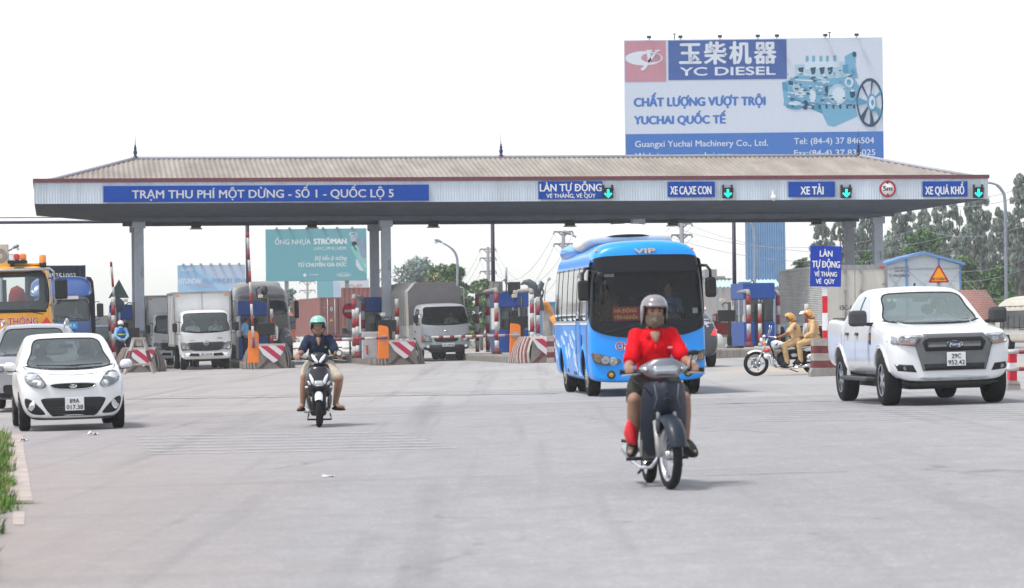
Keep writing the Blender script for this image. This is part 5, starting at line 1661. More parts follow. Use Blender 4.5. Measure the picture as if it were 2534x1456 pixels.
 driver(t,.38,2.52,.98,mat('shirt_grey',(.25,.27,.3),.8),'dim driver behind the windscreen of the white pickup')
pickup()
# -------- lorries and buses
def boxrow(y,zb,zt,w,wt=None,r=.14,rb=.10):
 wt=wt or w
 return(y,[(0,zb),(w-rb,zb),(w,zb+rb),(w,zb+(zt-zb)*.35),((w*.6+wt*.4),zb+(zt-zb)*.65),(wt,zt-r),(wt-r,zt),(0,zt)])
def chassis(root,L,w=.42,z=.55,y0=.3):
 part('chassis',BLACK,root,lambda m:[m.box((sx*w-.05,y0,z),(sx*w+.05,L,z+.18))for sx in(-1,1)]+[m.box((-w+.06,y0+.5+k*1.4,z+.02),(w-.06,y0+.62+k*1.4,z+.14))for k in range(int((L-y0)/1.4))]+[m.box((-.5,.2,.32),(.5,.8,.62),bev=.05)])
def dualwheel(root,W,y,r,w=.22):
 for sx in(-1,1):
  wheel(root,sx*W,y,r,w,'steel',.58)
  wheel(root,sx*(W-w-.04),y,r,w,'steel',.58)
def trucklamp(root,bv,sx,outline,spots,amber=None,name='headlight'):
 h=dec(name,[LAMPDK],root,bv,[[(sx*a,z)for a,z in outline]],off=.006,step=.06)
 m=MB()
 for cx,cz,r in spots:
  hit=bv.ray_cast(V((sx*cx,-5,cz)),V((0,1,0)))[0]
  if hit is None:continue
  m.lathe([(r,-.02),(r*.85,-.008),(r*.4,-.004),(.001,-.02)],Matrix.Translation(hit+V((0,-.008,0)))@Matrix.Rotation(-pi/2,4,'X'),seg=18)
 m.build('reflector',LAMPIN,h,fix=False)
 if amber:dec('turn_lamp',AMBER,h,bv,[[(sx*a,z)for a,z in amber]],off=.03,step=.06)
 dec('lens',LENS,h,bv,[[(sx*a,z)for a,z in outline]],off=.04,thick=.03,step=.08)
def truck_mirror(root,x,y,z,h=.34,w=.2,arm=True,zlow=None):
 s=1 if x>0 else-1
 m=MB()
 m.box((x-w/2,y-.07,z-h/2),(x+w/2,y+.07,z+h/2),bev=.045)
 o=m.build('mirror',BLACK,root)
 part('mirror_arm',BLACK,o,lambda m:(m.tube([(x,y,z+h*.4),(x-s*.05,y+.05,z+h*.65),(x-s*.32,y+.25,z+h*.55)],.014,seg=6),m.tube([(x,y,z-h*.4),(x-s*.05,y+.05,z-h*.7),(x-s*.32,y+.25,z-h*.8)],.014,seg=6)))
def cab(root,W,zb,zt,L,paint,ws,rake=.22,sidew=True,rear_open=None,arch=None,wt=None,zbelt=None,wscmat=None):
 """forward control cab: W half width; ws windscreen outline in front view"""
 wt=wt or W*.93
 zw=min(p[1]for p in ws)
 rows=[boxrow(-.01,zb+.04,zt-.30,W*.72,wt*.70),boxrow(.02,zb+.01,zt-.18,W*.93,wt*.92,.12),boxrow(.10,zb,zt-.08,W,wt,.14),boxrow(.42,zb,zt,W,wt),boxrow(L-.1,zb,zt,W,wt),boxrow(L,zb+.02,zt-.03,W*.97,wt*.97)]
 me=cage(rows,3)
 for v in me.vertices:
  if v.co.z>zw-.05:v.co.y+=rake*max(0,(v.co.z-zw+.05))/(zt-zw)*max(0,1-v.co.y/L)
  v.co.y+=.10*(v.co.x/W)**2*max(0,1-v.co.y/.6)
 bv=bvh_of(me)
 c=MB();c.prism(ws,'y',-1,L-.12);cuts=[c]
 sw=spline([(.34,zw+.02),(.50,zt-.32),(.62,zt-.22),(1.12,zt-.22),(1.16,zw+.02)],2)
 if sidew:
  c=MB();c.prism(sw,'x',-3,3);cuts.append(c)
 if rear_open:
  c=MB();c.prism(rear_open,'y',-1,L+1);cuts.append(c)
 if arch:
  for sx in(-1,1):
   c=MB();c.cyl((sx*(W-.35),arch[0],arch[1]),(sx*(W+.4),arch[0],arch[1]),arch[2],seg=30);cuts.append(c)
 body_obj('cab',carve(me,cuts,[paint,INSIDE]),root,[paint,INSIDE])
 dec('windscreen',wscmat or WGLASS,root,bv,[ws],off=.003,thick=0,step=.12)
 seal(root,bv,ws,.016)
 if sidew:
  for sx in(-1,1):dec('side_window',SGLASS,root,bv,[sw],axis='x',side=sx,off=.003,thick=0,step=.15)
  for sx in(-1,1):dec('door_handle',BLACK,root,bv,[rrect(1.02,zw-.25,.14,.04,.015)],axis='x',side=sx,off=.03,thick=.03)
 for x in(-W*.45,W*.45):seat(root,x,L-.75,zw-.62,.66)
 steering(root,W*.45,.62,zw+.02,.21)
 part('dashboard',INSIDE,root,lambda m:m.box((-W+.15,.22,zw-.3),(W-.15,.6,zw-.02),bev=.06))
 return bv
 # --- white box lorry (and the one queued behind it)
TWHITE=mat('lorry_white',(.66,.66,.65),.4,var=.05,coat=.2,dirt=.25,dirtcol=(.35,.32,.28),dscale=1.5)
BOXW=mat('box_panel',(.62,.63,.63),.5,var=.05,dirt=.3,dirtcol=(.35,.33,.31),dscale=.9,stretch=(1,1,.3))
BOXG=mat('box_frame',(.28,.28,.28),.6,var=.2,dirt=.5,dirtcol=(.15,.13,.11),dscale=2)
def box_body(root,W,z0,z1,y0,y1,ribs=True):
 o=part('cargo_box',BOXW,root,lambda m:m.box((-W,y0,z0),(W,y1,z1),bev=.015))
 def fr(m):
  e=.035
  for sx in(-1,1):
   for y in(y0,y1):m.box((sx*W-e,y-e,z0),(sx*W+e,y+e,z1+.012))
   m.box((sx*W-e,y0+e+.001,z1-.05),(sx*W+e-.002,y1-e-.001,z1+.01));m.box((sx*W-e,y0+e+.001,z0-.06),(sx*W+e-.002,y1-e-.001,z0+.03))
  m.box((-W+e+.001,y0-e,z1-.06),(W-e-.001,y0+e,z1+.01));m.box((-.012,y0-.012,z0),(.012,y0-.001,z1-.06))
  if ribs:
   n=int((y1-y0)/.9)
   for k in range(1,n):
    for sx in(-1,1):
     yy=y0+(y1-y0)*k/n
     m.box((sx*W-.02,yy-.03,z0+.04),(sx*W+.02,yy+.03,z1-.06))
 part('frame',BOXG,o,fr)
 part('marker_lamp',AMBER,o,lambda m:[m.box((sx*(W-.15)-.06,y0-.05,z1-.16),(sx*(W-.15)+.06,y0-.036,z1-.10))for sx in(-1,1)])
def box_lorry(label,loc,rz,sc):
 t=vehicle('box_lorry',label,'lorry',loc,rz,sc,'white box lorries')
 W=.99
 ws=spline([(-.90,1.50),(-.82,1.85),(-.80,2.11),(-.4,2.15),(.4,2.15),(.80,2.11),(.82,1.85),(.90,1.50),(.4,1.44),(-.4,1.44)],4)
 bv=cab(t,W,.42,2.28,1.70,TWHITE,ws,arch=(1.25,.42,.48))
 dec('windscreen_seal',BLACK,t,bv,[spline([(-.95,1.48),(-.4,1.40),(.4,1.40),(.95,1.48),(.90,1.50),(.4,1.44),(-.4,1.44),(-.90,1.50)],3)],off=.006)
 g=dec('grille',[mat('grille_charcoal',(.03,.032,.036),.5)],t,bv,[spline([(-.70,1.02),(-.3,1.05),(.3,1.05),(.70,1.02),(.58,.76),(.2,.72),(-.2,.72),(-.58,.76)],3)],off=.02,thick=.03,step=.08)
 part('badge',CHROME,g,lambda m:(m.lathe([(.085,-.02),(.11,0),(.085,.02),(.085,-.02)],Matrix.Translation((0,-.045,1.02))@Matrix.Rotation(pi/2,4,'X'),seg=24),m.box((-.08,-.055,1.005),(.08,-.035,1.04))))
 for z in(.80,.86,.92):dec('grille_bar',[BLACK],g,bv,[rrect(0,z,1.0,.02,.008)],off=.03)
 for sx in(-1,1):
  trucklamp(t,bv,sx,[(.955,1.06),(.86,1.06),(.62,.98),(.58,.76),(.90,.74),(.96,.82)],((.82,.88,.09),(.70,.86,.07),(.88,1.0,.035)))
  part('fog_lamp',LAMPIN,t,lambda m:m.lathe([(.055,-.01),(.03,.0),(.001,-.01)],Matrix.Translation((sx*.84,-.05,.60))@Matrix.Rotation(pi/2,4,'X'),seg=16))
  truck_mirror(t,sx*1.17,.05,1.62,.34,.19)
  wheel(t,sx*.93,1.25,.40,.22,'steel',.58)
 b=MB();b.hull([(-.98,.06,.38),(.98,.06,.38),(-.98,.06,.70),(.98,.06,.70),(-.55,-.08,.40),(.55,-.08,.40),(-.55,-.06,.70),(.55,-.06,.70),(-.97,.6,.40),(.97,.6,.40),(-.97,.6,.7),(.97,.6,.7),(-.9,-.04,.40),(.9,-.04,.40),(-.9,-.03,.7),(.9,-.03,.7)],sub=1)
 b.build('bumper',TWHITE,t)
 part('bumper_intake',BLACK,t,lambda m:[m.prism([(sx*.27,.52),(sx*.66,.53),(sx*.60,.64),(sx*.27,.63)],'y',-.10,-.055)for sx in(-1,1)])
 plate(t,(0,-.09,.58),.48,.13,[('29C-510.99',.9)])
 gl=MB();text(gl,'300',(.42,1.16,.62,1.22),face_front((0,-.035,0)),bold=.03);text(gl,'HINO',(-.62,1.11,-.42,1.145),face_front((0,-.03,0)),bold=.02);gl.build('lettering',mat('letter_dark_grey',(.08,.08,.1),.4),t,fix=False)
 wiper(t,(-.72,1.50),(-.12,1.40),0,bv);wiper(t,(.0,1.48),(.62,1.45),0,bv)
 chassis(t,6.3)
 box_body(t,1.08,.95,2.98,1.85,6.3)
 dualwheel(t,.98,4.7,.40)
 part('mud_flap',BLACK,t,lambda m:[m.box((sx*.75-.25,5.2,.2),(sx*.75+.25,5.22,.8))for sx in(-1,1)])
 return t
q=Gp(512,915)
bl=box_lorry('white box lorry with dark charcoal grille leaving its lane, plate 29C-510.99',q,R(9),1.0)
driver(bl,.44,.98,1.28,mat('shirt_white',(.55,.56,.58),.8),'driver in a pale shirt behind the windscreen of the white box lorry')
driver(bl,-.44,.98,1.28,mat('shirt_white',(.55,.56,.58),.8),'passenger in a pale shirt beside the driver in the white box lorry')
p=q+TV*9.5+TU*-.75
p.z=gz(p.x,p.y)
b2=dup(bl,p,R(9),'second white box lorry mostly hidden directly behind the first')
# --- grey canvas lorry
CANV=mat('canvas_grey',(.155,.147,.150),.9,var=.12,scale=2.5,dirt=.4,dirtcol=(.12,.11,.11),dscale=1.2,bump=.5,bscale=6)
CANVL=mat('canvas_pale',(.40,.385,.37),.9,var=.1,scale=2.5,dirt=.3,dirtcol=(.25,.22,.2),dscale=1.2,bump=.4,bscale=6)
TGREY=mat('lorry_grey',(.32,.34,.36),.4,var=.05,coat=.2,dirt=.2,dirtcol=(.25,.23,.21))
def canvas_lorry():
 q=Gp(1106,894)
 t=vehicle('canvas_lorry','grey lorry with a canvas covered load bed behind the lowered striped boom','lorry',q,R(14),1.07)
 W=.95
 ws=spline([(-.86,1.42),(-.80,1.75),(-.76,1.98),(-.4,2.01),(.4,2.01),(.76,1.98),(.80,1.75),(.86,1.42),(.4,1.37),(-.4,1.37)],4)
 bv=cab(t,W,.40,2.15,1.62,TGREY,ws,arch=(1.15,.42,.47),wscmat=glass('dark_screen',(.45,.5,.5),ior=1.28,hz=.01))
 dec('windscreen_seal',BLACK,t,bv,[spline([(-.90,1.40),(-.4,1.335),(.4,1.335),(.90,1.40),(.86,1.42),(.4,1.37),(-.4,1.37),(-.86,1.42)],3)],off=.006)
 dec('grille',[BLACK],t,bv,[spline([(-.46,.90),(-.3,.945),(.3,.945),(.46,.90),(.42,.76),(.3,.72),(-.3,.72),(-.42,.76)],3)],off=.02,step=.08)
 part('badge',CHROME,t,lambda m:m.lathe([(.03,-.01),(.045,0),(.03,.01),(.03,-.01)],Matrix.Translation((0,-.02,1.12))@Matrix.Scale(1.6,4,V((1,0,0)))@Matrix.Rotation(pi/2,4,'X'),seg=20))
 for sx in(-1,1):
  trucklamp(t,bv,sx,[(.92,1.0),(.80,1.0),(.60,.95),(.55,.76),(.62,.73),(.92,.72)],((.70,.84,.09),(.80,.90,.06)),amber=[(.93,1.0),(.85,1.0),(.85,.73),(.93,.73)])
  truck_mirror(t,sx*1.12,.05,1.58,.30,.18)
  part('bumper_lamp',LAMPIN,t,lambda m:m.lathe([(.055,-.01),(.03,.0),(.001,-.01)],Matrix.Translation((sx*.72,-.10,.55))@Matrix.Rotation(pi/2,4,'X'),seg=16))
  wheel(t,sx*.88,1.15,.40,.21,'steel',.58)
 b=MB();b.hull([(-.97,.03,.30),(.97,.03,.30),(-.97,.03,.68),(.97,.03,.68),(-.8,-.09,.32),(.8,-.09,.32),(-.8,-.09,.68),(.8,-.09,.68),(-.95,.5,.34),(.95,.5,.34),(-.95,.5,.68),(.95,.5,.68)],sub=1);b.build('bumper',mat('bumper_black',(.022,.023,.025),.6),t)
 plate(t,(.05,-.115,.60),.46,.12,[('15C-079.02',.9)])
 wiper(t,(-.66,1.42),(-.1,1.36),0,bv);wiper(t,(.05,1.41),(.6,1.4),0,bv)
 chassis(t,6.0)
 W2,y0,y1=1.02,1.78,6.0
 part('bed_board',mat('bed_white',(.50,.50,.49),.6,dirt=.5,dirtcol=(.25,.22,.2)),t,lambda m:[m.box((sx*W2-.02,y0,.92),(sx*W2+.02,y1,1.36))for sx in(-1,1)]+[m.box((-W2+.021,y0,.92),(W2-.021,y0+.04,1.36)),m.box((-W2+.021,y1-.04,.92),(W2-.021,y1,1.36)),m.box((-W2,y0,.84),(W2,y1,.915))])
 prof=[(-W2,1.37),(-W2-.01,2.62),(-W2+.28,2.94),(W2-.28,2.94),(W2+.01,2.62),(W2,1.37)]
 tilt=MB()
 tilt.prism(prof,'y',y0,y1)
 for f in tilt.bm.faces:
  tilt.bm.normal_update()
 tilt.fix()
 tilt.bm.normal_update()
 for f in tilt.bm.faces:f.material_index=0 if abs(f.normal.y)>.7 else 1
 tilt.build('canvas_cover',[CANV,CANVL],t)
 part('cover_rib',CANVL,t,lambda m:[m.tube([(a,y,b)for a,b in prof],.018,seg=6)for y in(y0+.9,y0+1.8,y0+2.7,y0+3.6)])
 part('side_frame',mat('bed_white',(.50,.50,.49),.6),t,lambda m:[m.tube([(W2+.12,y0+.1,1.4),(W2+.12,y0+.1,2.7),(W2-.02,y0+.1,2.75)],.03,seg=8),m.cyl((W2+.12,y0+.1,2.1),(W2+.12,y0+2,2.1),.025),m.cyl((W2+.12,y0+.1,2.45),(W2+.12,y0+2,2.45),.025)])
 dualwheel(t,.95,4.6,.40,.2)
 driver(t,.42,.92,1.22,mat('shirt_white',(.55,.56,.58),.8),'driver in a pale shirt behind the dark windscreen of the canvas lorry')
canvas_lorry()
# --- blue coach-like minibus
BUSB=mat('bus_blue',(.003,.265,.80),.30,var=.04,coat=.30,spec=.35)
BUSW=mat('bus_pale_pattern',(.42,.56,.72),.4,var=.1)
def bus():
 q=Gp(1610,980)
 sc=137*q.y/F
 t=vehicle('minibus','bright blue passenger bus with a wide black windscreen and gold roof letters','bus',q,R(4.9),sc)
 W,L=1.07,7.1
 def br(y,zb,zt,w,wt,zc=None):
  return(y,[(0,zb),(w-.12,zb),(w,zb+.10),(w,.95),(w,1.35),(wt,zt-.38),(wt-.06,zt-.16),(wt-.30,zt),(0,(zc or zt)+.03)])
 rows=[br(-.01,.30,2.60,.90,.84),br(.02,.26,2.70,1.0,.94),br(.10,.25,2.78,1.055,.99),br(.40,.25,2.81,W,1.01),br(.9,.25,2.82,W,1.0),br(3.5,.25,2.80,W,1.0),br(6.6,.28,2.78,W,1.0),br(6.95,.32,2.70,1.02,.96),br(L,.5,2.5,.8,.76)]
 me=cage(rows,3)
 for v in me.vertices:
  z=v.co.z
  if z>.9:v.co.y+=.16*((z-.9)/1.9)**2*max(0,1-v.co.y/1.5)
  v.co.y+=.10*(v.co.x/W)**2*max(0,1-v.co.y/.8)
 bv=bvh_of(me)
 ws_out=spline([(-1.02,2.40),(-.90,2.52),(-.5,2.55),(.5,2.55),(.90,2.52),(1.02,2.40),(1.05,1.85),(1.05,1.34),(.93,1.18),(.55,1.08),(0,1.05),(-.55,1.08),(-.93,1.18),(-1.05,1.34),(-1.05,1.85)],4)
 ws_in=spline([(-.94,2.20),(-.6,2.24),(.6,2.24),(.94,2.20),(.96,1.8),(.95,1.42),(.6,1.36),(-.6,1.36),(-.95,1.42),(-.96,1.8)],4)
 c=MB();c.prism(ws_in,'y',-1,6.0);cuts=[c]
 sw=rrect(3.55,1.88,6.1,.98,.10)
 for y,r in((1.15,.47),(5.1,.47)):
  for sx in(-1,1):
   c=MB();c.cyl((sx*.72,y,.40),(sx*1.4,y,.40),r,seg=36);cuts.append(c)
 body_obj('body',carve(me,cuts,[BUSB,INSIDE]),t,[BUSB,INSIDE])
 fr=MB()
 n=150
 def res(o):
  L_=[0]
  for i in range(len(o)):L_.append(L_[-1]+math.hypot(o[(i+1)%len(o)][0]-o[i][0],o[(i+1)%len(o)][1]-o[i][1]))
  return L_
 def by_angle(o,cx,cz,k):
  best=None
  a=2*pi*k/n
  d=(cos(a)*1.0,sin(a)*.7)
  for i in range(len(o)):
   p0,p1=o[i-1],o[i]
   ex,ez=p1[0]-p0[0],p1[1]-p0[1]
   det=d[0]*-ez+ex*d[1]
   if abs(det)<1e-9:continue
   rx,rz=p0[0]-cx,p0[1]-cz
   tt=(rx*-ez+ex*rz)/det
   uu=(d[0]*rz-d[1]*rx)/det
   if 0<=uu<=1 and tt>0:best=(cx+d[0]*tt,cz+d[1]*tt)
  return best
 rows_=[]
 for f in(0,.15,.3,.45,.6,.7,.8,.88,.94,1.0):
  ring=[]
  for k in range(n):
   a,b=by_angle(ws_in,0,1.8,k),by_angle(ws_out,0,1.8,k)
   x,z=a[0]+(b[0]-a[0])*f,a[1]+(b[1]-a[1])*f
   h=bv.ray_cast(V((x,-5,z)),V((0,1,0)))[0]
   ring.append((x,(h.y if h else .3)-.026,z))
  rows_.append(ring)
 fr.grid(rows_,closed=True)
 FRIT=mat('black_frit',(.010,.011,.015),.30,var=.1,spec=.18)
 fr.build('windscreen_band',FRIT,t,fix=False)
 dec('windscreen',glass('bus_screen',(.72,.76,.77),ior=1.28,hz=.015,haze=(.3,.34,.36)),t,bv,[ws_in],off=.004,thick=0,step=.12)
 BWIN=mat('bus_side_glass',(.035,.04,.045),.06,var=.2,coat=.5,spec=.8)
 for sx in(-1,1):
  w_=dec('window_band',BWIN,t,bv,[sw],axis='x',side=sx,off=.006,step=.2)
  part('window_mullion',BLACK,w_,lambda m:[decal(m,bv,rrect(y,1.88,.03,.98,.01),axis='x',side=sx,off=.012,step=.2)for y in(1.35,2.05,3.05,4.05,5.05,5.85)])
  dec('belt_trim',mat('belt_silver',(.55,.57,.6),.35,metal=.5),t,bv,[rrect(3.6,1.35,6.4,.07,.02)],axis='x',side=sx,off=.010,step=.2)
  rnd=random.Random(5)
  pm=MB()
  for(y,z,a,b,an)in((2.9,1.12,.34,.05,.5),(3.3,1.0,.42,.09,.6),(3.7,.82,.30,.12,1.1),(2.75,.72,.34,.10,1.3),(2.45,.60,.30,.16,1.2),(4.3,1.15,.30,.05,.3),(4.8,1.02,.40,.07,.4),(4.2,.78,.30,.08,.9),(5.9,.95,.45,.08,.3),(6.3,.75,.30,.1,.8),(2.2,.48,.3,.12,.8)):
   o=[(y+a*cos(k*pi/8)*cos(an)-b*sin(k*pi/8)*sin(an)*(1+.5*cos(k)),z+(a*cos(k*pi/8)*sin(an)+b*sin(k*pi/8)*cos(an))*.55)for k in range(16)]
   decal(pm,bv,o,axis='x',side=sx,off=.008,step=.1,thick=.004)
  pm.build('flank_pattern',BUSW,t,fix=False)
  d_=dec('passenger_door' if sx<0 else 'driver_door',BUSB,t,bv,[rrect(1.95,.87,.62,1.02,.05)],axis='x',side=sx,off=.012,step=.2)
  dec('door_window',BWIN,d_,bv,[rrect(1.95,1.86,.50,.86,.05)],axis='x',side=sx,off=.02,step=.2)
  part('door_gap',BLACK,d_,lambda m:decal(m,bv,rrect(2.30,1.3,.07,1.86,.01),axis='x',side=sx,off=.014,step=.2))
  dec('corner_panel',mat('corner_grey',(.20,.21,.23),.35,metal=.3),t,bv,[spline([(.56,2.2),(.72,2.2),(.74,1.4),(.66,.8),(.60,.62),(.58,1.2)],3)],axis='x',side=sx,off=.008,step=.15)
  hl=spline([(sx*a,z)for a,z in((1.035,.80),(.96,.80),(.70,.72),(.54,.675),(.555,.60),(.75,.575),(.95,.60),(1.02,.67))],4)
  h=dec('headlight',[BLACK],t,bv,[hl],off=.008,step=.05)
  m=MB();a_=MB()
  for i,(cx,cz,r)in enumerate(((.66,.64,.075),(.80,.665,.072),(.925,.695,.06))):
   hit=bv.ray_cast(V((sx*cx,-5,cz)),V((0,1,0)))[0]
   (m if i<2 else a_).lathe([(r,-.02),(r,-.035),(r*.82,-.04),(r*.70,-.02),(r*.4,-.012),(r*.36,-.03),(.001,-.04)],Matrix.Translation(hit)@Matrix.Rotation(-pi/2,4,'X'),seg=24)
  m.build('lamp_ring',LAMPIN,h,fix=False)
  a_.build('turn_lamp',mat('amber_dim',(.45,.22,.12),.3,metal=.4),h,fix=False)
  dec('lens',LENS,h,bv,[hl],off=.05,thick=.04,step=.06)
  hit=bv.ray_cast(V((sx*.70,-5,.40)),V((0,1,0)))[0]
  fl=part('fog_lamp',BLACK,t,lambda m:m.lathe([(.075,0),(.075,.02),(.055,.03)],Matrix.Translation(hit)@Matrix.Rotation(pi/2,4,'X'),seg=20))
  part('lens',mat('fog_yellow',(.45,.27,.02),.25,coat=.5),fl,lambda m:m.lathe([(.055,.012),(.03,.026),(.001,.03)],Matrix.Translation(hit)@Matrix.Rotation(pi/2,4,'X'),seg=18))
  mo=MB();z0=1.98 if sx<0 else 1.98
  mo.box((min(sx*1.06,sx*1.26),-.02,1.75),(max(sx*1.06,sx*1.26),.12,2.12),bev=.05)
  mr=mo.build('mirror',BLACK,t)
  part('mirror_arm',BLACK,mr,lambda m:m.tube([(sx*1.16,.06,2.10),(sx*1.16,.06,2.24),(sx*1.10,.12,2.33),(sx*.98,.3,2.34)],.028,seg=8))
  wheel(t,sx*1.03,1.15,.40,.23,'steel',.6)
  wheel(t,sx*1.02,5.1,.40,.21,'steel',.6)
  wheel(t,sx*.77,5.1,.40,.21,'steel',.6)
  dec('arch_lip',BUSB,t,bv,[[(yc+.55*cos(a),.40+.55*sin(a))for a in[pi*k/14 for k in range(15)]]+[(yc+.48*cos(a),.40+.48*sin(a))for a in[pi*(14-k)/14 for k in range(15)]]for yc in(1.15,5.1)],axis='x',side=sx,off=.022,thick=.03,step=.2)
  part('roof_marker',[AMBER],t,lambda m:m.hull([(sx*a,b,c)for a in(.80,.92)for b in(.28,.36)for c in(2.62,2.67)],sub=1))
  dec('flank_hatch',BLACK,t,bv,[rrect(3.05,.40,.05,.07,.01),rrect(2.75,.40,.04,.06,.01),rrect(4.1,.44,.05,.07,.01)],axis='x',side=sx,off=.012)
  dec('air_vent',BLACK,t,bv,[rrect(1.45,.98,.06,.30,.02)],axis='x',side=sx,off=.012)
 part('spot_mirror',BLACK,t,lambda m:(m.ell((-.86,-.12,2.20),(.07,.04,.06)),m.ell((-.78,-.12,2.04),(.045,.035,.07)),m.tube([(-1.02,.15,2.30),(-.92,-.05,2.26),(-.86,-.1,2.2),(-.78,-.1,2.06)],.015,seg=6),m.ell((-.86,-.1,1.80),(.035,.03,.13)),m.tube([(-.86,-.1,1.9),(-.84,-.08,2.02)],.012,seg=6)))
 part('roof_visor',BUSB,t,lambda m:m.hull([(-.55,.36,2.72),(.48,.36,2.72),(-.55,.50,2.78),(.48,.50,2.78),(-.62,.6,2.85),(.55,.6,2.85),(-.62,1.3,2.82),(.55,1.3,2.82),(-.6,1.3,2.7),(.5,1.3,2.7)],sub=2))
 part('roof_rail_panel',BUSB,t,lambda m:[m.hull([(sx*a,b,c)for a in(.62,1.02)for b in(3.0,7.0)for c in(2.55,2.90)],sub=2)for sx in(-1,1)])
 ac=MB();ac.hull([(-1.0,1.45,2.62),(.82,1.45,2.62),(-1.0,4.3,2.62),(.82,4.3,2.62),(-.98,1.8,2.78),(.80,1.8,2.78),(-.85,1.55,2.86),(.62,1.55,2.86),(-.80,1.7,3.26),(.58,1.7,3.26),(-.98,4.2,2.78),(.80,4.2,2.78),(-.8,4.1,3.22),(.58,4.1,3.22)],sub=2);a_=ac.build('air_conditioner',mat('ac_white',(.70,.69,.66),.4,var=.05),t)
 part('air_inlet',BLACK,a_,lambda m:m.hull([(-.66,1.58,2.90),(.42,1.58,2.90),(-.60,1.60,3.02),(.36,1.60,3.02),(-.6,2.0,2.9),(.4,2.0,2.9)],sub=1))
 dec('lower_grille',[BLACK],t,bv,[[(-.36,.72),(.36,.72),(.30,.58),(-.30,.58)]],off=.008)
 part('grille_chrome',CHROME,t,lambda m:m.tube([bv.ray_cast(V((x,-5,z)),V((0,1,0)))[0]+V((0,-.02,0))for x,z in((.16,.69),(.33,.73),(.40,.70),(.33,.60),(.2,.565))],.016,seg=8))
 yb=lambda x,z:bv.ray_cast(V((x,-5,z)),V((0,1,0)))[0].y
 g=MB();text(g,'VIP',(-.205,2.575,.17,2.675),face_front((0,yb(0,2.64)-.035,0))@Matrix.Translation((0,2.62,0))@Matrix.Rotation(R(-28),4,'X')@Matrix.Translation((0,-2.62,0)),bold=.06);g.build('roof_lettering',mat('gold_letters',(.50,.36,.14),.4,metal=.3),t,fix=False)
 def word(s,x0,x1,z0,z1):
  for bold,mt,zz,nm in((.11,LETTER,0,'lettering_edge'),(.035,mat('maroon_letters',(.30,.01,.06),.4),.006,'lettering')):
   g=MB()
   xm=(x0+x1)/2
   sl=atan2(yb(x1,.92)-yb(x0,.92),x1-x0)
   text(g,s,(-(x1-x0)/2,0,(x1-x0)/2,z1-z0),Matrix.Translation((xm,min(yb(x0,.92),yb(x1,.92),yb(xm,.85),yb(xm,1.0))-.03,z0))@Matrix.Rotation(sl,4,'Z')@Matrix.Rotation(pi/2,4,'X'),bold=bold,z0=zz)
   g.build(nm,mt,t,fix=False)
 word('Ch',-.60,-.42,.845,.99);word('êm',.46,.66,.86,.985)
 part('screen_sticker',mat('sticker_white',(.6,.58,.62),.6),t,lambda m:(m.box((-.80,.20,2.17),(-.58,.205,2.225)),m.box((.83,.14,1.47),(.92,.146,1.57))))
 rc=part('route_card',mat('card_red',(.42,.02,.05),.5),t,lambda m:m.box((-.63,.165,1.37),(-.15,.175,1.62)))
 g=MB();text(g,'HÀ ĐÔNG',(-.59,1.52,-.19,1.585),face_front((0,.161,0)),bold=.035);text(g,'YÊN NGHĨA',(-.60,1.40,-.17,1.465),face_front((0,.161,0)),bold=.035);g.build('lettering',mat('card_yellow',(.72,.55,.06),.5),rc,fix=False)
 part('dashboard',mat('dash_mauve',(.10,.07,.09),.7),t,lambda m:(m.hull([(-.98,.22,1.2),(.98,.22,1.2),(-.98,.22,1.34),(.98,.22,1.34),(-.95,.8,1.15),(.95,.8,1.15),(-.95,.7,1.36),(.95,.7,1.36)],sub=1),m.hull([(.15,.3,1.34),(.72,.3,1.34),(.2,.32,1.46),(.66,.32,1.46),(.2,.6,1.34),(.7,.6,1.34),(.3,.5,1.52),(.58,.5,1.52)],sub=2)))
 steering(t,.50,.85,1.48,.2)
 for y in(1.5,2.4,3.3,4.2):
  for x in(-.70,-.28,.30,.72):
   if y==1.5 and x in(-.28,):continue
   seat(t,x,y,.95,.72)
 part('curtain',mat('curtain_dark',(.04,.045,.055),.9),t,lambda m:[m.grid([[(sx*.93,.7+k*.1,1.45+.0*k),(sx*(.93+.02*(k%2)),.7+k*.1,2.2)]for k in range(18)])for sx in(-1,1)])
 wiper(t,(-.78,1.16),(.0,1.34),0,bv);wiper(t,(.68,1.24),(.05,1.44),0,bv)
 driver(t,.52,1.18,1.40,mat('shirt_blue',(.12,.18,.32),.8),'bus driver dimly seen behind the right side of the bus windscreen')
 driver(t,-.62,1.55,1.38,mat('shirt_brown',(.20,.13,.09),.8),'passenger dimly seen behind the route card in the blue bus')
bus()
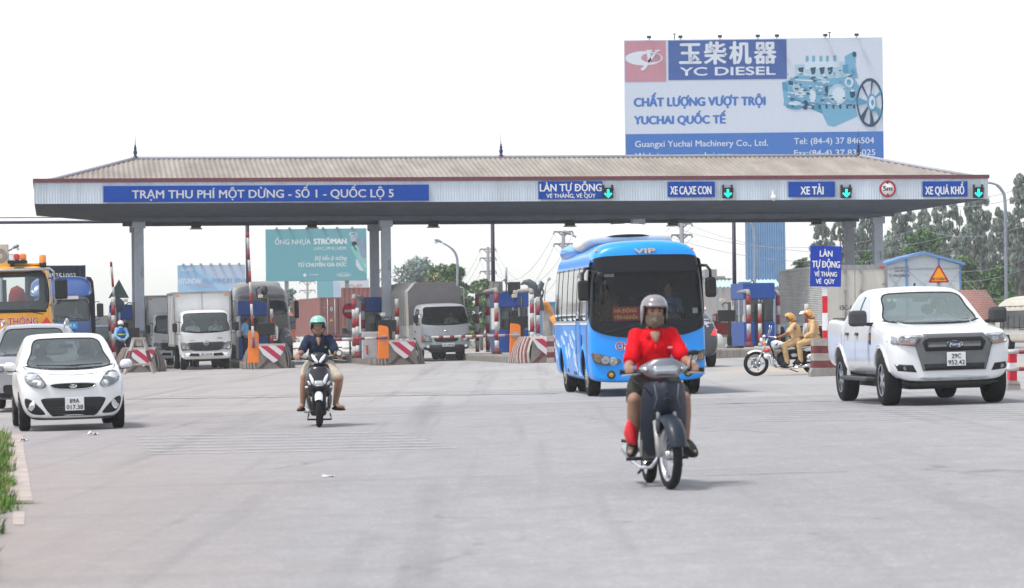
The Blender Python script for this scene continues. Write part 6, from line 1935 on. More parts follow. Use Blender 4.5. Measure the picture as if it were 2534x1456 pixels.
# --- yellow recovery lorry, cropped by the left edge
YEL=mat('lorry_yellow',(.80,.36,.012),.35,var=.05,coat=.4,dirt=.15,dirtcol=(.35,.16,.03))
def yellow_lorry():
 d=80
 s=F/d
 t=vehicle('recovery_lorry','yellow lorry with amber beacons on its roof cropped by the left edge','lorry',on_ground(11,d),R(6),1.0)
 W,zt=1.20,3.22
 g0=t.location.z
 def zz(py):return P(70,py,d).z-g0
 zw0,zw1=zz(768),zz(676)
 ws=spline([(-1.1,zw0+.05),(-1.04,zw1-.04),(-.5,zw1),(.5,zw1),(1.04,zw1-.04),(1.1,zw0+.05),(.6,zw0),(-.6,zw0)],4)
 bv=cab(t,W,.75,zz(655),2.1,YEL,ws,rake=.12,rear_open=rrect(-.02,(zw0+zw1)/2+.08,1.7,(zw1-zw0)*.66,.08),wt=1.14)
 part('sun_visor',ALU,t,lambda m:m.hull([(-1.18,-.12,zz(672)),(1.18,-.12,zz(672)),(-1.18,-.14,zz(667)),(1.18,-.14,zz(667)),(-1.18,.25,zz(671)),(1.18,.25,zz(671)),(-1.18,.25,zz(664)),(1.18,.25,zz(664))],sub=0))
 yb=lambda x,z:bv.ray_cast(V((x,-5,z)),V((0,1,0)))[0].y
 dec('grille_slot',BLACK,t,bv,[rrect(0,zz(772.5),2.16,.05,.02)],off=.01)
 for bold,mt,zo,nm in((.09,LETTER,0,'lettering_edge'),(.03,mat('letters_crimson',(.42,.01,.05),.4),.006,'lettering')):
  g=MB();text(g,'GIAO THÔNG',(-.44,zz(804),.87,zz(787)),face_front((0,yb(0,2)-.06,0)),bold=bold,z0=zo);g.build(nm,mt,t,fix=False)
 dec('roof_marker',mat('marker_green',(.03,.08,.05),.4),t,bv,[rrect(.42,zz(660),.24,.10,.02),rrect(-.42,zz(660),.24,.10,.02)],off=.012)
 zr=zz(654)
 lb=part('light_bar',[BLACK],t,lambda m:(m.box((.14,.3,zr+.02),(.62,.6,zr+.10),bev=.02),m.box((.2,.35,zr-.06),(.3,.55,zr+.04))))
 part('beacon_lens',[AMBER,REDLENS,LENS],lb,lambda m:(m.box((.30,.3,zr+.102),(.43,.6,zr+.26),mi=1,bev=.03),m.box((.44,.3,zr+.102),(.60,.6,zr+.26),mi=0,bev=.04),m.box((.15,.3,zr+.102),(.29,.6,zr+.26),mi=2,bev=.03)))
 bc=part('beacon',BLACK,t,lambda m:m.cyl((1.0,.5,zr-.10),(1.0,.5,zr+.03),.09))
 part('beacon_lens',mat('amber_glow',(.8,.22,.01),.3,coat=.5),bc,lambda m:m.lathe([(.088,0),(.085,.17),(.06,.19),(.001,.195)],Matrix.Translation((1.0,.5,zr+.03)),seg=18))
 part('roof_unit',mat('unit_beige',(.48,.45,.40),.6),t,lambda m:m.box((-.40,.7,zr),(.14,1.1,zr+.52),bev=.02))
 part('unit_fan',DARK,t,lambda m:[m.lathe([(r,0),(r+.015,0)],Matrix.Translation((-.06,.695,zr+.22))@Matrix.Rotation(pi/2,4,'X'),seg=24)for r in(.08,.12,.16)])
 truck_mirror(t,1.45,.0,zz(719),.50,.32)
 part('grab_bar',STEEL,t,lambda m:m.tube([(1.18,.1,zz(667)),(1.28,.0,zz(675)),(1.30,-.02,zz(700)),(1.31,-.02,zz(752)),(1.26,.05,zz(759)),(1.20,.2,zz(757))],.025,seg=8))
 wiper(t,(-.55,zw0+.02),(.55,zw0+.0),0,bv);wiper(t,(.5,zw0-.02),(1.0,zw0-.12),0,bv)
 b=MB();b.hull([(-1.2,.0,.45),(1.2,.0,.45),(-1.2,.0,.95),(1.2,.0,.95),(-1.1,-.12,.45),(1.1,-.12,.45),(-1.1,-.12,.95),(1.1,-.12,.95),(-1.2,.5,.5),(1.2,.5,.5),(-1.2,.5,.95),(1.2,.5,.95)],sub=1);b.build('bumper',YEL,t)
 part('roof_plate',YEL,t,lambda m:m.box((-1.0,.6,zr-.03),(1.0,1.9,zr+.02),bev=.01))
 for sx in(-1,1):
  trucklamp(t,bv,sx,[(1.05,1.2),(.6,1.2),(.6,1.0),(1.05,1.0)],((.92,1.1,.09),(.74,1.1,.08)))
  wheel(t,sx*1.12,1.2,.50,.28,'steel',.58)
 chassis(t,7.5,.45,.75)
 dualwheel(t,1.12,5.8,.5,.26)
 part('recovery_crane',DARK,t,lambda m:(m.box((-1.1,2.6,1.1),(1.1,7.3,1.3)),m.tube([(-.55,3.0,1.3),(-.55,3.0,3.2),(-.40,5,3.4)],.12,seg=8),m.box((-.15,3.2,1.31),(-.05,3.3,2.9))))
 part('red_sack',mat('sack_red',(.22,.03,.03),.8),t,lambda m:m.hull([(-.02,2.7,1.9),(.55,2.7,1.9),(-.02,2.7,2.84),(.50,2.7,2.84),(-.02,3.0,1.9),(.55,3.0,1.9),(0,3.0,2.8),(.5,3.0,2.8)],sub=1))
 part('warning_triangle',REDLENS,t,lambda m:m.prism([(.93,zz(806)),(1.20,zz(806)),(1.08,zz(787))],'y',-.02,-.005))
 return t
yellow_lorry()
# --- blue container tractor behind it, with the container on its trailer
BLUEP=mat('tractor_blue',(.016,.062,.235),.3,var=.06,coat=.5,dirt=.15,dirtcol=(.15,.13,.12))
def container(mb,W,z0,z1,y0,y1,pitch=.28):
 amp=.018
 for sx in(-1,1):
  n=int((y1-y0)/pitch)*4
  lo,hi=[],[]
  for i in range(n+1):
   y=y0+(y1-y0)*i/n
   o=sx*(W-.02+(amp if i%4 in(0,1)else-amp))
   lo.append((o,y,z0+.1));hi.append((o,y,z1-.08))
  mb.grid([lo,hi],smooth=False)
 for yy in(y0,y1):
  lo,hi=[],[]
  n=int(2*W/pitch)*4
  for i in range(n+1):
   x=-W+2*W*i/n
   o=yy+(amp if i%4 in(0,1)else-amp)+(.03 if yy==y0 else-.03)
   lo.append((x,o,z0+.1));hi.append((x,o,z1-.08))
  mb.grid([lo,hi],smooth=False)
 e=.07
 mb.box((-W+.01,y0+.05,z1-.06),(W-.01,y1-.05,z1-.03))
 for sx in(-1,1):
  for y in(y0,y1):mb.box((sx*W-e,y-e,z0),(sx*W+e*.3,y+e,z1)if sx>0 else(-W+e,y+e,z1))
  mb.box((min(sx*W,sx*(W-e)),y0+e+.001,z1-.1),(max(sx*W,sx*(W-e)),y1-e-.001,z1-.005));mb.box((min(sx*W,sx*(W-e)),y0+e+.001,z0),(max(sx*W,sx*(W-e)),y1-e-.001,z0+.14))
 for y in(y0,y1):
  mb.box((-W+e+.001,y-e*.6,z1-.11),(W-e-.001,y+e*.6,z1-.004));mb.box((-W+e+.001,y-e*.6,z0),(W-e-.001,y+e*.6,z0+.15))
def blue_tractor():
 d=125
 t=vehicle('container_tractor','blue tractor unit with a tall roof fairing behind the yellow lorry','lorry',on_ground(156,d),R(8),1.0)
 g0=t.location.z
 zz=lambda py:P(180,py,d).z-g0
 W=1.15
 zw0,zw1=zz(794),zz(744)
 ws=spline([(-1.06,zw0+.05),(-1.0,zw1-.03),(-.5,zw1),(.5,zw1),(1.0,zw1-.03),(1.06,zw0+.05),(.6,zw0),(-.6,zw0)],4)
 bv=cab(t,W,.7,zz(729),2.1,BLUEP,ws,rake=.2,wscmat=WGLASS)
 dec('visor_band',mat('visor_grey',(.05,.055,.065),.5),t,bv,[rrect(0,zz(737),2.1,.16,.04)],off=.02)
 part('visor_sticker',mat('sticker_white',(.6,.58,.62),.6),t,lambda m:m.box((-.2,.02,zz(741)),(.66,.03,zz(733))))
 fme=cage([boxrow(y,zz(736),z_,w_,w_*.95,.2)for y,z_,w_ in((.34,zz(729),1.05),(.42,zz(722),1.16),(.62,zz(700),1.18),(.95,zz(687),1.18),(1.4,zz(683),1.18),(2.05,zz(682),1.18))],2)
 body_obj('roof_fairing',fme,t,[BLUEP])
 part('side_deflector',mat('deflector_black',(.02,.022,.03),.6),t,lambda m:[m.prism([(sx*a,b)for a,b in((1.0,zz(684)),(1.18,zz(686)),(1.27,zz(697)),(1.31,zz(735)),(1.31,1.0),(1.1,1.0))][::sx],'y',1.9,2.3)for sx in(-1,1)])
 for sx in(-1,1):
  truck_mirror(t,sx*1.48,.1,zz(770),.52,.26)
  trucklamp(t,bv,sx,[(1.0,1.15),(.6,1.15),(.6,.95),(1.0,.95)],((.88,1.05,.09),(.70,1.05,.08)))
  wheel(t,sx*1.15,1.3,.5,.28,'steel',.58)
 g=dec('front_sticker',mat('sticker_cyan',(.03,.28,.62),.5),t,bv,[rrect(.36,zz(806),.46,.24,.02)],off=.012)
 gl=MB();text(gl,'BX 5',(.20,zz(809),.50,zz(802.5)),face_front((0,bv.ray_cast(V((.36,-5,zz(806))),V((0,1,0)))[0].y-.02,0)),bold=.03);gl.build('lettering',LETTER,g,fix=False)
 wiper(t,(-.2,zw0+.2),(.9,zw0+.02),0,bv)
 b=MB();b.hull([(-1.17,.0,.4),(1.17,.0,.4),(-1.17,.0,.9),(1.17,.0,.9),(-1.05,-.12,.4),(1.05,-.12,.4),(-1.05,-.12,.9),(1.05,-.12,.9),(-1.17,.5,.5),(1.17,.5,.5),(-1.17,.5,.9),(1.17,.5,.9)],sub=1);b.build('bumper',BLUEP,t)
 chassis(t,6.5,.45,.75)
 dualwheel(t,1.15,4.6,.5,.26)
 driver(t,.55,1.2,zw0-.15,mat('shirt_blue',(.12,.18,.32),.8),'driver dimly seen behind the windscreen of the blue tractor unit')
 c=thing('shipping_container','dark navy shipping container lettered HLU5351003 behind the blue tractor','container',on_ground(140,136),R(8),None)
 zt=P(170,657,136).z-c.location.z
 m=MB();container(m,1.22,zt-2.6,zt,0,6.06);m.build('body',mat('container_navy',(.02,.035,.075),.5,var=.12),c,fix=False)
 g=MB();text(g,'HLU5351003',(-.72,zt-.55,.82,zt-.32),face_front((0,-.09,0)),bold=.03);g.build('lettering',LETTER,c,fix=False)
 part('trailer',BLACK,c,lambda m:(m.box((-1.1,.1,zt-2.9),(1.1,6,zt-2.61)),m.box((-1.1,2,.5),(1.1,2.2,zt-2.9))))
 for y in(3.5,4.8):dualwheel(c,1.15,y,.5,.26)
blue_tractor()
# --- conventional long nose tractor between the booths
DUSTY=mat('dusty_blue_paint',(.26,.26,.275),.5,var=.15,coat=.2,dirt=.95,dirtcol=(.36,.31,.26),dscale=.45)
def long_nose():
 d=138
 t=vehicle('long_nose_tractor','dusty blue long nose tractor with a tall sleeper roof behind the booth','lorry',on_ground(662,d),R(9),1.0)
 g0=t.location.z
 zz=lambda py:P(665,py,d).z-g0
 W=1.2
 ws=spline([(-1.0,zz(776)),(-.92,zz(746)),(0,zz(743)),(.92,zz(746)),(1.0,zz(776)),(0,zz(780))],5)
 rows=[boxrow(1.5,.8,zz(775),.95,.9),boxrow(1.6,.75,zz(748),W*.95,1.0),boxrow(2.0,.75,zz(738),W,1.1),boxrow(2.5,.75,zz(716),W,1.12),boxrow(3.4,.75,zz(700),W,1.1,.25),boxrow(5.2,.75,zz(696),W,1.1,.25),boxrow(5.3,.8,zz(700),1.1,1.0)]
 me=cage(rows,2);bv=bvh_of(me)
 c=MB();c.prism(ws,'y',-1,3.2)
 body_obj('cab',carve(me,[c],[DUSTY,INSIDE]),t,[DUSTY,INSIDE])
 dec('windscreen',WGLASS,t,bv,[ws],off=.004,thick=0,step=.15)
 part('roof_fairing',DUSTY,t,lambda m:m.hull([(-1.05,2.6,zz(728)),(1.05,2.6,zz(728)),(-1.1,3.3,zz(700)),(1.1,3.3,zz(700)),(-1.1,5.2,zz(728)),(1.1,5.2,zz(728)),(-1.0,4.2,zz(692)),(1.0,4.2,zz(692)),(-.95,5.2,zz(692)),(.95,5.2,zz(692))],sub=2))
 part('sun_visor',DUSTY,t,lambda m:m.hull([(-1.1,1.75,zz(744)),(1.1,1.75,zz(744)),(-1.12,2.1,zz(722)),(1.12,2.1,zz(722)),(-1.1,2.4,zz(738)),(1.1,2.4,zz(738)),(-1.0,2.6,zz(719)),(1.0,2.6,zz(719))],sub=2))
 hd=MB();hd.hull([(-.55,0,.6),(.55,0,.6),(-.5,.02,zz(803)),(.5,.02,zz(803)),(-.62,.3,zz(796)),(.62,.3,zz(796)),(-.9,1.7,zz(780)),(.9,1.7,zz(780)),(-.9,1.7,.8),(.9,1.7,.8)],sub=2);hd.build('bonnet',DUSTY,t)
 g=part('grille',CHROME,t,lambda m:m.prism(rrect(0,(zz(806)+zz(844))/2,.95,zz(806)-zz(844),.12),'y',-.02,.3))
 part('grille_slat',BLACK,g,lambda m:[m.box((-.40,-.035,zz(840)+k*.075),(.40,-.021,zz(840)+k*.075+.045))for k in range(8)])
 for sx in(-1,1):
  part('fender',DUSTY,t,lambda m:m.hull([(sx*a,b,c)for a,b,c in((.45,.1,.5),(1.18,.3,.55),(1.2,.5,zz(838)),(.55,.1,zz(830)),(1.05,.4,zz(818)),(.6,.5,zz(808)),(1.2,1.5,zz(830)),(.8,1.6,zz(800)),(1.2,1.6,.8),(.6,1.6,.7))],sub=2))
  part('headlight',LAMPIN,t,lambda m:m.hull([(sx*a,b,c)for a,b,c in((.66,.06,zz(840)),(1.05,.20,zz(838)),(1.02,.22,zz(826)),(.70,.08,zz(833)),(.66,.2,zz(840)),(1.05,.4,zz(838)),(1.0,.4,zz(826)),(.7,.3,zz(833)))],sub=1))
  truck_mirror(t,sx*1.45,1.7,zz(768),.75,.2)
  wheel(t,sx*1.15,1.0,.52,.28,'steel',.58)
 b=MB();b.hull([(-1.2,.15,.35),(1.2,.15,.35),(-1.2,.15,zz(848)),(1.2,.15,zz(848)),(-.8,-.15,.35),(.8,-.15,.35),(-.8,-.15,zz(848)),(.8,-.15,zz(848)),(-1.2,.5,.4),(1.2,.5,.4),(-1.2,.5,zz(850)),(1.2,.5,zz(850))],sub=1);b.build('bumper',mat('bumper_grey',(.25,.26,.28),.5,dirt=.6),t)
 chassis(t,8,.45,.75,2.0)
 dualwheel(t,1.15,6.2,.5,.26)
 part('exhaust_stack',CHROME,t,lambda m:m.cyl((-1.25,3.2,1.5),(-1.25,3.2,zz(712)),.07))
long_nose()
# --- shipping containers on trailers beyond the booths
CRED=mat('container_red',(.235,.10,.092),.6,var=.12,scale=1.5,dirt=.35,dirtcol=(.26,.15,.13),dscale=.5)
def red_container(label,pxc,d,rz,top,L,doors):
 c=thing('shipping_container',label,'container',on_ground(pxc,d),rz,'rust red shipping containers')
 zt=P(pxc,top,d).z-c.location.z
 W=1.22
 m=MB();container(m,W,zt-2.6,zt,0,L);m.build('body',CRED,c,fix=False)
 if doors:
  dr=part('door',CRED,c,lambda m:[m.box((s0,-.05,zt-2.42),(s0+1.08,-.02,zt-.14))for s0 in(-1.12,.04)]+[m.box((s0,-.08,zt-2.4+k*.45),(s0+1.06,-.051,zt-2.25+k*.45),bev=.01)for s0 in(-1.11,.05)for k in range(5)])
  part('lock_rod',LETTERGREY,dr,lambda m:[m.cyl((x,-.11,zt-2.5),(x,-.11,zt-.1),.022,seg=8)for x in(-.75,-.25,.28,.80)])
  g=MB();text(g,'0',(-.55,zt-.92,-.40,zt-.62),face_front((0,-.085,0)),bold=.03);text(g,'CAI U 8',(-1.05,zt-.72,-.8,zt-.66),face_front((0,-.085,0)));text(g,'45G1',(.42,zt-.75,.66,zt-.64),face_front((0,-.085,0)),bold=.03)
  for k in range(4):text(g,('MAX GROSS','TARE','NET','CU CAP')[k],(.34,zt-1.35-k*.14,.66,zt-1.28-k*.14),face_front((0,-.085,0)),bold=.02)
  g.build('lettering',LETTERGREY,dr,fix=False)
  part('warning_label',mat('label_yellow',(.6,.42,.05),.5),dr,lambda m:m.prism([(-.62,zt-1.62),(-.38,zt-1.62),(-.5,zt-1.42)],'y',-.09,-.082))
 tr=part('trailer',mat('trailer_dark',(.05,.06,.07),.6),c,lambda m:(m.box((-1.15,-.1,zt-3.0),(1.15,-.02,zt-2.62)),m.box((-.5,0,zt-2.95),(.5,L,zt-2.61)),m.box((-1.15,.1,.55),(1.15,.2,.9))))
 if doors:
  g=MB();text(g,'51R 05.177',(-.6,zt-2.88,.5,zt-2.72),face_front((0,-.11,0)),bold=.03);g.build('lettering',LETTERGREY,tr,fix=False)
 for y in(1.2,2.5):dualwheel(c,1.15,y,.5,.26)
red_container('rust red shipping container seen from its door end, left of the no entry sign',838,218,R(12.5),736,12.2,True)
red_container('rust red shipping container seen side on behind the booth and column',849,208,R(-86),713,6.06,False)
p=on_ground(694,205)
c=thing('truck_cab','orange lorry cab sliver between the long nose tractor and the red container','lorry',p,R(10))
m=MB();m.hull([(-1.2,0,.6),(1.2,0,.6),(-1.2,0,2.0),(1.2,0,2.0),(-1.1,.5,3.0),(1.1,.5,3.0),(-1.2,2,.6),(1.2,2,.6),(-1.1,2,3.0),(1.1,2,3.0)],sub=1);m.build('cab',mat('cab_orange',(.55,.12,.05),.45),c)
part('windscreen',mat('dark_glass',(.03,.035,.04),.1,coat=.5),c,lambda m:m.prism([(-1.0,1.75),(1.0,1.75),(.95,2.6),(-.95,2.6)],'y',.02,.3))
for sx in(-1,1):wheel(c,sx*1.15,1.2,.5,.28,'steel')
wheel(c,1.1,3.2,.5,.28,'steel')
# --- small blue lorry behind the leftmost booth and a bluish one beyond
def small_lorry(label,px,d,rz,paint,roof=True):
 t=vehicle('small_lorry',label,'lorry',on_ground(px,d),rz,1.0,'small blue lorries beyond the leftmost booth')
 ws=spline([(-.80,1.22),(-.74,1.75),(0,1.8),(.74,1.75),(.80,1.22),(0,1.17)],5)
 bv=cab(t,.88,.36,1.92,1.6,paint,ws,sidew=False)
 for sx in(-1,1):
  trucklamp(t,bv,sx,[(.80,.82),(.56,.84),(.56,.66),(.82,.66)],((.68,.75,.08),))
  wheel(t,sx*.8,1.1,.33,.2,'steel')
  wheel(t,sx*.8,3.4,.33,.2,'steel')
  truck_mirror(t,sx*1.02,.05,1.4,.25,.15)
 dec('bumper',[mat('bumper_dark_blue',(.02,.05,.12),.5)],t,bv,[rrect(0,.48,1.6,.16,.04)],off=.03)
 plate(t,(.1,-.06,.50),.42,.12,[('29C-117.34',.9)])
 part('cargo_bed',BOXG,t,lambda m:(m.box((-.9,1.7,.7),(.9,4.6,.8)),m.box((-.9,1.7,.801),(.9,1.78,2.35 if roof else 1.3)),m.box((-.9,1.78,2.28),(.9,4.6,2.35))if roof else None))
 wiper(t,(-.5,1.22),(.1,1.2),0,bv)
 chassis(t,4.6,.35,.5)
small_lorry('small blue lorry with white roof board between the leftmost column and the box lorry',387,142,R(9),mat('kia_blue',(.02,.09,.26),.35,coat=.4))
small_lorry('small slate blue lorry half hidden left of the leftmost booth',243,150,R(8),mat('slate_blue',(.07,.11,.16),.4,coat=.3))
# --- big box lorry driving away on the right, white rear doors and ribbed flank
def trailer_lorry():
 d=129
 t=thing('trailer_lorry','tall lorry driving away with ribbed silver flank and dirty white rear doors','lorry',on_ground(2117,d),R(4.2))
 t.rotation_euler=(PITCH,0,R(4.2))
 zt=P(2117,659,d).z-t.location.z
 W,z0,L=1.25,1.15,11.5
 RIB=mat('ribbed_alu',(.62,.62,.61),.5,metal=.05,var=.12,dirt=.4,dirtcol=(.22,.2,.18),dscale=.6)
 m=MB()
 for sx in(-1,1):
  rows=[]
  n=30*4
  for i in range(n+1):
   z=z0+(zt-z0)*i/n
   o=sx*(W+(.022 if i%4 in(0,1)else-.022))
   rows.append([(o,.06,z),(o,L,z)])
  m.grid(rows,smooth=False)
 m.box((-W,L-.02,z0),(W,L,zt));m.box((-W-.02,.0,zt-.02),(W+.02,L,zt+.04));m.box((-W,.05,z0-.12),(W,L,z0))
 m.build('cargo_box',RIB,t,fix=False)
 DOOR=mat('door_white',(.52,.50,.45),.55,var=.06,dirt=.55,dirtcol=(.28,.24,.20),dscale=.8,stretch=(1,1,.35))
 dr=part('rear_door',DOOR,t,lambda m:[m.box((a,-.03,z0),(b,.04,zt-.12),bev=.008)for a,b in((-W+.06,-.008),(.008,W-.06))])
 part('lock_rod',BOXG,dr,lambda m:[m.cyl((x,-.07,z0+.02),(x,-.07,zt-.14),.022,seg=8)for x in(-.40,.24)]+[m.box((x-.05,-.10,z0+h),(x+.05,-.035,z0+h+.12))for x in(-.40,.24)for h in(.3,1.2,2.0)])
 part('hinge',BOXG,dr,lambda m:[m.box((sx*(W-.07)-.07,-.06,z0+h),(sx*(W-.07)+.07,-.031,z0+h+.08))for sx in(-1,1)for h in(.25,.9,1.5,2.1)])
 part('rear_frame',BOXG,t,lambda m:([m.box((sx*W-.06,-.05,z0-.1),(sx*W+.06,.055,zt+.05))for sx in(-1,1)],m.box((-W+.061,-.05,zt-.12),(W-.061,.05,zt+.052))))
 part('rear_marker',REDLENS,t,lambda m:[m.box((sx*1.08-.1,-.065,zt-.08),(sx*1.08+.1,-.051,zt-.01))for sx in(-1,1)])
 g=MB();text(g,'15C-1',(-.62,z0+.52,-.17,z0+.70),face_front((0,-.036,0)),bold=.04);g.build('lettering',BLACK,dr,fix=False)
 part('chassis',BLACK,t,lambda m:(m.box((-.5,.2,.75),(.5,L,1.0)),m.box((-1.1,.1,.55),(1.1,.2,.9)),m.box((-1.2,4.5,.45),(-.6,7.5,1.0),bev=.1)))
 for sx in(-1,1):part('tail_light',REDLENS,t,lambda m:m.box((sx*.95-.2,.05,.68),(sx*.95+.2,.095,.82),bev=.01))
 for y in(1.6,2.9):dualwheel(t,1.15,y,.5,.26)
 part('fuel_tank',mat('tank_grey',(.32,.33,.34),.4,metal=.4),t,lambda m:m.cyl((-1.0,7.8,.8),(-1.0,9.3,.8),.32,seg=20))
 part('cab',TWHITE,t,lambda m:m.hull([(-1.2,L+.2,.7),(1.2,L+.2,.7),(-1.2,L+.2,2.9),(1.2,L+.2,2.9),(-1.2,L+2.3,.7),(1.2,L+2.3,.7),(-1.1,L+2.0,2.9),(1.1,L+2.0,2.9)],sub=1))
 for sx in(-1,1):wheel(t,sx*1.15,L+1.2,.5,.28,'steel')
trailer_lorry()
# --- cream minibus driving away at the right edge
def cream_bus():
 d=116
 t=thing('minibus','cream minibus with barred side windows cropped by the right edge','bus',on_ground(2686,d),R(12))
 CREAM=mat('bus_cream',(.55,.52,.44),.4,var=.05,coat=.3,dirt=.2)
 W,L=1.03,6.6
 zt=P(2534,727,d).z-t.location.z
 rows=[boxrow(-.01,.5,zt-.5,.8,.7),boxrow(.05,.4,zt-.22,.97,.9),boxrow(.25,.35,zt-.04,W,.98,.35),boxrow(.9,.35,zt,W,.98,.35),boxrow(6.0,.35,zt,W,.98,.35),boxrow(6.5,.38,zt-.1,W,.96,.3),boxrow(L,.5,zt-.5,.9,.85)]
 me=cage(rows,3);bv=bvh_of(me)
 cuts=[]
 for y in(1.6,5.3):
  for sx in(-1,1):
   c=MB();c.cyl((sx*.65,y,.38),(sx*1.4,y,.38),.46,seg=28);cuts.append(c)
 body_obj('body',carve(me,cuts,[CREAM,INSIDE]),t,[CREAM,INSIDE])
 BW=mat('bus_window',(.03,.035,.04),.06,var=.3,coat=.6)
 zw0,zw1=zt-1.30,zt-.40
 for sx in(-1,1):
  w=dec('window_band',BW,t,bv,[rrect(3.2,(zw0+zw1)/2,5.4,zw1-zw0,.1)],axis='x',side=sx,off=.006,step=.25)
  part('window_bar',BLACK,w,lambda m:[decal(m,bv,rrect(y,(zw0+zw1)/2,.05,zw1-zw0,.01),axis='x',side=sx,off=.014,step=.3)for y in(.9,1.3,1.7,2.2,2.7,3.2,3.8,4.4,5.0,5.5)])
  dec('waist_stripe',mat('stripe_grey',(.36,.36,.35),.4),t,bv,[rrect(3.3,.78,6.2,.24,.02)],axis='x',side=sx,off=.006,step=.25)
  dec('tail_light',REDLENS,t,bv,[rrect(sx*.85,.95,.16,.4,.03)],off=.01)
  for y in(1.6,5.3):wheel(t,sx*1.0,y,.38,.22,'steel')
 dec('rear_window',BW,t,bv,[rrect(0,(zw0+zw1)/2,1.5,.7,.1)],off=.006,step=.15)
 part('roof_vent',CREAM,t,lambda m:m.hull([(-.3,1.5,zt),(.3,1.5,zt),(-.25,1.6,zt+.09),(.25,1.6,zt+.09),(-.3,2.3,zt),(.3,2.3,zt),(-.25,2.2,zt+.09),(.25,2.2,zt+.09)],sub=1))
cream_bus()
# --- rescue lorry glimpsed between the bus and the booth
def rescue():
 d=138
 t=thing('rescue_lorry','white and yellow rescue lorry with an orange light bar between bus and booth','lorry',on_ground(1788,d),R(4))
 zz=lambda py:P(1788,py,d).z-t.location.z
 part('body',mat('rescue_white',(.55,.53,.50),.5,dirt=.3),t,lambda m:m.box((-1.1,.0,.6),(1.1,5,zz(812)),bev=.05))
 part('cab',YEL,t,lambda m:m.hull([(-1.1,.1,zz(812)),(1.1,.1,zz(812)),(-1.05,.2,zz(794)),(1.05,.2,zz(794)),(-1.1,1.8,zz(812)),(1.1,1.8,zz(812)),(-1.05,1.7,zz(794)),(1.05,1.7,zz(794))],sub=1))
 part('window',mat('dark_glass',(.03,.035,.04),.1,coat=.5),t,lambda m:m.prism(rrect(-.20,zz(803),.3,.24,.05),'y',.08,.3))
 part('sign_panel',LETTERGREY,t,lambda m:m.box((-.42,-.03,zz(792)),(1.0,.25,zz(783)),bev=.01))
 g=MB();text(g,'16',(.12,zz(791),.52,zz(784.5)),face_front((0,-.035,0)),bold=.03);text(g,'1D0',(-.42,zz(824),.05,zz(819)),face_front((0,-.004,0)),bold=.04);g.build('lettering',mat('letters_grey',(.22,.2,.2),.5),t,fix=False)
 part('light_bar',mat('amber_glow',(.8,.22,.01),.3,coat=.5),t,lambda m:m.box((-.40,.1,zz(782)),(.9,.5,zz(776)),bev=.04))
 part('ladder',mat('sign_red',(.36,.012,.03),.45),t,lambda m:(m.cyl((-.25,-.05,zz(820)),(-.25,-.05,zz(778)),.03),m.cyl((-.5,-.05,zz(795)),(1,-.05,zz(795)),.03),m.box((-.3,-.06,.7),(.3,-.002,1.2))))
 for sx in(-1,1):
  for y in(1.0,3.8):wheel(t,sx*1.02,y,.45,.25,'steel')
rescue()
# --- excavator beyond the booth
def excavator():
 d=175
 o=on_ground(1352,d)
 t=thing('excavator','orange excavator with raised dark grab standing beyond the booth by the bus','excavator',o,0)
 def L(px,py,dd=d):
  p=P(px,py,dd);return p-o
 EOR=mat('digger_orange',(.62,.24,.03),.5,var=.1)
 part('body',EOR,t,lambda m:m.hull([L(1336,762)+V((0,a,0))for a in(0,1.5)]+[L(1372,774)+V((0,a,0))for a in(0,1.5)]+[L(1342,742)+V((0,a,0))for a in(0,1.5)]+[L(1360,744)+V((0,a,0))for a in(0,1.5)]+[L(1374,796)+V((0,a,0))for a in(0,1.5)],sub=1))
 part('house',mat('digger_pale',(.45,.43,.40),.6,dirt=.4),t,lambda m:m.hull([L(a,b)+V((0,c,0))for a,b in((1344,772),(1366,772),(1344,835),(1368,835))for c in(.3,2.2)],sub=0))
 part('track',BLACK,t,lambda m:m.hull([L(a,b)+V((0,c,0))for a,b in((1330,845),(1385,845),(1334,862),(1380,862))for c in(0,3)],sub=1))
 part('boom',EOR,t,lambda m:m.tube([L(1366,782),L(1385,812),L(1400,860)],.22,seg=8))
 GR=mat('grab_steel',(.06,.07,.085),.5,var=.2)
 part('arm',GR,t,lambda m:m.tube([L(1338,770),L(1334,738),L(1328,716)],[.22,.18,.20],seg=8))
 def tooth(m,pts,w):
  m.tube([L(*p)for p in pts],w,seg=8)
 part('grab',GR,t,lambda m:(tooth(m,[(1326,722),(1318,706),(1308,699),(1298,699),(1288,705)],[.26,.24,.20,.13,.03]),tooth(m,[(1328,722),(1336,712),(1341,702),(1337,696)],[.24,.2,.15,.06]),tooth(m,[(1330,735),(1322,720),(1310,716),(1302,720)],[.25,.25,.2,.05])))
 part('hose',BLACK,t,lambda m:m.tube([L(1340,712),L(1345,722),L(1342,735),L(1338,742)],.05,seg=6))
excavator()
# -------- people
def hand_caps(wr,g,a,side,n=None):
 """palm, four unequal fingers closed round a bar at g with axis a, thumb from the side of the palm"""
 wr,g,a=V(wr),V(g),V(a).normalized()
 d=(g-wr)
 d=(d-a*d.dot(a)).normalized()
 n=n or a.cross(d).normalized()
 if n.z<0:n=-n
 k0=g-d*.012+n*.026
 c=[]
 for i,(L,w)in enumerate(((.95,.0085),(1.05,.009),(1.0,.0088),(.82,.0078))):
  o=a*((i-1.5)*.0215*side)
  p0,p1,p2,p3=k0+o-d*.012,k0+o+d*.020*L,g+o+d*.034*L-n*.004,g+o+d*.016-n*.026
  c+=[(p0,w+.002,p1,w+.001),(p1,w+.001,p2,w),(p2,w,p3,w-.001)]
  c.append((wr,.022,p0,.014))
 t0=wr+(g-wr)*.45-a*(.028*side)
 t1=g-d*.022-a*(.045*side)
 t2=g+d*.012-a*(.030*side)-n*.022
 c+=[(t0,.014,t1,.0115),(t1,.0115,t2,.0095)]
 return c
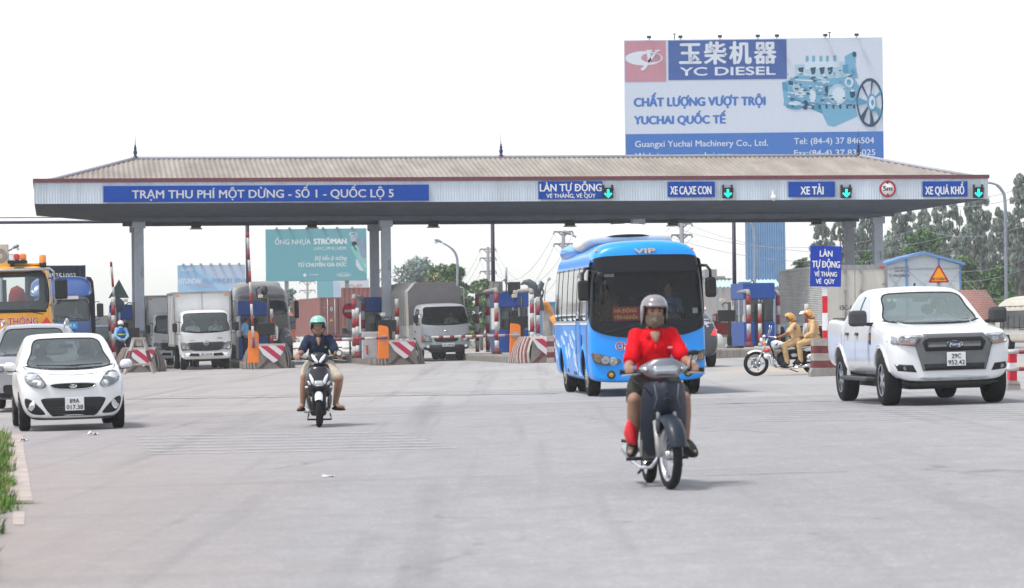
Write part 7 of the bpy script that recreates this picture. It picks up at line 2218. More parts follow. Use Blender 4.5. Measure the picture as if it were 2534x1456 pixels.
def person(t,J,mats_,sleeve=.75,leg=.7,voxel=.010,helmet=None,mask=None,shoes=BLACK,long_sleeve=False,hair=True,vest=None,collar=True,skin=SKIN,belt=None,boots=None):
 boots=leg>1 if boots is None else boots
 """J: joints in the thing's own frame (front -Y). One continuous body, clothes as its children"""
 A={k:V(v)for k,v in J.items()}
 L=lambda p,q,f:A[p]+(A[q]-A[p])*f
 fwd=A.get('look',V((0,-1,0))).normalized()
 up=(A['head']-A['neck']).normalized()
 right=fwd.cross(up).normalized()
 hm=Matrix(((right.x,-fwd.x,up.x),(right.y,-fwd.y,up.y),(right.z,-fwd.z,up.z))).to_4x4()
 hp=lambda x,y,z:A['head']+right*x+fwd*y+up*z
 caps=[(A['pelvis'],.125,A['chest'],.135),(A['chest'],.13,L('chest','neck',.7),.085),(A['neck'],.056,hp(0,-.01,-.05),.054),(A['head']+up*.018,(.077,.096,.105),hm),(hp(0,.025,-.055),.062,hp(0,.055,-.085),.036),(hp(0,.088,.005),.011,hp(0,.104,-.03),.016),(hp(.0,.082,-.062),.014,hp(0,.07,-.065),.02),(hp(-.078,-.01,-.015),.013,hp(-.08,-.015,.02),.015),(hp(.078,-.01,-.015),.013,hp(.08,-.015,.02),.015),(hp(-.03,.078,.03),.013,hp(.03,.078,.03),.013)]
 caps+=[(A['sh'+s],.062,A['chest']+(A['sh'+s]-A['chest'])*.4,.10)for s in 'LR']
 for s in 'LR':
  caps+=[(A['sh'+s],.055,A['el'+s],.041),(A['el'+s],.041,L('el'+s,'wr'+s,.35),.041),(L('el'+s,'wr'+s,.35),.041,A['wr'+s],.026)]
  if 'g'+s in A:caps+=hand_caps(A['wr'+s],A['g'+s],A.get('axis',V((1,0,0))),-1 if s=='L' else 1)
  else:caps+=[(A['wr'+s],.026,A['wr'+s]+(A['wr'+s]-A['el'+s]).normalized()*.09,.03)]
  caps+=[(A['hip'+s],.105,L('hip'+s,'kn'+s,.5),.085),(L('hip'+s,'kn'+s,.5),.085,A['kn'+s],.058),(A['kn'+s],.058,L('kn'+s,'an'+s,.3),.060),(L('kn'+s,'an'+s,.3),.060,A['an'+s],.036),(A['an'+s],.038,L('an'+s,'toe'+s,.5)+V((0,0,-.02)),.042),(L('an'+s,'toe'+s,.5)+V((0,0,-.02)),.042,A['toe'+s],.03),(A['pelvis'],.11,A['hip'+s],.11)]
 body=mesh_obj('body',capsules(caps,voxel,3),skin,t)
 sh,pn=mats_
 e=.016
 fs=1.0 if long_sleeve else sleeve
 c=[(A['pelvis']+V((0,0,.03)),.128+e,A['chest'],.132+e),(A['chest'],.128+e,L('chest','neck',.62),.080+e)]
 for s in 'LR':
  c+=[(A['sh'+s],.054+e,A['chest']+(A['sh'+s]-A['chest'])*.4,.095+e),(A['sh'+s],.054+e*.8,L('sh'+s,'el'+s,min(fs,1)),.058+e*.5)]
  if long_sleeve:c+=[(A['el'+s],.055,A['wr'+s],.040)]
 so=mesh_obj('shirt',creases(capsules(c,max(voxel,.011),3),.010,12.0,A['head'].x*7+A['sh'+'L'].y*3),sh,t)
 if collar:
  m=MB()
  ax=(hp(0,-.01,-.08)-A['neck']).normalized()
  q=ax.to_track_quat('Z','Y').to_matrix().to_4x4()
  m.lathe([(.082,-.035),(.075,.01),(.070,.028),(.078,.026),(.092,-.02)],Matrix.Translation(L('neck','head',.10))@q,seg=20)
  m.build('collar',sh,so,fix=False)
 if vest:
  c=[(A['pelvis']+V((0,0,.02)),.155+e,A['chest'],.162+e),(A['chest'],.158+e,L('chest','neck',.6),.10+e)]
  v=mesh_obj('vest',capsules(c,.014,4),vest[0],t)
  for zz in(.15,.75):
   p=L('pelvis','chest',zz)
   q=(A['chest']-A['pelvis']).normalized().to_track_quat('Z','Y').to_matrix().to_4x4()
   m=MB();m.lathe([(.176,-.022),(.18,0),(.177,.022)],Matrix.Translation(p)@q,seg=28);m.build('reflective_band',vest[1],v,fix=False)
 if belt:
  q=(A['chest']-A['pelvis']).normalized().to_track_quat('Z','Y').to_matrix().to_4x4()
  m=MB();m.lathe([(.150,-.028),(.158,-.02),(.158,.02),(.150,.028)],Matrix.Translation(A['pelvis']+(A['chest']-A['pelvis'])*.05)@q,seg=28);m.build('belt',belt,t)
 c=[(A['pelvis']+V((0,0,.02)),.138,A['pelvis'],.135)]
 for s in 'LR':
  c+=[(A['pelvis'],.12,A['hip'+s],.122)]
  f=min(leg,1.0)
  c+=[(A['hip'+s],.118,L('hip'+s,'kn'+s,f),.082 if leg<1 else .074)]
  if leg>1:c+=[(A['kn'+s],.075,L('kn'+s,'an'+s,leg-1),.060)]
 mesh_obj('trousers' if leg>1 else 'shorts',creases(capsules(c,max(voxel,.011),3),.009,12.0,3.3),pn,t)
 for s in 'LR':
  f=(A['toe'+s]-A['an'+s]);f.z=0
  if f.length<.02:f=V((0,-1,0))
  f.normalize();r_=V((-f.y,f.x,0))
  b=V((A['an'+s].x,A['an'+s].y,min(A['toe'+s].z-.03,A['an'+s].z-.06)))
  m=MB()
  m.hull([b+f*x+r_*y+V((0,0,z))for x,y,z in((-.07,-.035,-.02),(-.07,.035,-.02),(.20,-.03,-.02),(.20,.03,-.02),(.12,-.052,-.02),(.12,.052,-.02),(-.075,-.045,.17 if boots else .04),(-.075,.045,.17 if boots else .04),(.05,-.05,.17 if boots else .05),(.05,.05,.17 if boots else .05),(.17,-.03,.025),(.17,.03,.025))],sub=2)
  m.build('shoe',shoes,t)
 if not mask:
  for x in(-.031,.031):part('eye',HAIR,body,lambda m:m.ell(hp(x,.088,.022),(.012,.006,.006),M=hm))
  part('eyebrow',HAIR,body,lambda m:[m.tube([hp(x-.018,.089,.040),hp(x,.093,.046),hp(x+.018,.089,.040)],.004,seg=6)for x in(-.031,.031)])
  part('mouth',mat('lips',(.22,.08,.07),.5),body,lambda m:m.ell(hp(0,.094,-.062),(.024,.006,.006),M=hm))
 else:
  for x in(-.031,.031):part('eye',HAIR,body,lambda m:m.ell(hp(x,.088,.022),(.013,.006,.007),M=hm))
  part('eyebrow',HAIR,body,lambda m:[m.tube([hp(x-.02,.089,.040),hp(x,.094,.046),hp(x+.02,.089,.040)],.005,seg=6)for x in(-.031,.031)])
  c=[(hp(0,.05,-.055),.058,hp(0,.062,-.085),.045),(hp(0,.10,-.022),.020,hp(0,.10,-.06),.03),(hp(-.05,.03,-.03),.036,hp(-.04,.04,-.08),.036),(hp(.05,.03,-.03),.036,hp(.04,.04,-.08),.036)]
  mesh_obj('face_mask',capsules(c,.010,3),mask,t)
 if hair:
  part('hair',HAIR,t,lambda m:m.lathe([(.001,.128),(.06,.115),(.085,.075),(.090,.02),(.082,-.03)],Matrix.Translation(A['head']-fwd*.012+up*.0)@hm@Matrix.Diagonal((.95,1.12,1,1)),seg=24,arc=2*pi))
 if helmet:
  hmat,style=helmet
  m=MB()
  low=-.055 if style=='full' else-.005
  M=Matrix.Translation(A['head']-fwd*.010+up*.018)@hm
  prof=[(.001,.136),(.045,.131),(.082,.112),(.107,.078),(.119,.035),(.119,low*.4),(.104,low)]
  seg=32
  rings=[]
  for r_,h in prof:
   ring=[]
   for k in range(seg):
    a=2*pi*k/seg
    back=max(0,sin(a))
    side=abs(cos(a))
    hh=h
    if h<.02:
     drop=(.050*max(back,side)+.012*side)*(1 if style=='full' else .6)*(1 if sin(a)>-.45 else 0)
     hh=h-drop*(.02-h)/(.02-low)
     f_=min(1,max(0,(-sin(a)-.30)/.25))
     hh=hh*(1-f_)+max(hh,.058+(h-low)*.05)*f_
    ring.append(M@V((r_*.95*cos(a),r_*1.06*sin(a),hh)))
   rings.append(ring)
  g=m.grid(rings,closed=True)
  h_=m.build('helmet',hmat,t,fix=False)
  part('helmet_rim',BLACK,h_,lambda mm:mm.tube([r for r in rings[-1]],.009,seg=6,closed=True))
  part('chin_strap',BLACK,h_,lambda mm:mm.tube([hp(-.105,.0,-.02),hp(-.085,.02,-.07),hp(-.04,.05,-.125),hp(0,.06,-.135),hp(.04,.05,-.125),hp(.085,.02,-.07),hp(.105,.0,-.02)],.007,seg=6))
  part('helmet_lining',BLACK,h_,lambda mm:[mm.hull([hp(sx*a,b,c)for a,b,c in((.085,.03,.02),(.10,.02,.02),(.082,.03,-.07),(.095,.02,-.07),(.085,-.07,.02),(.11,-.07,.02),(.08,-.07,-.07),(.1,-.07,-.07))],sub=1)for sx in(-1,1)])
 return hp,body
 # -------- motorcycle bits
def mwheel(root,y,r,w,x=0,steer=0.0,spokes=5,style='spoke',rimmat=None):
 M=Matrix.Translation((x,y,r))@Matrix.Rotation(steer,4,'Z')@Matrix.Rotation(pi/2,4,'Y')
 m=MB()
 ri=r-w*.95
 m.lathe([(ri,-w*.35),(ri+w*.3,-w*.5),(r-w*.28,-w*.47),(r-w*.07,-w*.25),(r,0),(r-w*.07,w*.25),(r-w*.28,w*.47),(ri+w*.3,w*.5),(ri,w*.35)],M,seg=44)
 t=m.build('wheel',RUBBER,root)
 q=MB()
 q.lathe([(ri+.004,-w*.36),(ri-.012,-w*.34),(ri-.016,0),(ri-.012,w*.34),(ri+.004,w*.36)],M,seg=40)
 q.lathe([(.001,-w*.55),(.035,-w*.55),(.035,w*.55),(.001,w*.55)],M,seg=18)
 if style=='spoke':
  for k in range(18):
   a=2*pi*k/18
   b=a+(.5 if k%2 else-.5)
   s_=w*.4*(1 if k%4<2 else-1)
   q.cyl(M@V((.034*cos(b),.034*sin(b),s_)),M@V(((ri-.01)*cos(a),(ri-.01)*sin(a),0)),.0028,seg=5)
 else:
  for k in range(spokes):
   a=2*pi*k/spokes+.3
   q.tube([M@V((.03*cos(a),.03*sin(a),0)),M@V(((ri-.005)*cos(a),(ri-.005)*sin(a),0))],[.024,.016],seg=8)
 q.build('rim',rimmat or ALU,t)
 return t
def fender(root,y,r,w,a0,a1,gap,m_,name='front_fender',steer=0.0,x=0):
 """arched mudguard over a wheel; angles from the forward horizontal, over the top"""
 M=Matrix.Translation((x,y,r))@Matrix.Rotation(steer,4,'Z')
 rows=[]
 n=16
 for i in range(n+1):
  a=a0+(a1-a0)*i/n
  row=[]
  for k in range(9):
   u=-1+2*k/8
   rr=r+gap-.050*abs(u)**3
   ww=w*(1-.25*(max(0,abs(i/n-.5)*2-.6)))
   row.append(M@V((u*ww/2,-rr*cos(a),rr*sin(a))))
  rows.append(row)
 m=MB();m.grid(rows)
 me=bpy.data.meshes.new('tmp');m.bm.to_mesh(me);m.bm.free()
 out=evaluated(me,[('SOLIDIFY',dict(thickness=.006)),('SUBSURF',dict(levels=1,render_levels=1))])
 return mesh_obj(name,out,m_,root)
def grip(root,x,y,z,s):
 part('grip',BLACK,root,lambda m:(m.cyl((x-s*.07,y,z),(x+s*.07,y,z),.018,seg=12),m.cyl((x+s*.07,y,z),(x+s*.085,y,z),.022,seg=12)))
def lever(root,x,y,z,s):
 part('brake_lever',STEEL,root,lambda m:m.tube([(x-s*.10,y-.02,z-.005),(x-s*.03,y-.06,z-.012),(x+s*.08,y-.07,z-.02)],.007,seg=6))
 # --- red shirt on the dark blue underbone
def red_rider():
 q=Gp(1660,1212)
 rz,lean=R(5.5),R(-1.2)
 sc=304*q.y/F
 t=thing('motorbike','dark blue motorbike with chrome headlamp ridden by the man in the red shirt','motorbike',q,rz,None,sc)
 t.rotation_euler=(0,lean,rz)
 NAVY=mat('bike_navy',(.008,.014,.028),.45,var=.12,coat=.06,dirt=.2,dirtcol=(.10,.09,.08))
 LENSG=mat('headlamp_grey',(.40,.42,.44),.15,metal=.8,coat=.6)
 SILV=mat('fork_silver',(.42,.42,.41),.4,metal=.6,dirt=.4)
 st=R(7)
 mwheel(t,0,.285,.075,steer=st)
 mwheel(t,1.24,.285,.085)
 fender(t,0,.285,.17,R(12),R(155),.045,NAVY,steer=st)
 part('fender_side',NAVY,t,lambda m:[m.hull([(sx*a,b,c)for a,b,c in((.065,-.10,.50),(.105,.03,.56),(.10,.16,.60),(.075,-.08,.60),(.105,.16,.40),(.10,.02,.44),(.09,.24,.52))],sub=2)for sx in(-1,1)])
 for sx in(-1,1):
  part('fork',SILV,t,lambda m:(m.tube([(sx*.085,.0,.27),(sx*.09,.10,.56)],[.026,.026],seg=12),m.tube([(sx*.07,.10,.56),(sx*.05,.22,.80)],.018,seg=10),m.hull([(sx*.06,-.03,.25),(sx*.11,-.03,.25),(sx*.06,.04,.25),(sx*.11,.04,.25),(sx*.06,-.02,.33),(sx*.11,-.02,.33),(sx*.06,.05,.33),(sx*.11,.05,.33)],sub=1)))
 rows=[]
 for z,w,yk,ye in((.90,.165,.10,.20),(.82,.185,.05,.22),(.70,.20,.04,.26),(.62,.205,.09,.30),(.52,.20,.20,.33),(.42,.185,.26,.35),(.34,.165,.31,.37),(.27,.13,.35,.39)):
  row=[]
  for k in range(13):
   u=-1+2*k/12
   y=yk+(ye-yk)*abs(u)**1.7
   row.append((w*u,y,z-.02*abs(u)))
  rows.append(row)
 m=MB();m.grid(rows);me=bpy.data.meshes.new('tmp');m.bm.to_mesh(me);m.bm.free()
 out=evaluated(me,[('SOLIDIFY',dict(thickness=.02,offset=1)),('SUBSURF',dict(levels=2,render_levels=2))]);bpy.data.meshes.remove(me)
 ls=mesh_obj('leg_shield',out,NAVY,t)
 part('shield_seam',mat('seam_grey',(.10,.12,.15),.4),ls,lambda m:[m.tube([(sx*.10,.052,.86),(sx*.085,.035,.74),(sx*.11,.06,.66)],.005,seg=6)for sx in(-1,1)])
 part('shield_slot',BLACK,ls,lambda m:(m.hull([(-.05,.018,.745),(.05,.018,.745),(-.035,.018,.725),(.035,.018,.725),(-.05,.05,.745),(.05,.05,.745),(-.035,.05,.725),(.035,.05,.725)],sub=1),m.ell((0,.03,.79),(.014,.01,.018))))
 part('inner_fender',BLACK,t,lambda m:m.hull([(sx*a,b,c)for sx in(-1,1)for a,b,c in((.10,.15,.60),(.12,.34,.62),(.11,.36,.25),(.10,.28,.40))],sub=1))
 hd=MB();hd.hull([(sx*a,b,c)for sx in(-1,1)for a,b,c in((.215,.20,.985),(.20,.24,1.0),(.11,.10,.93),(.11,.12,1.04),(.06,.14,1.075),(.10,.22,1.07),(.22,.28,.96),(.13,.24,.90),(.07,.10,.90))],sub=2);h=hd.build('handlebar_cover',mat('cover_silver',(.20,.215,.24),.28,metal=.6,coat=.4),t)
 part('headlamp',LENSG,h,lambda m:m.hull([(sx*a,b,c)for sx in(-1,1)for a,b,c in((.105,.075,.935),(.115,.085,1.01),(.06,.07,1.025),(.075,.065,.915),(.10,.16,.93),(.10,.16,1.0))],sub=2))
 for sx in(-1,1):
  part('turn_lamp',LENSG,h,lambda m:m.hull([(sx*a,b,c)for a,b,c in((.125,.105,.945),(.21,.17,.975),(.20,.17,1.0),(.13,.11,1.005),(.13,.18,.95),(.21,.22,.97),(.2,.22,1.0),(.13,.18,1.0))],sub=1))
  grip(t,sx*.265,.30,.965,sx)
  lever(t,sx*.265,.28,.955,sx)
 part('handlebar',BLACK,t,lambda m:m.tube([(-.25,.30,.965),(-.15,.25,.95),(.15,.25,.95),(.25,.30,.965)],.016,seg=8))
 mr=part('mirror',BLACK,t,lambda m:m.hull([(.265+a,.29+b,1.105+c)for a in(-.07,.07)for b in(-.012,.02)for c in(-.026,.030)],sub=1))
 part('mirror_stem',BLACK,mr,lambda m:m.tube([(.235,.27,.97),(.24,.28,1.03),(.26,.29,1.09)],.007,seg=6))
 part('brake_hose',BLACK,t,lambda m:m.tube([(-.25,.26,.96),(-.27,.14,.90),(-.16,.10,.82),(-.10,.14,.74)],.006,seg=6))
 part('seat',mat('seat_black',(.015,.015,.016),.6),t,lambda m:m.hull([(sx*a,b,c)for sx in(-1,1)for a,b,c in((.10,.62,.70),(.12,.95,.76),(.11,1.35,.80),(.08,.62,.76),(.10,.95,.81),(.09,1.35,.85))],sub=2))
 part('side_cover',NAVY,t,lambda m:m.hull([(sx*a,b,c)for sx in(-1,1)for a,b,c in((.11,.62,.68),(.13,1.0,.74),(.08,1.55,.82),(.10,.70,.50),(.12,1.1,.58),(.06,1.5,.76))],sub=2))
 part('tail_light',REDLENS,t,lambda m:m.hull([(sx*a,b,c)for sx in(-1,1)for a,b,c in((.06,1.5,.70),(.06,1.5,.80),(.05,1.6,.72),(.05,1.6,.79))],sub=1))
 part('rear_fender',BLACK,t,lambda m:m.hull([(sx*.06,b,c)for sx in(-1,1)for b,c in((1.0,.6),(1.5,.66),(1.62,.38),(1.56,.38),(1.3,.58))],sub=1))
 part('engine',mat('engine_alu',(.16,.16,.16),.5,metal=.5,dirt=.4),t,lambda m:(m.hull([(sx*a,b,c)for sx in(-1,1)for a,b,c in((.12,.50,.22),(.12,.85,.20),(.13,.52,.36),(.13,.85,.38),(.08,.46,.28))],sub=1),m.cyl((0,.50,.30),(0,.34,.33),.065,.06,seg=14),m.cyl((-.14,.70,.30),(.14,.70,.30),.09,seg=18)))
 part('frame',BLACK,t,lambda m:(m.tube([(0,.20,.86),(0,.40,.56),(0,.62,.50),(0,.9,.55)],.04,seg=10),m.box((-.07,.4,.36),(.07,.9,.56))))
 part('exhaust',CHROME,t,lambda m:m.tube([(-.03,.40,.26),(-.09,.46,.17),(-.15,.66,.16),(-.16,.95,.19),(-.165,1.0,.21),(-.175,1.45,.29)],[.016,.016,.016,.018,.034,.038],seg=12))
 part('foot_peg',BLACK,t,lambda m:(m.cyl((-.27,.66,.235),(.25,.66,.235),.016,seg=8),m.tube([(-.13,.95,.36),(-.27,.95,.38)],.014,seg=8),m.tube([(.10,.45,.20),(.14,.36,.16),(.15,.34,.19)],.010,seg=6)))
 part('kick_stand',BLACK,t,lambda m:m.tube([(-.10,.62,.20),(-.16,.70,.12),(-.13,.98,.10)],.012,seg=6))
 part('swing_arm',BLACK,t,lambda m:[m.cyl((sx*.085,.85,.32),(sx*.085,1.24,.285),.02,seg=8)for sx in(-1,1)])
 bag=thing('shopping_bag','red plastic bag hanging on the motorbike beside the rider\'s bare leg','bag',q,rz,None,sc)
 bag.rotation_euler=(0,lean,rz)
 m=MB();m.hull([(-.22+a,.52+b,z)for a,b,z in((-.02,-.03,.66),(.03,-.03,.66),(-.09,-.07,.42),(.03,-.06,.40),(-.075,.08,.42),(.03,.08,.40),(-.05,0,.34),(.03,.0,.33),(-.095,.0,.50),(-.01,-.05,.35))],sub=2)
 bo=m.build('body',mat('bag_red',(.62,.02,.03),.35,var=.15,coat=.2,bump=.6,bscale=12),bag)
 m=MB();m.tube([(-.215,.50,.62),(-.20,.50,.72),(-.16,.50,.76)],.012,seg=6);m.build('handle',mat('bag_red',(.62,.02,.03),.35),bag)
 r=thing('person','rider in a red polo shirt, grey helmet and patterned face mask','person',q,rz,None,sc)
 r.rotation_euler=(0,lean,rz)
 J=dict(pelvis=(0,.80,.90),chest=(0,.735,1.16),neck=(0,.71,1.315),head=(.005,.68,1.445),shL=(-.14,.73,1.25),shR=(.14,.73,1.25),elL=(-.225,.61,1.02),elR=(.235,.59,1.045),wrL=(-.265,.385,1.0),wrR=(.275,.385,1.0),gL=(-.27,.305,.972),gR=(.27,.305,.972),axis=(1,0,0),hipL=(-.10,.80,.84),hipR=(.10,.80,.84),knL=(-.215,.46,.73),knR=(.20,.46,.73),anL=(-.215,.60,.345),anR=(.215,.58,.335),toeL=(-.26,.47,.29),toeR=(.27,.46,.275),look=(.06,-1,-.08))
 RED_SHIRT=mat('polo_red',(.60,.004,.012),.75,var=.12,scale=14,bump=.35,bscale=18)
 hp,b=person(r,J,(RED_SHIRT,mat('shorts_dark',(.035,.034,.030),.85,var=.2)),sleeve=.78,leg=.82,voxel=.0085,helmet=(mat('helmet_grey',(.215,.195,.205),.25,var=.05,coat=.6),'full'),mask=mat('mask_pattern',(.15,.125,.095),.9,var=.6,scale=45),hair=False,collar=False,boots=True)
 part('polo_placket',RED_SHIRT,r,lambda m:m.hull([(x,y,z)for x,y,z in((-.02,.575,1.20),(.02,.575,1.20),(-.018,.57,1.10),(.018,.57,1.10),(-.02,.60,1.2),(.02,.60,1.2),(-.018,.6,1.1),(.018,.6,1.1))],sub=1))
 part('throat_opening',SKIN,r,lambda m:m.hull([(x,y,z)for x,y,z in((-.06,.605,1.30),(.06,.605,1.30),(0,.565,1.17),(-.06,.66,1.30),(.06,.66,1.30),(0,.62,1.17),(-.04,.578,1.24),(.04,.578,1.24))],sub=1))
 part('collar_flap',RED_SHIRT,r,lambda m:[m.hull([(sx*a,b_,c)for a,b_,c in((.06,.615,1.31),(.10,.66,1.31),(.045,.58,1.225),(.085,.605,1.245),(.06,.63,1.31),(.10,.68,1.31),(.05,.60,1.225),(.09,.62,1.245))],sub=1)for sx in(-1,1)])
 part('chest_emblem',mat('emblem_pale',(.6,.35,.36),.6),r,lambda m:m.box((.095,.563,1.145),(.135,.575,1.160),bev=.003))
 part('wristband',mat('band_white',(.5,.48,.46),.6),r,lambda m:m.tube([V(J['wrR'])+V((.032*cos(a),.02,.032*sin(a)))+(V(J['elR'])-V(J['wrR']))*.1 for a in[2*pi*k/14 for k in range(14)]],.007,seg=6,closed=True))
red_rider()
# --- navy polo on the black scooter
def scooter_rider():
 q=Gp(790,1058)
 rz=R(3.0)
 sc=178*q.y/F
 t=thing('scooter','black scooter with white trim and clear headlamp ridden towards the camera','scooter',q,rz,None,sc)
 BLK=mat('scooter_black',(.010,.009,.013),.28,var=.1,coat=.2)
 WH=mat('scooter_white',(.72,.72,.76),.3,var=.03,coat=.4)
 mwheel(t,0,.235,.085,style='mag',rimmat=DARK)
 mwheel(t,1.26,.225,.10,style='mag',rimmat=DARK)
 fender(t,0,.235,.12,R(35),R(150),.035,WH)
 for sx in(-1,1):part('fork',DARK,t,lambda m:m.tube([(sx*.075,0,.235),(sx*.08,.06,.45),(sx*.06,.14,.72)],.022,seg=10))
 ap=MB();ap.hull([(sx*a,b,c)for sx in(-1,1)for a,b,c in((.08,.0,.87),(.15,.12,.87),(.215,.16,.64),(.19,.12,.50),(.10,.0,.56),(.06,-.06,.60),(.10,-.04,.73),(.19,.28,.45),(.14,.22,.85),(.12,.12,.44))],sub=2);a_=ap.build('apron',BLK,t)
 part('headlamp',LENS2:=mat('headlamp_clear',(.55,.57,.60),.12,metal=.55,var=.35,scale=30,coat=.8),a_,lambda m:m.hull([(sx*a,b,c)for sx in(-1,1)for a,b,c in((.075,-.055,.58),(.07,-.075,.645),(.03,-.085,.665),(.03,-.08,.555),(.08,.02,.58),(.07,.02,.65))],sub=2))
 for sx in(-1,1):
  part('lamp_trim',WH,a_,lambda m:m.hull([(sx*a,b,c)for a,b,c in((.045,-.088,.67),(.125,-.02,.775),(.145,-.01,.755),(.11,-.065,.60),(.07,-.085,.57),(.06,-.02,.66),(.13,.05,.75),(.09,.0,.59))],sub=1))
  part('turn_lamp',LENS2,a_,lambda m:m.hull([(sx*a,b,c)for a,b,c in((.10,-.055,.575),(.10,-.06,.625),(.165,.0,.66),(.175,.01,.645),(.155,.0,.585),(.10,.02,.58),(.16,.06,.65),(.15,.06,.59))],sub=1))
  part('side_fin',WH,t,lambda m:m.hull([(sx*a,b,c)for a,b,c in((.15,.02,.585),(.205,.06,.575),(.20,.10,.545),(.14,.02,.54),(.15,.10,.58),(.2,.16,.56),(.14,.1,.54))],sub=1))
  part('side_skirt',BLK,t,lambda m:m.hull([(sx*a,b,c)for a,b,c in((.10,.18,.48),(.19,.28,.50),(.16,.30,.28),(.10,.30,.16),(.15,.8,.18),(.19,.9,.32),(.17,.8,.45),(.09,.18,.30))],sub=2))
  grip(t,sx*.30,.26,.955,sx);lever(t,sx*.30,.24,.945,sx)
 part('leg_shield',BLK,t,lambda m:m.hull([(sx*a,b,c)for sx in(-1,1)for a,b,c in((.17,.24,.86),(.20,.28,.60),(.17,.30,.35),(.12,.26,.90),(.14,.36,.88),(.17,.38,.4))],sub=2))
 cw=MB();cw.hull([(sx*a,b,c)for sx in(-1,1)for a,b,c in((.06,.10,1.06),(.12,.14,.97),(.09,.05,.92),(.05,.03,.88),(.20,.20,.955),(.14,.24,.92),(.09,.22,1.04),(.18,.26,.97))],sub=2);c_=cw.build('handlebar_cowl',BLK,t)
 part('cowl_chevron',WH,c_,lambda m:[m.hull([(sx*a,b,c)for a,b,c in((.0,.008,.885),(.0,.008,.93),(.05,.018,.89),(.055,.025,.935),(.125,.085,1.01),(.085,.075,1.045),(.0,.06,.90),(.045,.07,.91),(.1,.13,1.03))],sub=1)for sx in(-1,1)])
 part('handlebar',DARK,t,lambda m:m.tube([(-.28,.26,.955),(0,.22,.94),(.28,.26,.955)],.014,seg=8))
 mr=part('mirror',BLACK,t,lambda m:m.lathe([(.001,-.02),(.03,-.018),(.045,.0),(.048,.014),(.04,.016)],Matrix.Translation((.285,.22,1.03))@Matrix.Rotation(pi/2,4,'X'),seg=20))
 part('mirror_face',CHROME,mr,lambda m:m.lathe([(.001,0),(.034,0)],Matrix.Translation((.285,.197,1.03))@Matrix.Rotation(pi/2,4,'X'),seg=20))
 part('mirror_stem',BLACK,mr,lambda m:m.tube([(.14,.22,.975),(.2,.22,.99),(.26,.225,1.01)],.008,seg=6))
 part('seat',mat('seat_black',(.015,.015,.016),.6),t,lambda m:m.hull([(sx*a,b,c)for sx in(-1,1)for a,b,c in((.10,.58,.68),(.15,.9,.70),(.12,1.4,.76),(.09,.58,.76),(.13,.9,.78),(.1,1.4,.83))],sub=2))
 part('body_panel',BLK,t,lambda m:m.hull([(sx*a,b,c)for sx in(-1,1)for a,b,c in((.10,.55,.66),(.17,.95,.68),(.10,1.55,.80),(.13,.6,.35),(.17,1.0,.45),(.08,1.5,.70))],sub=2))
 part('floorboard',DARK,t,lambda m:m.hull([(sx*a,b,c)for sx in(-1,1)for a,b,c in((.16,.3,.20),(.18,.75,.20),(.16,.3,.28),(.18,.75,.29))],sub=1))
 part('engine',DARK,t,lambda m:(m.box((-.13,.85,.14),(.10,1.35,.36),bev=.04),))
 part('exhaust',STEEL,t,lambda m:m.tube([(-.14,.8,.2),(-.19,.95,.22),(-.20,1.45,.30)],[.02,.045,.05],seg=12))
 part('centre_stand',DARK,t,lambda m:m.tube([(-.15,.78,.17),(-.17,.85,.09),(.17,.85,.09),(.15,.78,.17)],.014,seg=6))
 r=thing('person','scooter rider in a navy polo, pale shorts and mint green helmet','person',q,rz,None,sc)
 J=dict(pelvis=(0,.82,.88),chest=(.0,.78,1.13),neck=(0,.75,1.285),head=(-.005,.72,1.41),shL=(-.15,.77,1.22),shR=(.15,.77,1.22),elL=(-.25,.60,1.03),elR=(.25,.60,1.02),wrL=(-.305,.355,1.0),wrR=(.305,.345,.99),gL=(-.30,.265,.962),gR=(.30,.265,.962),axis=(1,0,0),hipL=(-.11,.82,.82),hipR=(.11,.82,.82),knL=(-.20,.44,.69),knR=(.285,.46,.66),anL=(-.235,.52,.30),anR=(.225,.56,.305),toeL=(-.275,.40,.26),toeR=(.33,.47,.265),look=(-.05,-1,-.06))
 POLO=mat('polo_navy',(.020,.028,.055),.8,var=.15,scale=14)
 person(r,J,(POLO,mat('shorts_khaki',(.42,.37,.30),.85,var=.12)),sleeve=.72,leg=.86,voxel=.0085,helmet=(mat('helmet_mint',(.22,.50,.42),.3,var=.05,coat=.5),'half'),shoes=mat('sandal',(.02,.015,.02),.6),collar=False)
 part('helmet_peak',mat('peak_dark',(.06,.08,.08),.4),r,lambda m:m.hull([(sx*a,b,c)for sx in(-1,1)for a,b,c in((.10,.63,1.43),(.07,.565,1.425),(.03,.555,1.425),(.10,.63,1.445),(.07,.57,1.44),(.03,.56,1.44),(.11,.68,1.44))],sub=1))
 part('throat_opening',SKIN,r,lambda m:m.hull([(x,y,z)for x,y,z in((-.05,.655,1.265),(.05,.655,1.265),(0,.605,1.11),(-.05,.70,1.265),(.05,.70,1.265),(0,.65,1.11),(-.035,.625,1.19),(.035,.625,1.19))],sub=1))
 part('collar_flap',POLO,r,lambda m:[m.hull([(sx*a,b_,c)for a,b_,c in((.045,.645,1.29),(.11,.70,1.29),(.01,.595,1.115),(.08,.62,1.18),(.05,.67,1.29),(.11,.72,1.29),(.03,.62,1.115),(.09,.66,1.18))],sub=1)for sx in(-1,1)])
 part('chest_emblem',mat('emblem_green',(.20,.28,.03),.6),r,lambda m:m.box((.085,.60,1.10),(.115,.62,1.125),bev=.003))
scooter_rider()
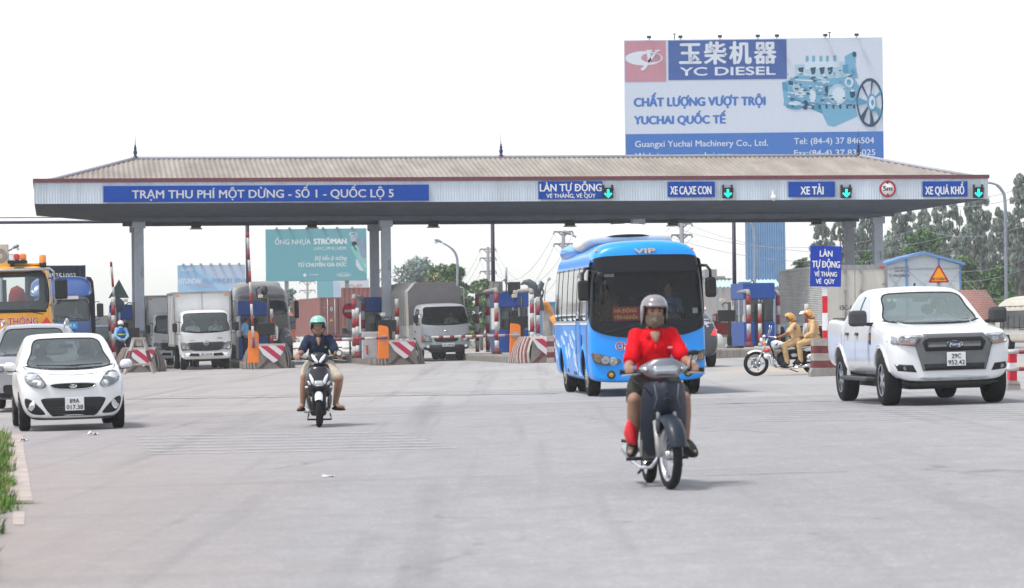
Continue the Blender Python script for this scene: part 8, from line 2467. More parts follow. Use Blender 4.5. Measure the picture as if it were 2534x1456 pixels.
# --- traffic police on the white motorcycle, seen from its left flank
def police():
 d=84.5
 q0=Gp(1872,931)
 d=q0 .y
 sc=95.5*d/F
 rz=R(-90)
 t=thing('police_motorcycle','white police motorcycle with red fairing tops and two officers aboard','motorcycle',q0,rz,None,sc)
 t.rotation_euler=(math.atan(SX),0,rz)
 PW=mat('police_white',(.70,.71,.72),.3,var=.04,coat=.5)
 PB=mat('police_blue_letters',(.02,.035,.20),.4)
 mwheel(t,0,.327,.10,style='mag',spokes=5);mwheel(t,1.50,.32,.13,style='mag',spokes=5)
 fender(t,0,.327,.13,R(50),R(165),.03,PW)
 part('brake_disc',STEEL,t,lambda m:m.lathe([(.06,0),(.13,0),(.13,.006),(.06,.006)],Matrix.Translation((-.07,0,.327))@Matrix.Rotation(pi/2,4,'Y'),seg=26))
 for sx in(-1,1):part('fork',ALU,t,lambda m:(m.tube([(sx*.085,.01,.327),(sx*.09,.13,.56)],.028,seg=12),m.tube([(sx*.09,.13,.56),(sx*.09,.32,.96)],.019,seg=10)))
 hl=part('headlamp',CHROME,t,lambda m:m.lathe([(.001,-.02),(.08,-.015),(.095,0),(.092,.05),(.06,.12),(.001,.14)],Matrix.Translation((0,.13,.90))@Matrix.Rotation(-pi/2,4,'X'),seg=24))
 part('lens',LENS,hl,lambda m:m.lathe([(.001,-.03),(.06,-.026),(.088,-.012)],Matrix.Translation((0,.13,.90))@Matrix.Rotation(-pi/2,4,'X'),seg=24))
 for sx in(-1,1):
  part('turn_lamp',mat('amber_glow',(.8,.22,.01),.3,coat=.5),t,lambda m:m.ell((sx*.17,.22,.84),(.035,.04,.05)))
  part('instrument',CHROME,t,lambda m:m.lathe([(.04,-.03),(.045,.02),(.001,.03)],Matrix.Translation((sx*.06,.23,1.03)),seg=16))
  part('mirror',CHROME,t,lambda m:(m.hull([(sx*.30+a,.40+b,1.26+c)for a in(-.05,.05)for b in(-.02,.02)for c in(-.05,.05)],sub=1),m.tube([(sx*.24,.34,1.05),(sx*.27,.37,1.15),(sx*.30,.40,1.22)],.008,seg=6)))
  grip(t,sx*.34,.54,.965,sx)
  part('siren_box',[PW,mat('police_red',(.55,.015,.03),.35,coat=.4)],t,lambda m:(m.hull([(sx*a,b,c)for a,b,c in((.12,.16,.59),(.30,.18,.59),(.14,.17,.44),(.28,.19,.44),(.12,.42,.59),(.30,.42,.59),(.14,.36,.42),(.28,.36,.42))],sub=1,mi=0),m.hull([(sx*a,b,c)for a,b,c in((.12,.15,.60),(.30,.17,.60),(.13,.22,.73),(.27,.23,.73),(.12,.42,.60),(.30,.42,.60),(.13,.36,.72),(.27,.36,.72))],sub=1,mi=1)))
  part('crash_bar',CHROME,t,lambda m:m.tube([(sx*.08,.32,.60),(sx*.32,.36,.52),(sx*.33,.42,.28),(sx*.10,.50,.22)],.016,seg=8))
  pnr=part('pannier',PW,t,lambda m:m.hull([(sx*a,b,c)for a,b,c in((.18,1.20,.56),(.36,1.20,.56),(.18,1.28,.33),(.34,1.28,.33),(.18,1.75,.60),(.36,1.75,.60),(.18,1.72,.36),(.34,1.72,.36))],sub=1))
  part('side_panel',PW,t,lambda m:m.hull([(sx*a,b,c)for a,b,c in((.10,1.16,.72),(.20,1.18,.70),(.10,1.15,.58),(.22,1.2,.58),(.10,1.7,.74),(.2,1.7,.74),(.1,1.7,.60),(.2,1.7,.60))],sub=1))
  part('mid_panel',PW,t,lambda m:m.hull([(sx*a,b,c)for a,b,c in((.10,.86,.58),(.15,.88,.56),(.10,.9,.45),(.14,.92,.45),(.1,1.12,.56),(.15,1.1,.55),(.1,1.06,.45),(.14,1.06,.45))],sub=1))
  part('exhaust',CHROME,t,lambda m:m.tube([(sx*.06,.50,.48),(sx*.14,.46,.36),(sx*.17,.54,.22),(sx*.18,.72,.17),(sx*.20,1.15,.20),(sx*.21,1.2,.22),(sx*.22,1.65,.27)],[.02,.02,.02,.021,.022,.044,.048],seg=12))
  part('foot_peg',BLACK,t,lambda m:(m.cyl((sx*.10,.78,.21),(sx*.30,.78,.21),.018,seg=8),m.cyl((sx*.12,1.10,.26),(sx*.30,1.10,.26),.016,seg=8)))
 tank=MB();tank.hull([(sx*a,b,c)for sx in(-1,1)for a,b,c in((.06,.38,.86),(.12,.42,.90),(.17,.58,.90),(.13,.80,.83),(.08,.88,.78),(.13,.46,.66),(.17,.62,.66),(.12,.80,.68),(.06,.55,.93),(.06,.40,.72))],sub=2);tk=tank.build('fuel_tank',PW,t)
 part('tank_stripe',BLACK,tk,lambda m:m.box((.12,.47,.675),(.185,.72,.695),bev=.004))
 side=lambda x,y,z,tilt=0.0:Matrix.Translation((x,y,z))@Matrix.Rotation(-pi/2,4,'Z')@Matrix.Rotation(pi/2,4,'X')@Matrix.Rotation(tilt,4,'Z')
 def flank(s,yc,zc,w,h,x,par):
  M=Matrix(((0,0,1,x),(1,0,0,yc),(0,1,0,zc),(0,0,0,1)))
  g=MB();text(g,s,(-w/2,-h/2,w/2,h/2),M,bold=.05);g.build('lettering',PB,par,fix=False)
 flank('CSGT',.67,.755,.17,.065,.186,tk)
 flank('CSGT',1.47,.455,.24,.085,.374,pnr)
 wing=MB();M=Matrix(((0,0,1,.186),(1,0,0,.52),(0,1,0,.80),(0,0,0,1)))
 for pts in([(-.05,-.02),(.05,.05),(.03,-.02)],[(-.04,-.03),(.03,-.028),(.02,-.04),(-.02,-.042)]):
  f=wing.bm.faces.new([wing.bm.verts.new(M@V((a,b,0)))for a,b in pts])
 wing.build('emblem',PB,tk,fix=False)
 part('engine',mat('engine_black',(.03,.03,.032),.4,metal=.5),t,lambda m:(m.hull([(sx*a,b,c)for sx in(-1,1)for a,b,c in((.14,.50,.20),(.14,.92,.20),(.15,.52,.40),(.15,.90,.42),(.10,.50,.62),(.10,.80,.62))],sub=1),[m.box((-.13,.52,.42+k*.035),(.13,.80,.435+k*.035))for k in range(6)],m.cyl((-.19,.72,.32),(.19,.72,.32),.11,seg=20)))
 part('frame',BLACK,t,lambda m:(m.tube([(0,.32,.92),(0,.45,.60),(0,.50,.22),(0,.95,.20),(0,1.2,.6)],.025,seg=8),m.box((-.09,.85,.40),(.09,1.3,.66))))
 part('seat',mat('seat_navy',(.02,.022,.06),.55),t,lambda m:m.hull([(sx*a,b,c)for sx in(-1,1)for a,b,c in((.09,.84,.72),(.14,1.1,.70),(.14,1.75,.76),(.08,.84,.78),(.13,1.1,.78),(.13,1.5,.84),(.12,1.78,.84))],sub=2))
 part('handlebar',CHROME,t,lambda m:m.tube([(-.36,.56,.965),(-.28,.46,1.0),(-.10,.34,1.02),(.10,.34,1.02),(.28,.46,1.0),(.36,.56,.965)],.014,seg=8))
 part('swing_arm',BLACK,t,lambda m:[m.cyl((sx*.10,.95,.30),(sx*.10,1.5,.32),.022,seg=8)for sx in(-1,1)])
 part('rear_fender',PW,t,lambda m:m.hull([(sx*.08,b,c)for sx in(-1,1)for b,c in((1.3,.66),(1.75,.72),(1.92,.50),(1.86,.48),(1.6,.64))],sub=1))
 part('kick_stand',BLACK,t,lambda m:m.tube([(.12,.80,.18),(.18,1.0,.10),(.18,1.07,.075)],.014,seg=6))
 bc=part('beacon_pole',BLACK,t,lambda m:(m.cyl((0,1.76,.75),(0,1.76,1.10),.02),m.box((-.08,1.62,.9),(.08,1.72,1.2),bev=.02)))
 part('beacon',mat('beacon_red',(.62,.01,.02),.3,coat=.5),bc,lambda m:m.lathe([(.07,0),(.075,.06),(.05,.11),(.001,.125)],Matrix.Translation((0,1.76,1.10)),seg=18))
 TAN=mat('uniform_tan',(.56,.375,.20),.8,var=.10,scale=10,bump=.3,bscale=14)
 TANP=mat('uniform_tan_trousers',(.50,.33,.17),.8,var=.10,scale=10,bump=.3,bscale=14)
 HEL=mat('helmet_ochre',(.58,.27,.045),.3,var=.05,coat=.5)
 NAV=mat('badge_navy',(.03,.03,.09),.5)
 def officer(label,J,visor,**kw):
  for s in 'LR':J['an'+s]=(J['an'+s][0],J['an'+s][1],J['an'+s][2]-.04)
  r=thing('person',label,'person',q0,rz,None,sc)
  r.rotation_euler=t.rotation_euler
  hp,b=person(r,J,(TAN,TANP),leg=1.93,voxel=.010,helmet=(HEL,'full'),belt=BLACK,shoes=mat('boot',(.015,.015,.016),.5),hair=False,skin=mat('skin_tanned',(.22,.12,.08),.55,var=.12),**kw)
  if visor=='up':
   part('visor',mat('visor_clear',(.70,.71,.74),.15,coat=.8,var=.03),r,lambda m:m.grid([[hp((.135+.004*k)*sin(a),.015+.145*cos(a)+.028*k,.135-.026*k)+V((0,0,.0))for a in[(-1.2+2.4*i/12)for i in range(13)]]for k in range(4)]))
  else:
   part('helmet_peak',BLACK,r,lambda m:m.hull([hp(x,y,z)for x,y,z in((-.09,.10,.05),(.09,.10,.05),(-.06,.21,.045),(.06,.21,.045),(-.09,.10,.07),(.09,.10,.07),(-.05,.20,.06),(.05,.20,.06))],sub=1))
  part('helmet_stud',BLACK,r,lambda m:m.lathe([(.001,.006),(.018,.004),(.02,0)],Matrix.Translation(hp(-.130,-.02,-.03))@Matrix.Rotation(-pi/2,4,'Y'),seg=14))
  part('epaulette',mat('police_red',(.55,.015,.03),.35),r,lambda m:[m.hull([V(J['sh'+s])+V(p)for p in((-.04,-.03,.07),(.04,-.03,.07),(-.04,.03,.075),(.04,.03,.075),(0,-.03,.09),(0,.03,.09))],sub=1)for s in 'LR'])
  part('arm_badge',NAV,r,lambda m:m.ell(V(J['shR'])+V((.075,0,-.08)),(.012,.028,.035)))
  return hp
 J1=dict(pelvis=(0,1.08,.93),chest=(0,1.02,1.20),neck=(0,.97,1.36),head=(0,.92,1.475),shL=(-.175,1.0,1.29),shR=(.175,1.0,1.29),elL=(-.27,.86,1.06),elR=(.27,.84,1.10),wrL=(-.32,.62,.99),wrR=(.33,.62,1.0),gL=(-.335,.545,.968),gR=(.335,.545,.968),axis=(1,.35,0),hipL=(-.11,1.08,.87),hipR=(.11,1.08,.87),knL=(-.24,.72,.755),knR=(.24,.72,.755),anL=(-.22,.80,.34),anR=(.22,.80,.34),toeL=(-.25,.68,.26),toeR=(.25,.68,.26),look=(0,-1,-.12))
 officer('police officer in tan short sleeves steering the white motorcycle',J1,'peak',sleeve=.85)
 J2=dict(pelvis=(0,1.56,.98),chest=(0,1.50,1.26),neck=(0,1.46,1.42),head=(0,1.41,1.535),shL=(-.175,1.49,1.35),shR=(.175,1.49,1.35),elL=(-.27,1.45,1.08),elR=(.27,1.45,1.08),wrL=(-.22,1.27,.98),wrR=(.22,1.27,.98),gL=(-.16,1.21,.975),gR=(.18,1.2,.975),axis=(1,0,0),hipL=(-.11,1.56,.92),hipR=(.11,1.56,.92),knL=(-.27,1.10,.80),knR=(.27,1.10,.80),anL=(-.24,1.14,.38),anR=(.24,1.14,.38),toeL=(-.27,1.02,.32),toeR=(.27,1.02,.32),look=(0,-1,-.06))
 officer('police officer in tan long sleeves and raised clear visor riding pillion',J2,'up',long_sleeve=True)
 cb=thing('clipboard','white clipboard held upright between the two police officers','clipboard',q0,rz,None,sc)
 cb.rotation_euler=t.rotation_euler
 part('board',LETTERGREY,cb,lambda m:m.box((-.15,1.25,1.02),(.08,1.265,1.34),mx=Matrix.Translation((0,1.26,1.1))@Matrix.Rotation(-.12,4,'X')@Matrix.Translation((0,-1.26,-1.1))))
 part('paper',mat('paper_white',(.68,.68,.68),.7),cb,lambda m:m.box((-.14,1.243,1.03),(.07,1.249,1.32),mx=Matrix.Translation((0,1.26,1.1))@Matrix.Rotation(-.12,4,'X')@Matrix.Translation((0,-1.26,-1.1))))
police()
# --- people at the booths
def standing(label,px,d,rz,mats_,base=.26,vest=None,helmet=None,arms='down',**kw):
 p=on_ground(px,d);p.z+=base
 t=thing('person',label,'person',p,rz)
 J=dict(pelvis=(0,.0,.95),chest=(0,.0,1.25),neck=(0,.01,1.44),head=(0,-.01,1.565),shL=(-.18,.01,1.37),shR=(.18,.01,1.37),hipL=(-.09,0,.90),hipR=(.09,0,.90),knL=(-.10,-.02,.50),knR=(.10,-.02,.50),anL=(-.11,.02,.09),anR=(.11,.02,.09),toeL=(-.13,-.13,.045),toeR=(.13,-.13,.045),look=(.15,-1,-.05))
 if arms=='back':J.update(elL=(-.25,.10,1.10),elR=(.25,.10,1.10),wrL=(-.08,.21,.95),wrR=(.08,.21,.97),gL=(.0,.22,.93),gR=(.0,.23,.94),axis=(0,.3,1))
 else:J.update(elL=(-.24,.03,1.09),elR=(.24,.03,1.09),wrL=(-.22,-.12,.90),wrR=(.22,-.12,.90),gL=(-.20,-.20,.88),gR=(.20,-.20,.88))
 person(t,J,mats_,leg=1.9,voxel=.012,helmet=helmet,vest=vest,hair=helmet is None,**kw)
 return t
LBS=mat('shirt_pale_blue',(.20,.42,.62),.8,var=.1)
NTR=mat('trousers_navy',(.02,.022,.035),.85)
standing('toll worker in a blue vest and white helmet seen from behind, hands behind his back',299,125,R(205),(LBS,NTR),vest=(mat('vest_blue',(.02,.07,.30),.7),mat('band_yellow',(.55,.58,.10),.5)),helmet=(mat('helmet_white',(.70,.70,.68),.35,coat=.4),'half'),arms='back',long_sleeve=True)
p=on_ground(299,125)
bt=thing('traffic_baton','short red and white baton in the toll worker\'s hands','baton',(p.x,p.y,p.z+.26),R(205))
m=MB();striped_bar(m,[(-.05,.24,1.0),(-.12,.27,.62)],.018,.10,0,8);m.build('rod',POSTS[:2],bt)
standing('attendant in a pale blue shirt standing at the booth beside the white box lorry',607,130,R(70),(LBS,NTR),sleeve=.6)
# -------- billboards
def billboard(name,label,pxa,pya,pxb,pyb,d,panel,rz=0.0,depth=.5):
 """board facing the road; returns thing and the mapping from photo pixel to board plane"""
 a,b=P(pxa,pyb,d),P(pxb,pya,d)
 w,h=b.x-a.x,b.z-a.z
 t=thing(name,label,'billboard',((a.x+b.x)/2,d,a.z),rz)
 part('panel',panel,t,lambda m:m.box((-w/2,0,0),(w/2,depth,h),bev=.02))
 fx=lambda px:(px-pxa)/(pxb-pxa)*w-w/2
 fz=lambda py:(pyb-py)/(pyb-pya)*h
 return t,fx,fz,w,h
d=215
CB=lambda n,c,**k:mat(n,c,.6,var=.05,**k)  # board paints; distant boards take paler colours that stand in for haze
t,fx,fz,w,h=billboard('billboard','giant white and blue engine billboard rising behind the canopy on a blue clad pylon',1547,92,2184,400,d,CB('board_white',(.52,.57,.66)))
def sheet_(name,m_,x0,y0,x1,y1,lay=0.02):
 return part(name,m_,t,lambda m:m.box((fx(x0),-lay,fz(y1)),(fx(x1),-lay+.012,fz(y0))))
BRED,BNAVY,BBLUE=CB('board_rose',(.46,.22,.27)),CB('board_navy',(.045,.10,.30)),CB('board_blue',(.045,.15,.44))
BLET=CB('board_letter',(.58,.63,.70))
o_red=sheet_('emblem_field',BRED,1549,95,1650,198)
o_nav=sheet_('name_field',BNAVY,1656,95,1947,195)
o_blu=sheet_('address_band',BBLUE,1549,331,2183,399)
def bw(m,s,x0,y0,x1,y1,bold=.03,lay=.024,**k):
 text(m,s,(fx(x0),fz(y1),fx(x1),fz(y0)),face_front((0,-lay,0)),bold=bold,**k)
g=MB()
def ring(m,cx,cy,rx,ry,hx,hy,hrx,hry,lay):
 n=48
 m.grid([[(fx(cx+rx*cos(a)),-lay,fz(cy+ry*sin(a)))for a in[2*pi*k/n for k in range(n+1)]],[(fx(hx+hrx*cos(a)),-lay,fz(hy+hry*sin(a)))for a in[2*pi*k/n for k in range(n+1)]]],smooth=False)
ring(g,1596,139,46,18,1614,138,25,12,.024)
for pts in([(1602,118),(1616,118),(1616,122),(1612,122),(1614,145),(1606,152),(1603,122)],[(1622,118),(1636,118),(1634,122),(1630,122),(1598,168),(1591,171),(1588,166),(1592,163),(1624,122)]):
 g.prism([(fx(a),fz(b))for a,b in pts],'y',-.034,-.026)
g.ell((fx(1592),-.03,fz(167)),(.10,.01,.10))
g.build('emblem',BLET,o_red,fix=False)
g=MB()
for i,ch in enumerate('玉柴机器'):
 text(g,ch,(fx(1684+i*61.5),fz(151),fx(1684+i*61.5+52),fz(107)),face_front((0,-.024,0)),bold=.05)
def star(m,cx,cy,r,lay):
 pts=[]
 for k in range(8):
  q=r if k%2==0 else r*.30
  pts.append((fx(cx+q*cos(k*pi/4)),fz(cy+q*sin(k*pi/4))))
 m.prism(pts,'y',-lay,-lay+.004)
bw(g,'YC DIESEL',1685,163,1919,184,.05,lay=.024)
for a,b,c,d_ in((1685,163,1712,165.5),(1777,163,1800,165.5),(1777,181.5,1800,184),(1806,163,1822,165.5),(1806,181.5,1822,184),(1897,181.5,1919,184)):
 pass
g.build('lettering',BLET,o_nav,fix=False)
g=MB()
for cx,cy in((1717,141),(1764,117),(1797,131),(1879,120)):star(g,cx,cy,9.5,.045)
g.build('sparkle_edge',BNAVY,o_nav,fix=False)
g=MB()
for cx,cy in((1717,141),(1764,117),(1797,131),(1879,120)):star(g,cx,cy,7,.052)
g.build('sparkle',BLET,o_nav,fix=False)
g=MB()
bw(g,'CHẤT LƯỢNG VƯỢT TRỘI',1571,239,1893,261,.085,lay=.004)
bw(g,'YUCHAI QUỐC TẾ',1571,285,1795,306,.085,lay=.004)
g.build('slogan_lettering',BBLUE,t,fix=False)
g=MB()
bw(g,'Guangxi Yuchai Machinery Co., Ltd.',1572,348,1899,364,.012)
bw(g,'Tel: (84-4) 37 846504',1963,345,2160,361,.012)
bw(g,'Website: www.yuchai.com',1572,378.5,1810,394,.012)
bw(g,'Fax:(84-4) 37 836025',1963,375.5,2163,391,.012)
g.build('lettering',BLET,o_blu,fix=False)
E1,E2,E3,E4,E5=CB('print_pale',(.33,.48,.58)),CB('print_sky',(.14,.34,.50)),CB('print_teal',(.06,.25,.41)),CB('print_dark',(.015,.055,.11)),CB('print_white',(.50,.60,.68))
g=MB()
def pc(pts,mi,lay):
 g.prism([(fx(a),fz(b))for a,b in pts],'y',-lay,-lay+.003,mi=mi)
pc([(1944,232),(1985,252),(2045,260),(2110,268),(2120,290),(2062,318),(2046,314),(2034,285),(2000,270),(1948,270),(1938,260)],2,.006)
pc([(2046,314),(2062,318),(2120,292),(2116,268),(2030,262),(2036,285)],1,.009)
pc([(1935,205),(1960,195),(1985,180),(2040,185),(2110,190),(2125,215),(2118,268),(2045,258),(1985,250),(1938,240)],1,.012)
pc([(1966,160),(2100,152),(2108,190),(2050,196),(1970,186)],0,.015)
for x in(1975,2005,2027,2047):pc([(x,168),(x+14,166),(x+12,182),(x+4,186)],3,.018)
for x in(1994,2010,2028,2044,2062):pc([(x,138),(x+7,137),(x+7,152),(x,153)],1,.018)
pc([(1990,150),(2075,144),(2078,166),(1992,172)],4,.016)
pc([(1968,196),(2052,202),(2052,206),(1968,200)],4,.021);pc([(1972,176),(2045,198),(2045,201),(1972,180)],4,.021)
pc([(2090,140),(2112,128),(2118,132),(2116,160),(2122,195),(2100,198),(2092,170)],1,.021)
pc([(oval(2114,135,5,7)[k][0],oval(2114,135,5,7)[k][1])for k in range(28)],3,.024)
pc([(2085,162),(2098,160),(2100,182),(2086,184)],2,.024)
pc([(1936,203),(1948,205),(1950,228),(1937,224)],2,.015);pc([(1938,232),(1956,236),(1956,268),(1940,262)],1,.018)
pc([(1951,200),(1962,202),(1962,212),(1951,210)],3,.019)
for k,(cx,cy,rx,ry,mi)in enumerate(((1980,232,14,12,4),(1970,218,10,12,0),(2010,238,8,18,4),(1992,262,8,12,3),(1968,262,22,11,2),(1966,258,16,5,4),(2072,236,24,26,0),(2074,238,16,20,4),(2100,206,11,13,4),(2100,206,6,8,1),(2104,236,14,18,1),(2108,236,7,10,3))):
 pc(oval(cx,cy,rx,ry,20),mi,.024+k*.0025)
for x in(2040,2056):pc([(x,212),(x+8,213),(x+8,238),(x,238)],3,.028)
for x in range(1990,2110,17):pc([(x,262),(x+5,262),(x+6,272),(x+1,272)],3,.02)
for k in range(90):
 rr_=random.Random(k);x,y=rr_.uniform(1942,2110),rr_.uniform(172,266)
 pc([(x,y),(x+rr_.uniform(4,12),y+1),(x+rr_.uniform(3,10),y+rr_.uniform(2,6)),(x,y+rr_.uniform(2,5))],rr_.choice((0,1,2,2,3,3,4,4)),.054+k*.0002)
n=40
cx,cy=2151,258
for r0,r1,mi,lay in((1.0,.88,3,.075),):
 g.grid([[(fx(cx+33*r0*cos(a)),-lay,fz(cy+62*r0*sin(a)))for a in[2*pi*k/n for k in range(n+1)]],[(fx(cx+33*r1*cos(a)),-lay,fz(cy+62*r1*sin(a)))for a in[2*pi*k/n for k in range(n+1)]]],mi=mi,smooth=False)
for k in range(7):
 a=2*pi*k/7+.35
 b=a+.34 if k<4 else a+.16
 pc([(cx+8*cos(a),cy+16*sin(a)),(cx+31*cos(a),cy+58*sin(a)),(cx+31*cos(b),cy+58*sin(b)),(cx+8*cos(b),cy+16*sin(b))],3 if k%3 else 2,.078+k*.0008)
pc(oval(cx+4,cy,11,22,24),2,.088);pc(oval(cx+5,cy,8,17,24),4,.092);pc(oval(cx+6,cy,3.5,8,16),2,.096)
g.build('engine_picture',[E1,E2,E3,E4,E5],t,fix=False)
for i,px in enumerate((1608,1685,1782,1875,1922,2041,2118)):
 part('flood_lamp',DARK,t,lambda m:(m.box((fx(px)-.12,-.5,h+.05),(fx(px)+.16,-.25,h+.22),bev=.02),m.tube([(fx(px),.1,h-.02),(fx(px)+.1,-.1,h+.1),(fx(px),-.35,h+.1)],.03,seg=6)))
part('lamp_bracket',DARK,t,lambda m:[(m.cyl((fx(px),.1,h),(fx(px),.1,h+.38),.04,seg=6),m.box((fx(px)-.12,.05,h+.34),(fx(px)+.12,.15,h+.39)))for px in(1672,2054)])
CLAD=mat('pylon_blue',(.15,.28,.46),.5,var=.12,scale=2,dirt=.25,dirtcol=(.08,.13,.22),dscale=.8)
xa,xb=P(1855,640,d).x-t.location.x,P(1943,640,d).x-t.location.x
zt_=1.0
m=MB()
def clad_face(p,q,z0,z1):
 p,q=V(p),V(q)
 n=16*4
 nr=V(((q-p).y,-(q-p).x,0)).normalized()*.025
 lo,hi=[],[]
 for i in range(n+1):
  c=p+(q-p)*i/n+(nr if i%4 in(0,1)else-nr)
  lo.append((c.x,c.y,z0));hi.append((c.x,c.y,z1))
 m.grid([lo,hi],smooth=False)
zg_=gz(t.location.x,d)-t.location.z
for z0,z1,e in((zg_,zg_+4.2,.0),(zg_+4.2,zg_+8.5,.05),(zg_+8.5,zt_,.02)):
 clad_face((xa-e,.6,0),(xb+e,.6,0),z0,z1);clad_face((xb+e,.6,0),(xb+e,2.8,0),z0,z1);clad_face((xb+e,2.8,0),(xa-e,2.8,0),z0,z1);clad_face((xa-e,2.8,0),(xa-e,.6,0),z0,z1)
m.build('pylon',CLAD,t,fix=False)
part('frame',DARK,t,lambda m:[m.box((-w/2+.3,.52,z),(w/2-.3,.75,z+.12))for z in(.3,h*.5,h-.4)])
# --- teal pipe billboard
d=330
t,fx,fz,w,h=billboard('billboard','teal billboard advertising plastic pipes between two canopy columns',658,565,906,697,d,CB('board_teal',(.115,.33,.39)))
g=MB()
bw(g,'ỐNG NHỰA',682,591,769,604,.02,lay=.01);bw(g,'STRÖMAN',777,590,857,604,.09,lay=.01);bw(g,'U.PVC | PP-R | HDPE',777,611,857,619,.015,lay=.01)
bw(g,'Độ bền lý tưởng',779,634,857,645,.025,lay=.01,italic=.2);bw(g,'TỪ CHUYÊN GIA ĐỨC',737,651,857,661,.045,lay=.01)
bw(g,'TANA',765,679,788,683,.02,lay=.01);bw(g,'1800.6068',837,680,863,685,.02,lay=.01)
g.prism([(fx(754+5*(1 if k%2 else .6)*cos(2*pi*k/16)),fz(682+5.5*(1 if k%2 else .6)*sin(2*pi*k/16)))for k in range(16)],'y',-.02,-.012)
g.grid([[(fx(850+19*cos(a)),-.014,fz(682+5.5*sin(a)))for a in[2*pi*k/24 for k in range(25)]],[(fx(850+18*cos(a)),-.014,fz(682+4.7*sin(a)))for a in[2*pi*k/24 for k in range(25)]]],smooth=False)
g.build('lettering',CB('board_white2',(.62,.70,.72)),t,fix=False)
g=MB()
for pts,mi in(([(864,580),(884,577),(892,615),(876,625)],0),([(868,600),(880,598),(905,640),(905,660),(890,645)],0),([(880,592),(900,590),(906,640),(895,640)],3),([(866,612),(874,610),(906,668),(906,682),(898,672)],1),([(876,608),(884,607),(906,645),(906,660)],1)):
 g.prism([(fx(a),fz(b))for a,b in pts],'y',-.02-mi*.006,-.012-mi*.006,mi=mi)
g.prism([(fx(a),fz(b))for a,b in oval(874,579,10,5,20)],'y',-.045,-.04,mi=2);g.prism([(fx(a),fz(b))for a,b in oval(874,579,7,3.4,20)],'y',-.05,-.046,mi=3)
g.prism([(fx(a),fz(b))for a,b in[(905,640),(905,675),(890,672),(880,660),(880,645),(888,640)]],'y',-.011,-.006,mi=2)
g.build('pipe_picture',[CB('pipe_grey',(.33,.42,.52)),CB('pipe_mint',(.18,.48,.45)),CB('pipe_pale',(.55,.60,.66)),CB('pipe_shade',(.20,.28,.38))],t,fix=False)
part('post',STEEL,t,lambda m:[m.box((x-.2,.6,gz(0,d)-t.location.z),(x+.2,1.0,h*.9))for x in(-w*.3,w*.3)])
part('flood_lamp',STEEL,t,lambda m:[m.box((fx(px)-.12,-.4,h),(fx(px)+.12,.1,h+.16))for px in(686,718,760,800,835,872)])
t,fx,fz,w,h=billboard('hoarding','low hazy hoarding, teal at its left and white with rose letters, below the teal billboard',785,690,912,742,350,CB('hoard_white',(.60,.63,.67)))  # print colours whitened to imitate distance haze
part('print_teal',CB('hoard_teal',(.17,.40,.48)),t,lambda m:m.box((fx(785),-.02,0),(fx(824),-.005,h)))
part('print_swoosh',CB('hoard_sky',(.42,.55,.68)),t,lambda m:m.prism([(fx(824),fz(692)),(fx(840),fz(700)),(fx(842),fz(742)),(fx(826),fz(742))],'y',-.03,-.022))
g=MB();bw(g,'DE',860,704,896,722,.08,lay=.02);g.build('lettering',CB('hoard_rose',(.55,.36,.42)),t,fix=False)
part('post',STEEL,t,lambda m:[m.box((x-.15,.6,gz(0,350)-t.location.z),(x+.15,.9,h*.9))for x in(-w*.3,w*.3)])
d=420
t,fx,fz,w,h=billboard('billboard','pale blue billboard advertising aluminium windows above the white box lorry',440,655,606,735,d,CB('alu_pale',(.40,.50,.66)))
g=MB()
for pts,mi in(([(440,655),(470,655),(560,735),(440,735)],0),([(470,655),(490,655),(590,735),(560,735)],1),([(440,690),(500,735),(440,735)],1)):
 g.prism([(fx(a),fz(b))for a,b in pts],'y',-.02-.01*mi,-.012-.01*mi,mi=mi)
g.build('print_bands',[CB('alu_blue',(.23,.42,.66)),CB('alu_sky',(.31,.49,.70))],t,fix=False)
g=MB();bw(g,'HYUNDAI',443,688,496,702,.03,lay=.04);bw(g,'ALURO',447,663,478,670,.03,lay=.04);g.build('white_lettering',CB('alu_white',(.68,.72,.76)),t,fix=False)
g=MB();bw(g,'ALUMINUM VINA',502,688,610,702,.03,lay=.04);g.build('lettering',CB('alu_letter',(.18,.33,.58)),t,fix=False)
g=MB();bw(g,'WINDOW',484,706,518,712,.03,lay=.04);g.build('rose_lettering',CB('alu_rose',(.55,.32,.38)),t,fix=False)
part('post',STEEL,t,lambda m:[m.box((x-.25,.6,gz(0,d)-t.location.z),(x+.25,1.1,h*.9))for x in(-w*.3,w*.3)])
part('flood_lamp',STEEL,t,lambda m:[m.box((fx(px)-.15,-.4,h),(fx(px)+.15,.1,h+.2))for px in(455,475,498,523,545,568,592)])
t,fx,fz,w,h=billboard('hoarding','faint pale teal hoarding with a crane drawing beyond the small blue lorry',355,730,428,784,440,CB('faint_sky',(.38,.52,.60)))
part('print_top',CB('faint_teal',(.28,.46,.52)),t,lambda m:m.box((-w/2+.1,-.02,h*.72),(w/2-.1,-.005,h-.05)))
part('crane_print',CB('faint_line',(.20,.32,.48)),t,lambda m:(m.tube([(fx(372),-.03,fz(775)),(fx(388),-.03,fz(762)),(fx(394),-.03,fz(766)),(fx(412),-.03,fz(776))],.12,seg=5),m.box((fx(390),-.05,fz(768)),(fx(398),-.03,fz(758)))))
part('post',STEEL,t,lambda m:[m.box((x-.2,.6,gz(0,440)-t.location.z),(x+.2,1.0,h*.9))for x in(-w*.3,w*.3)])
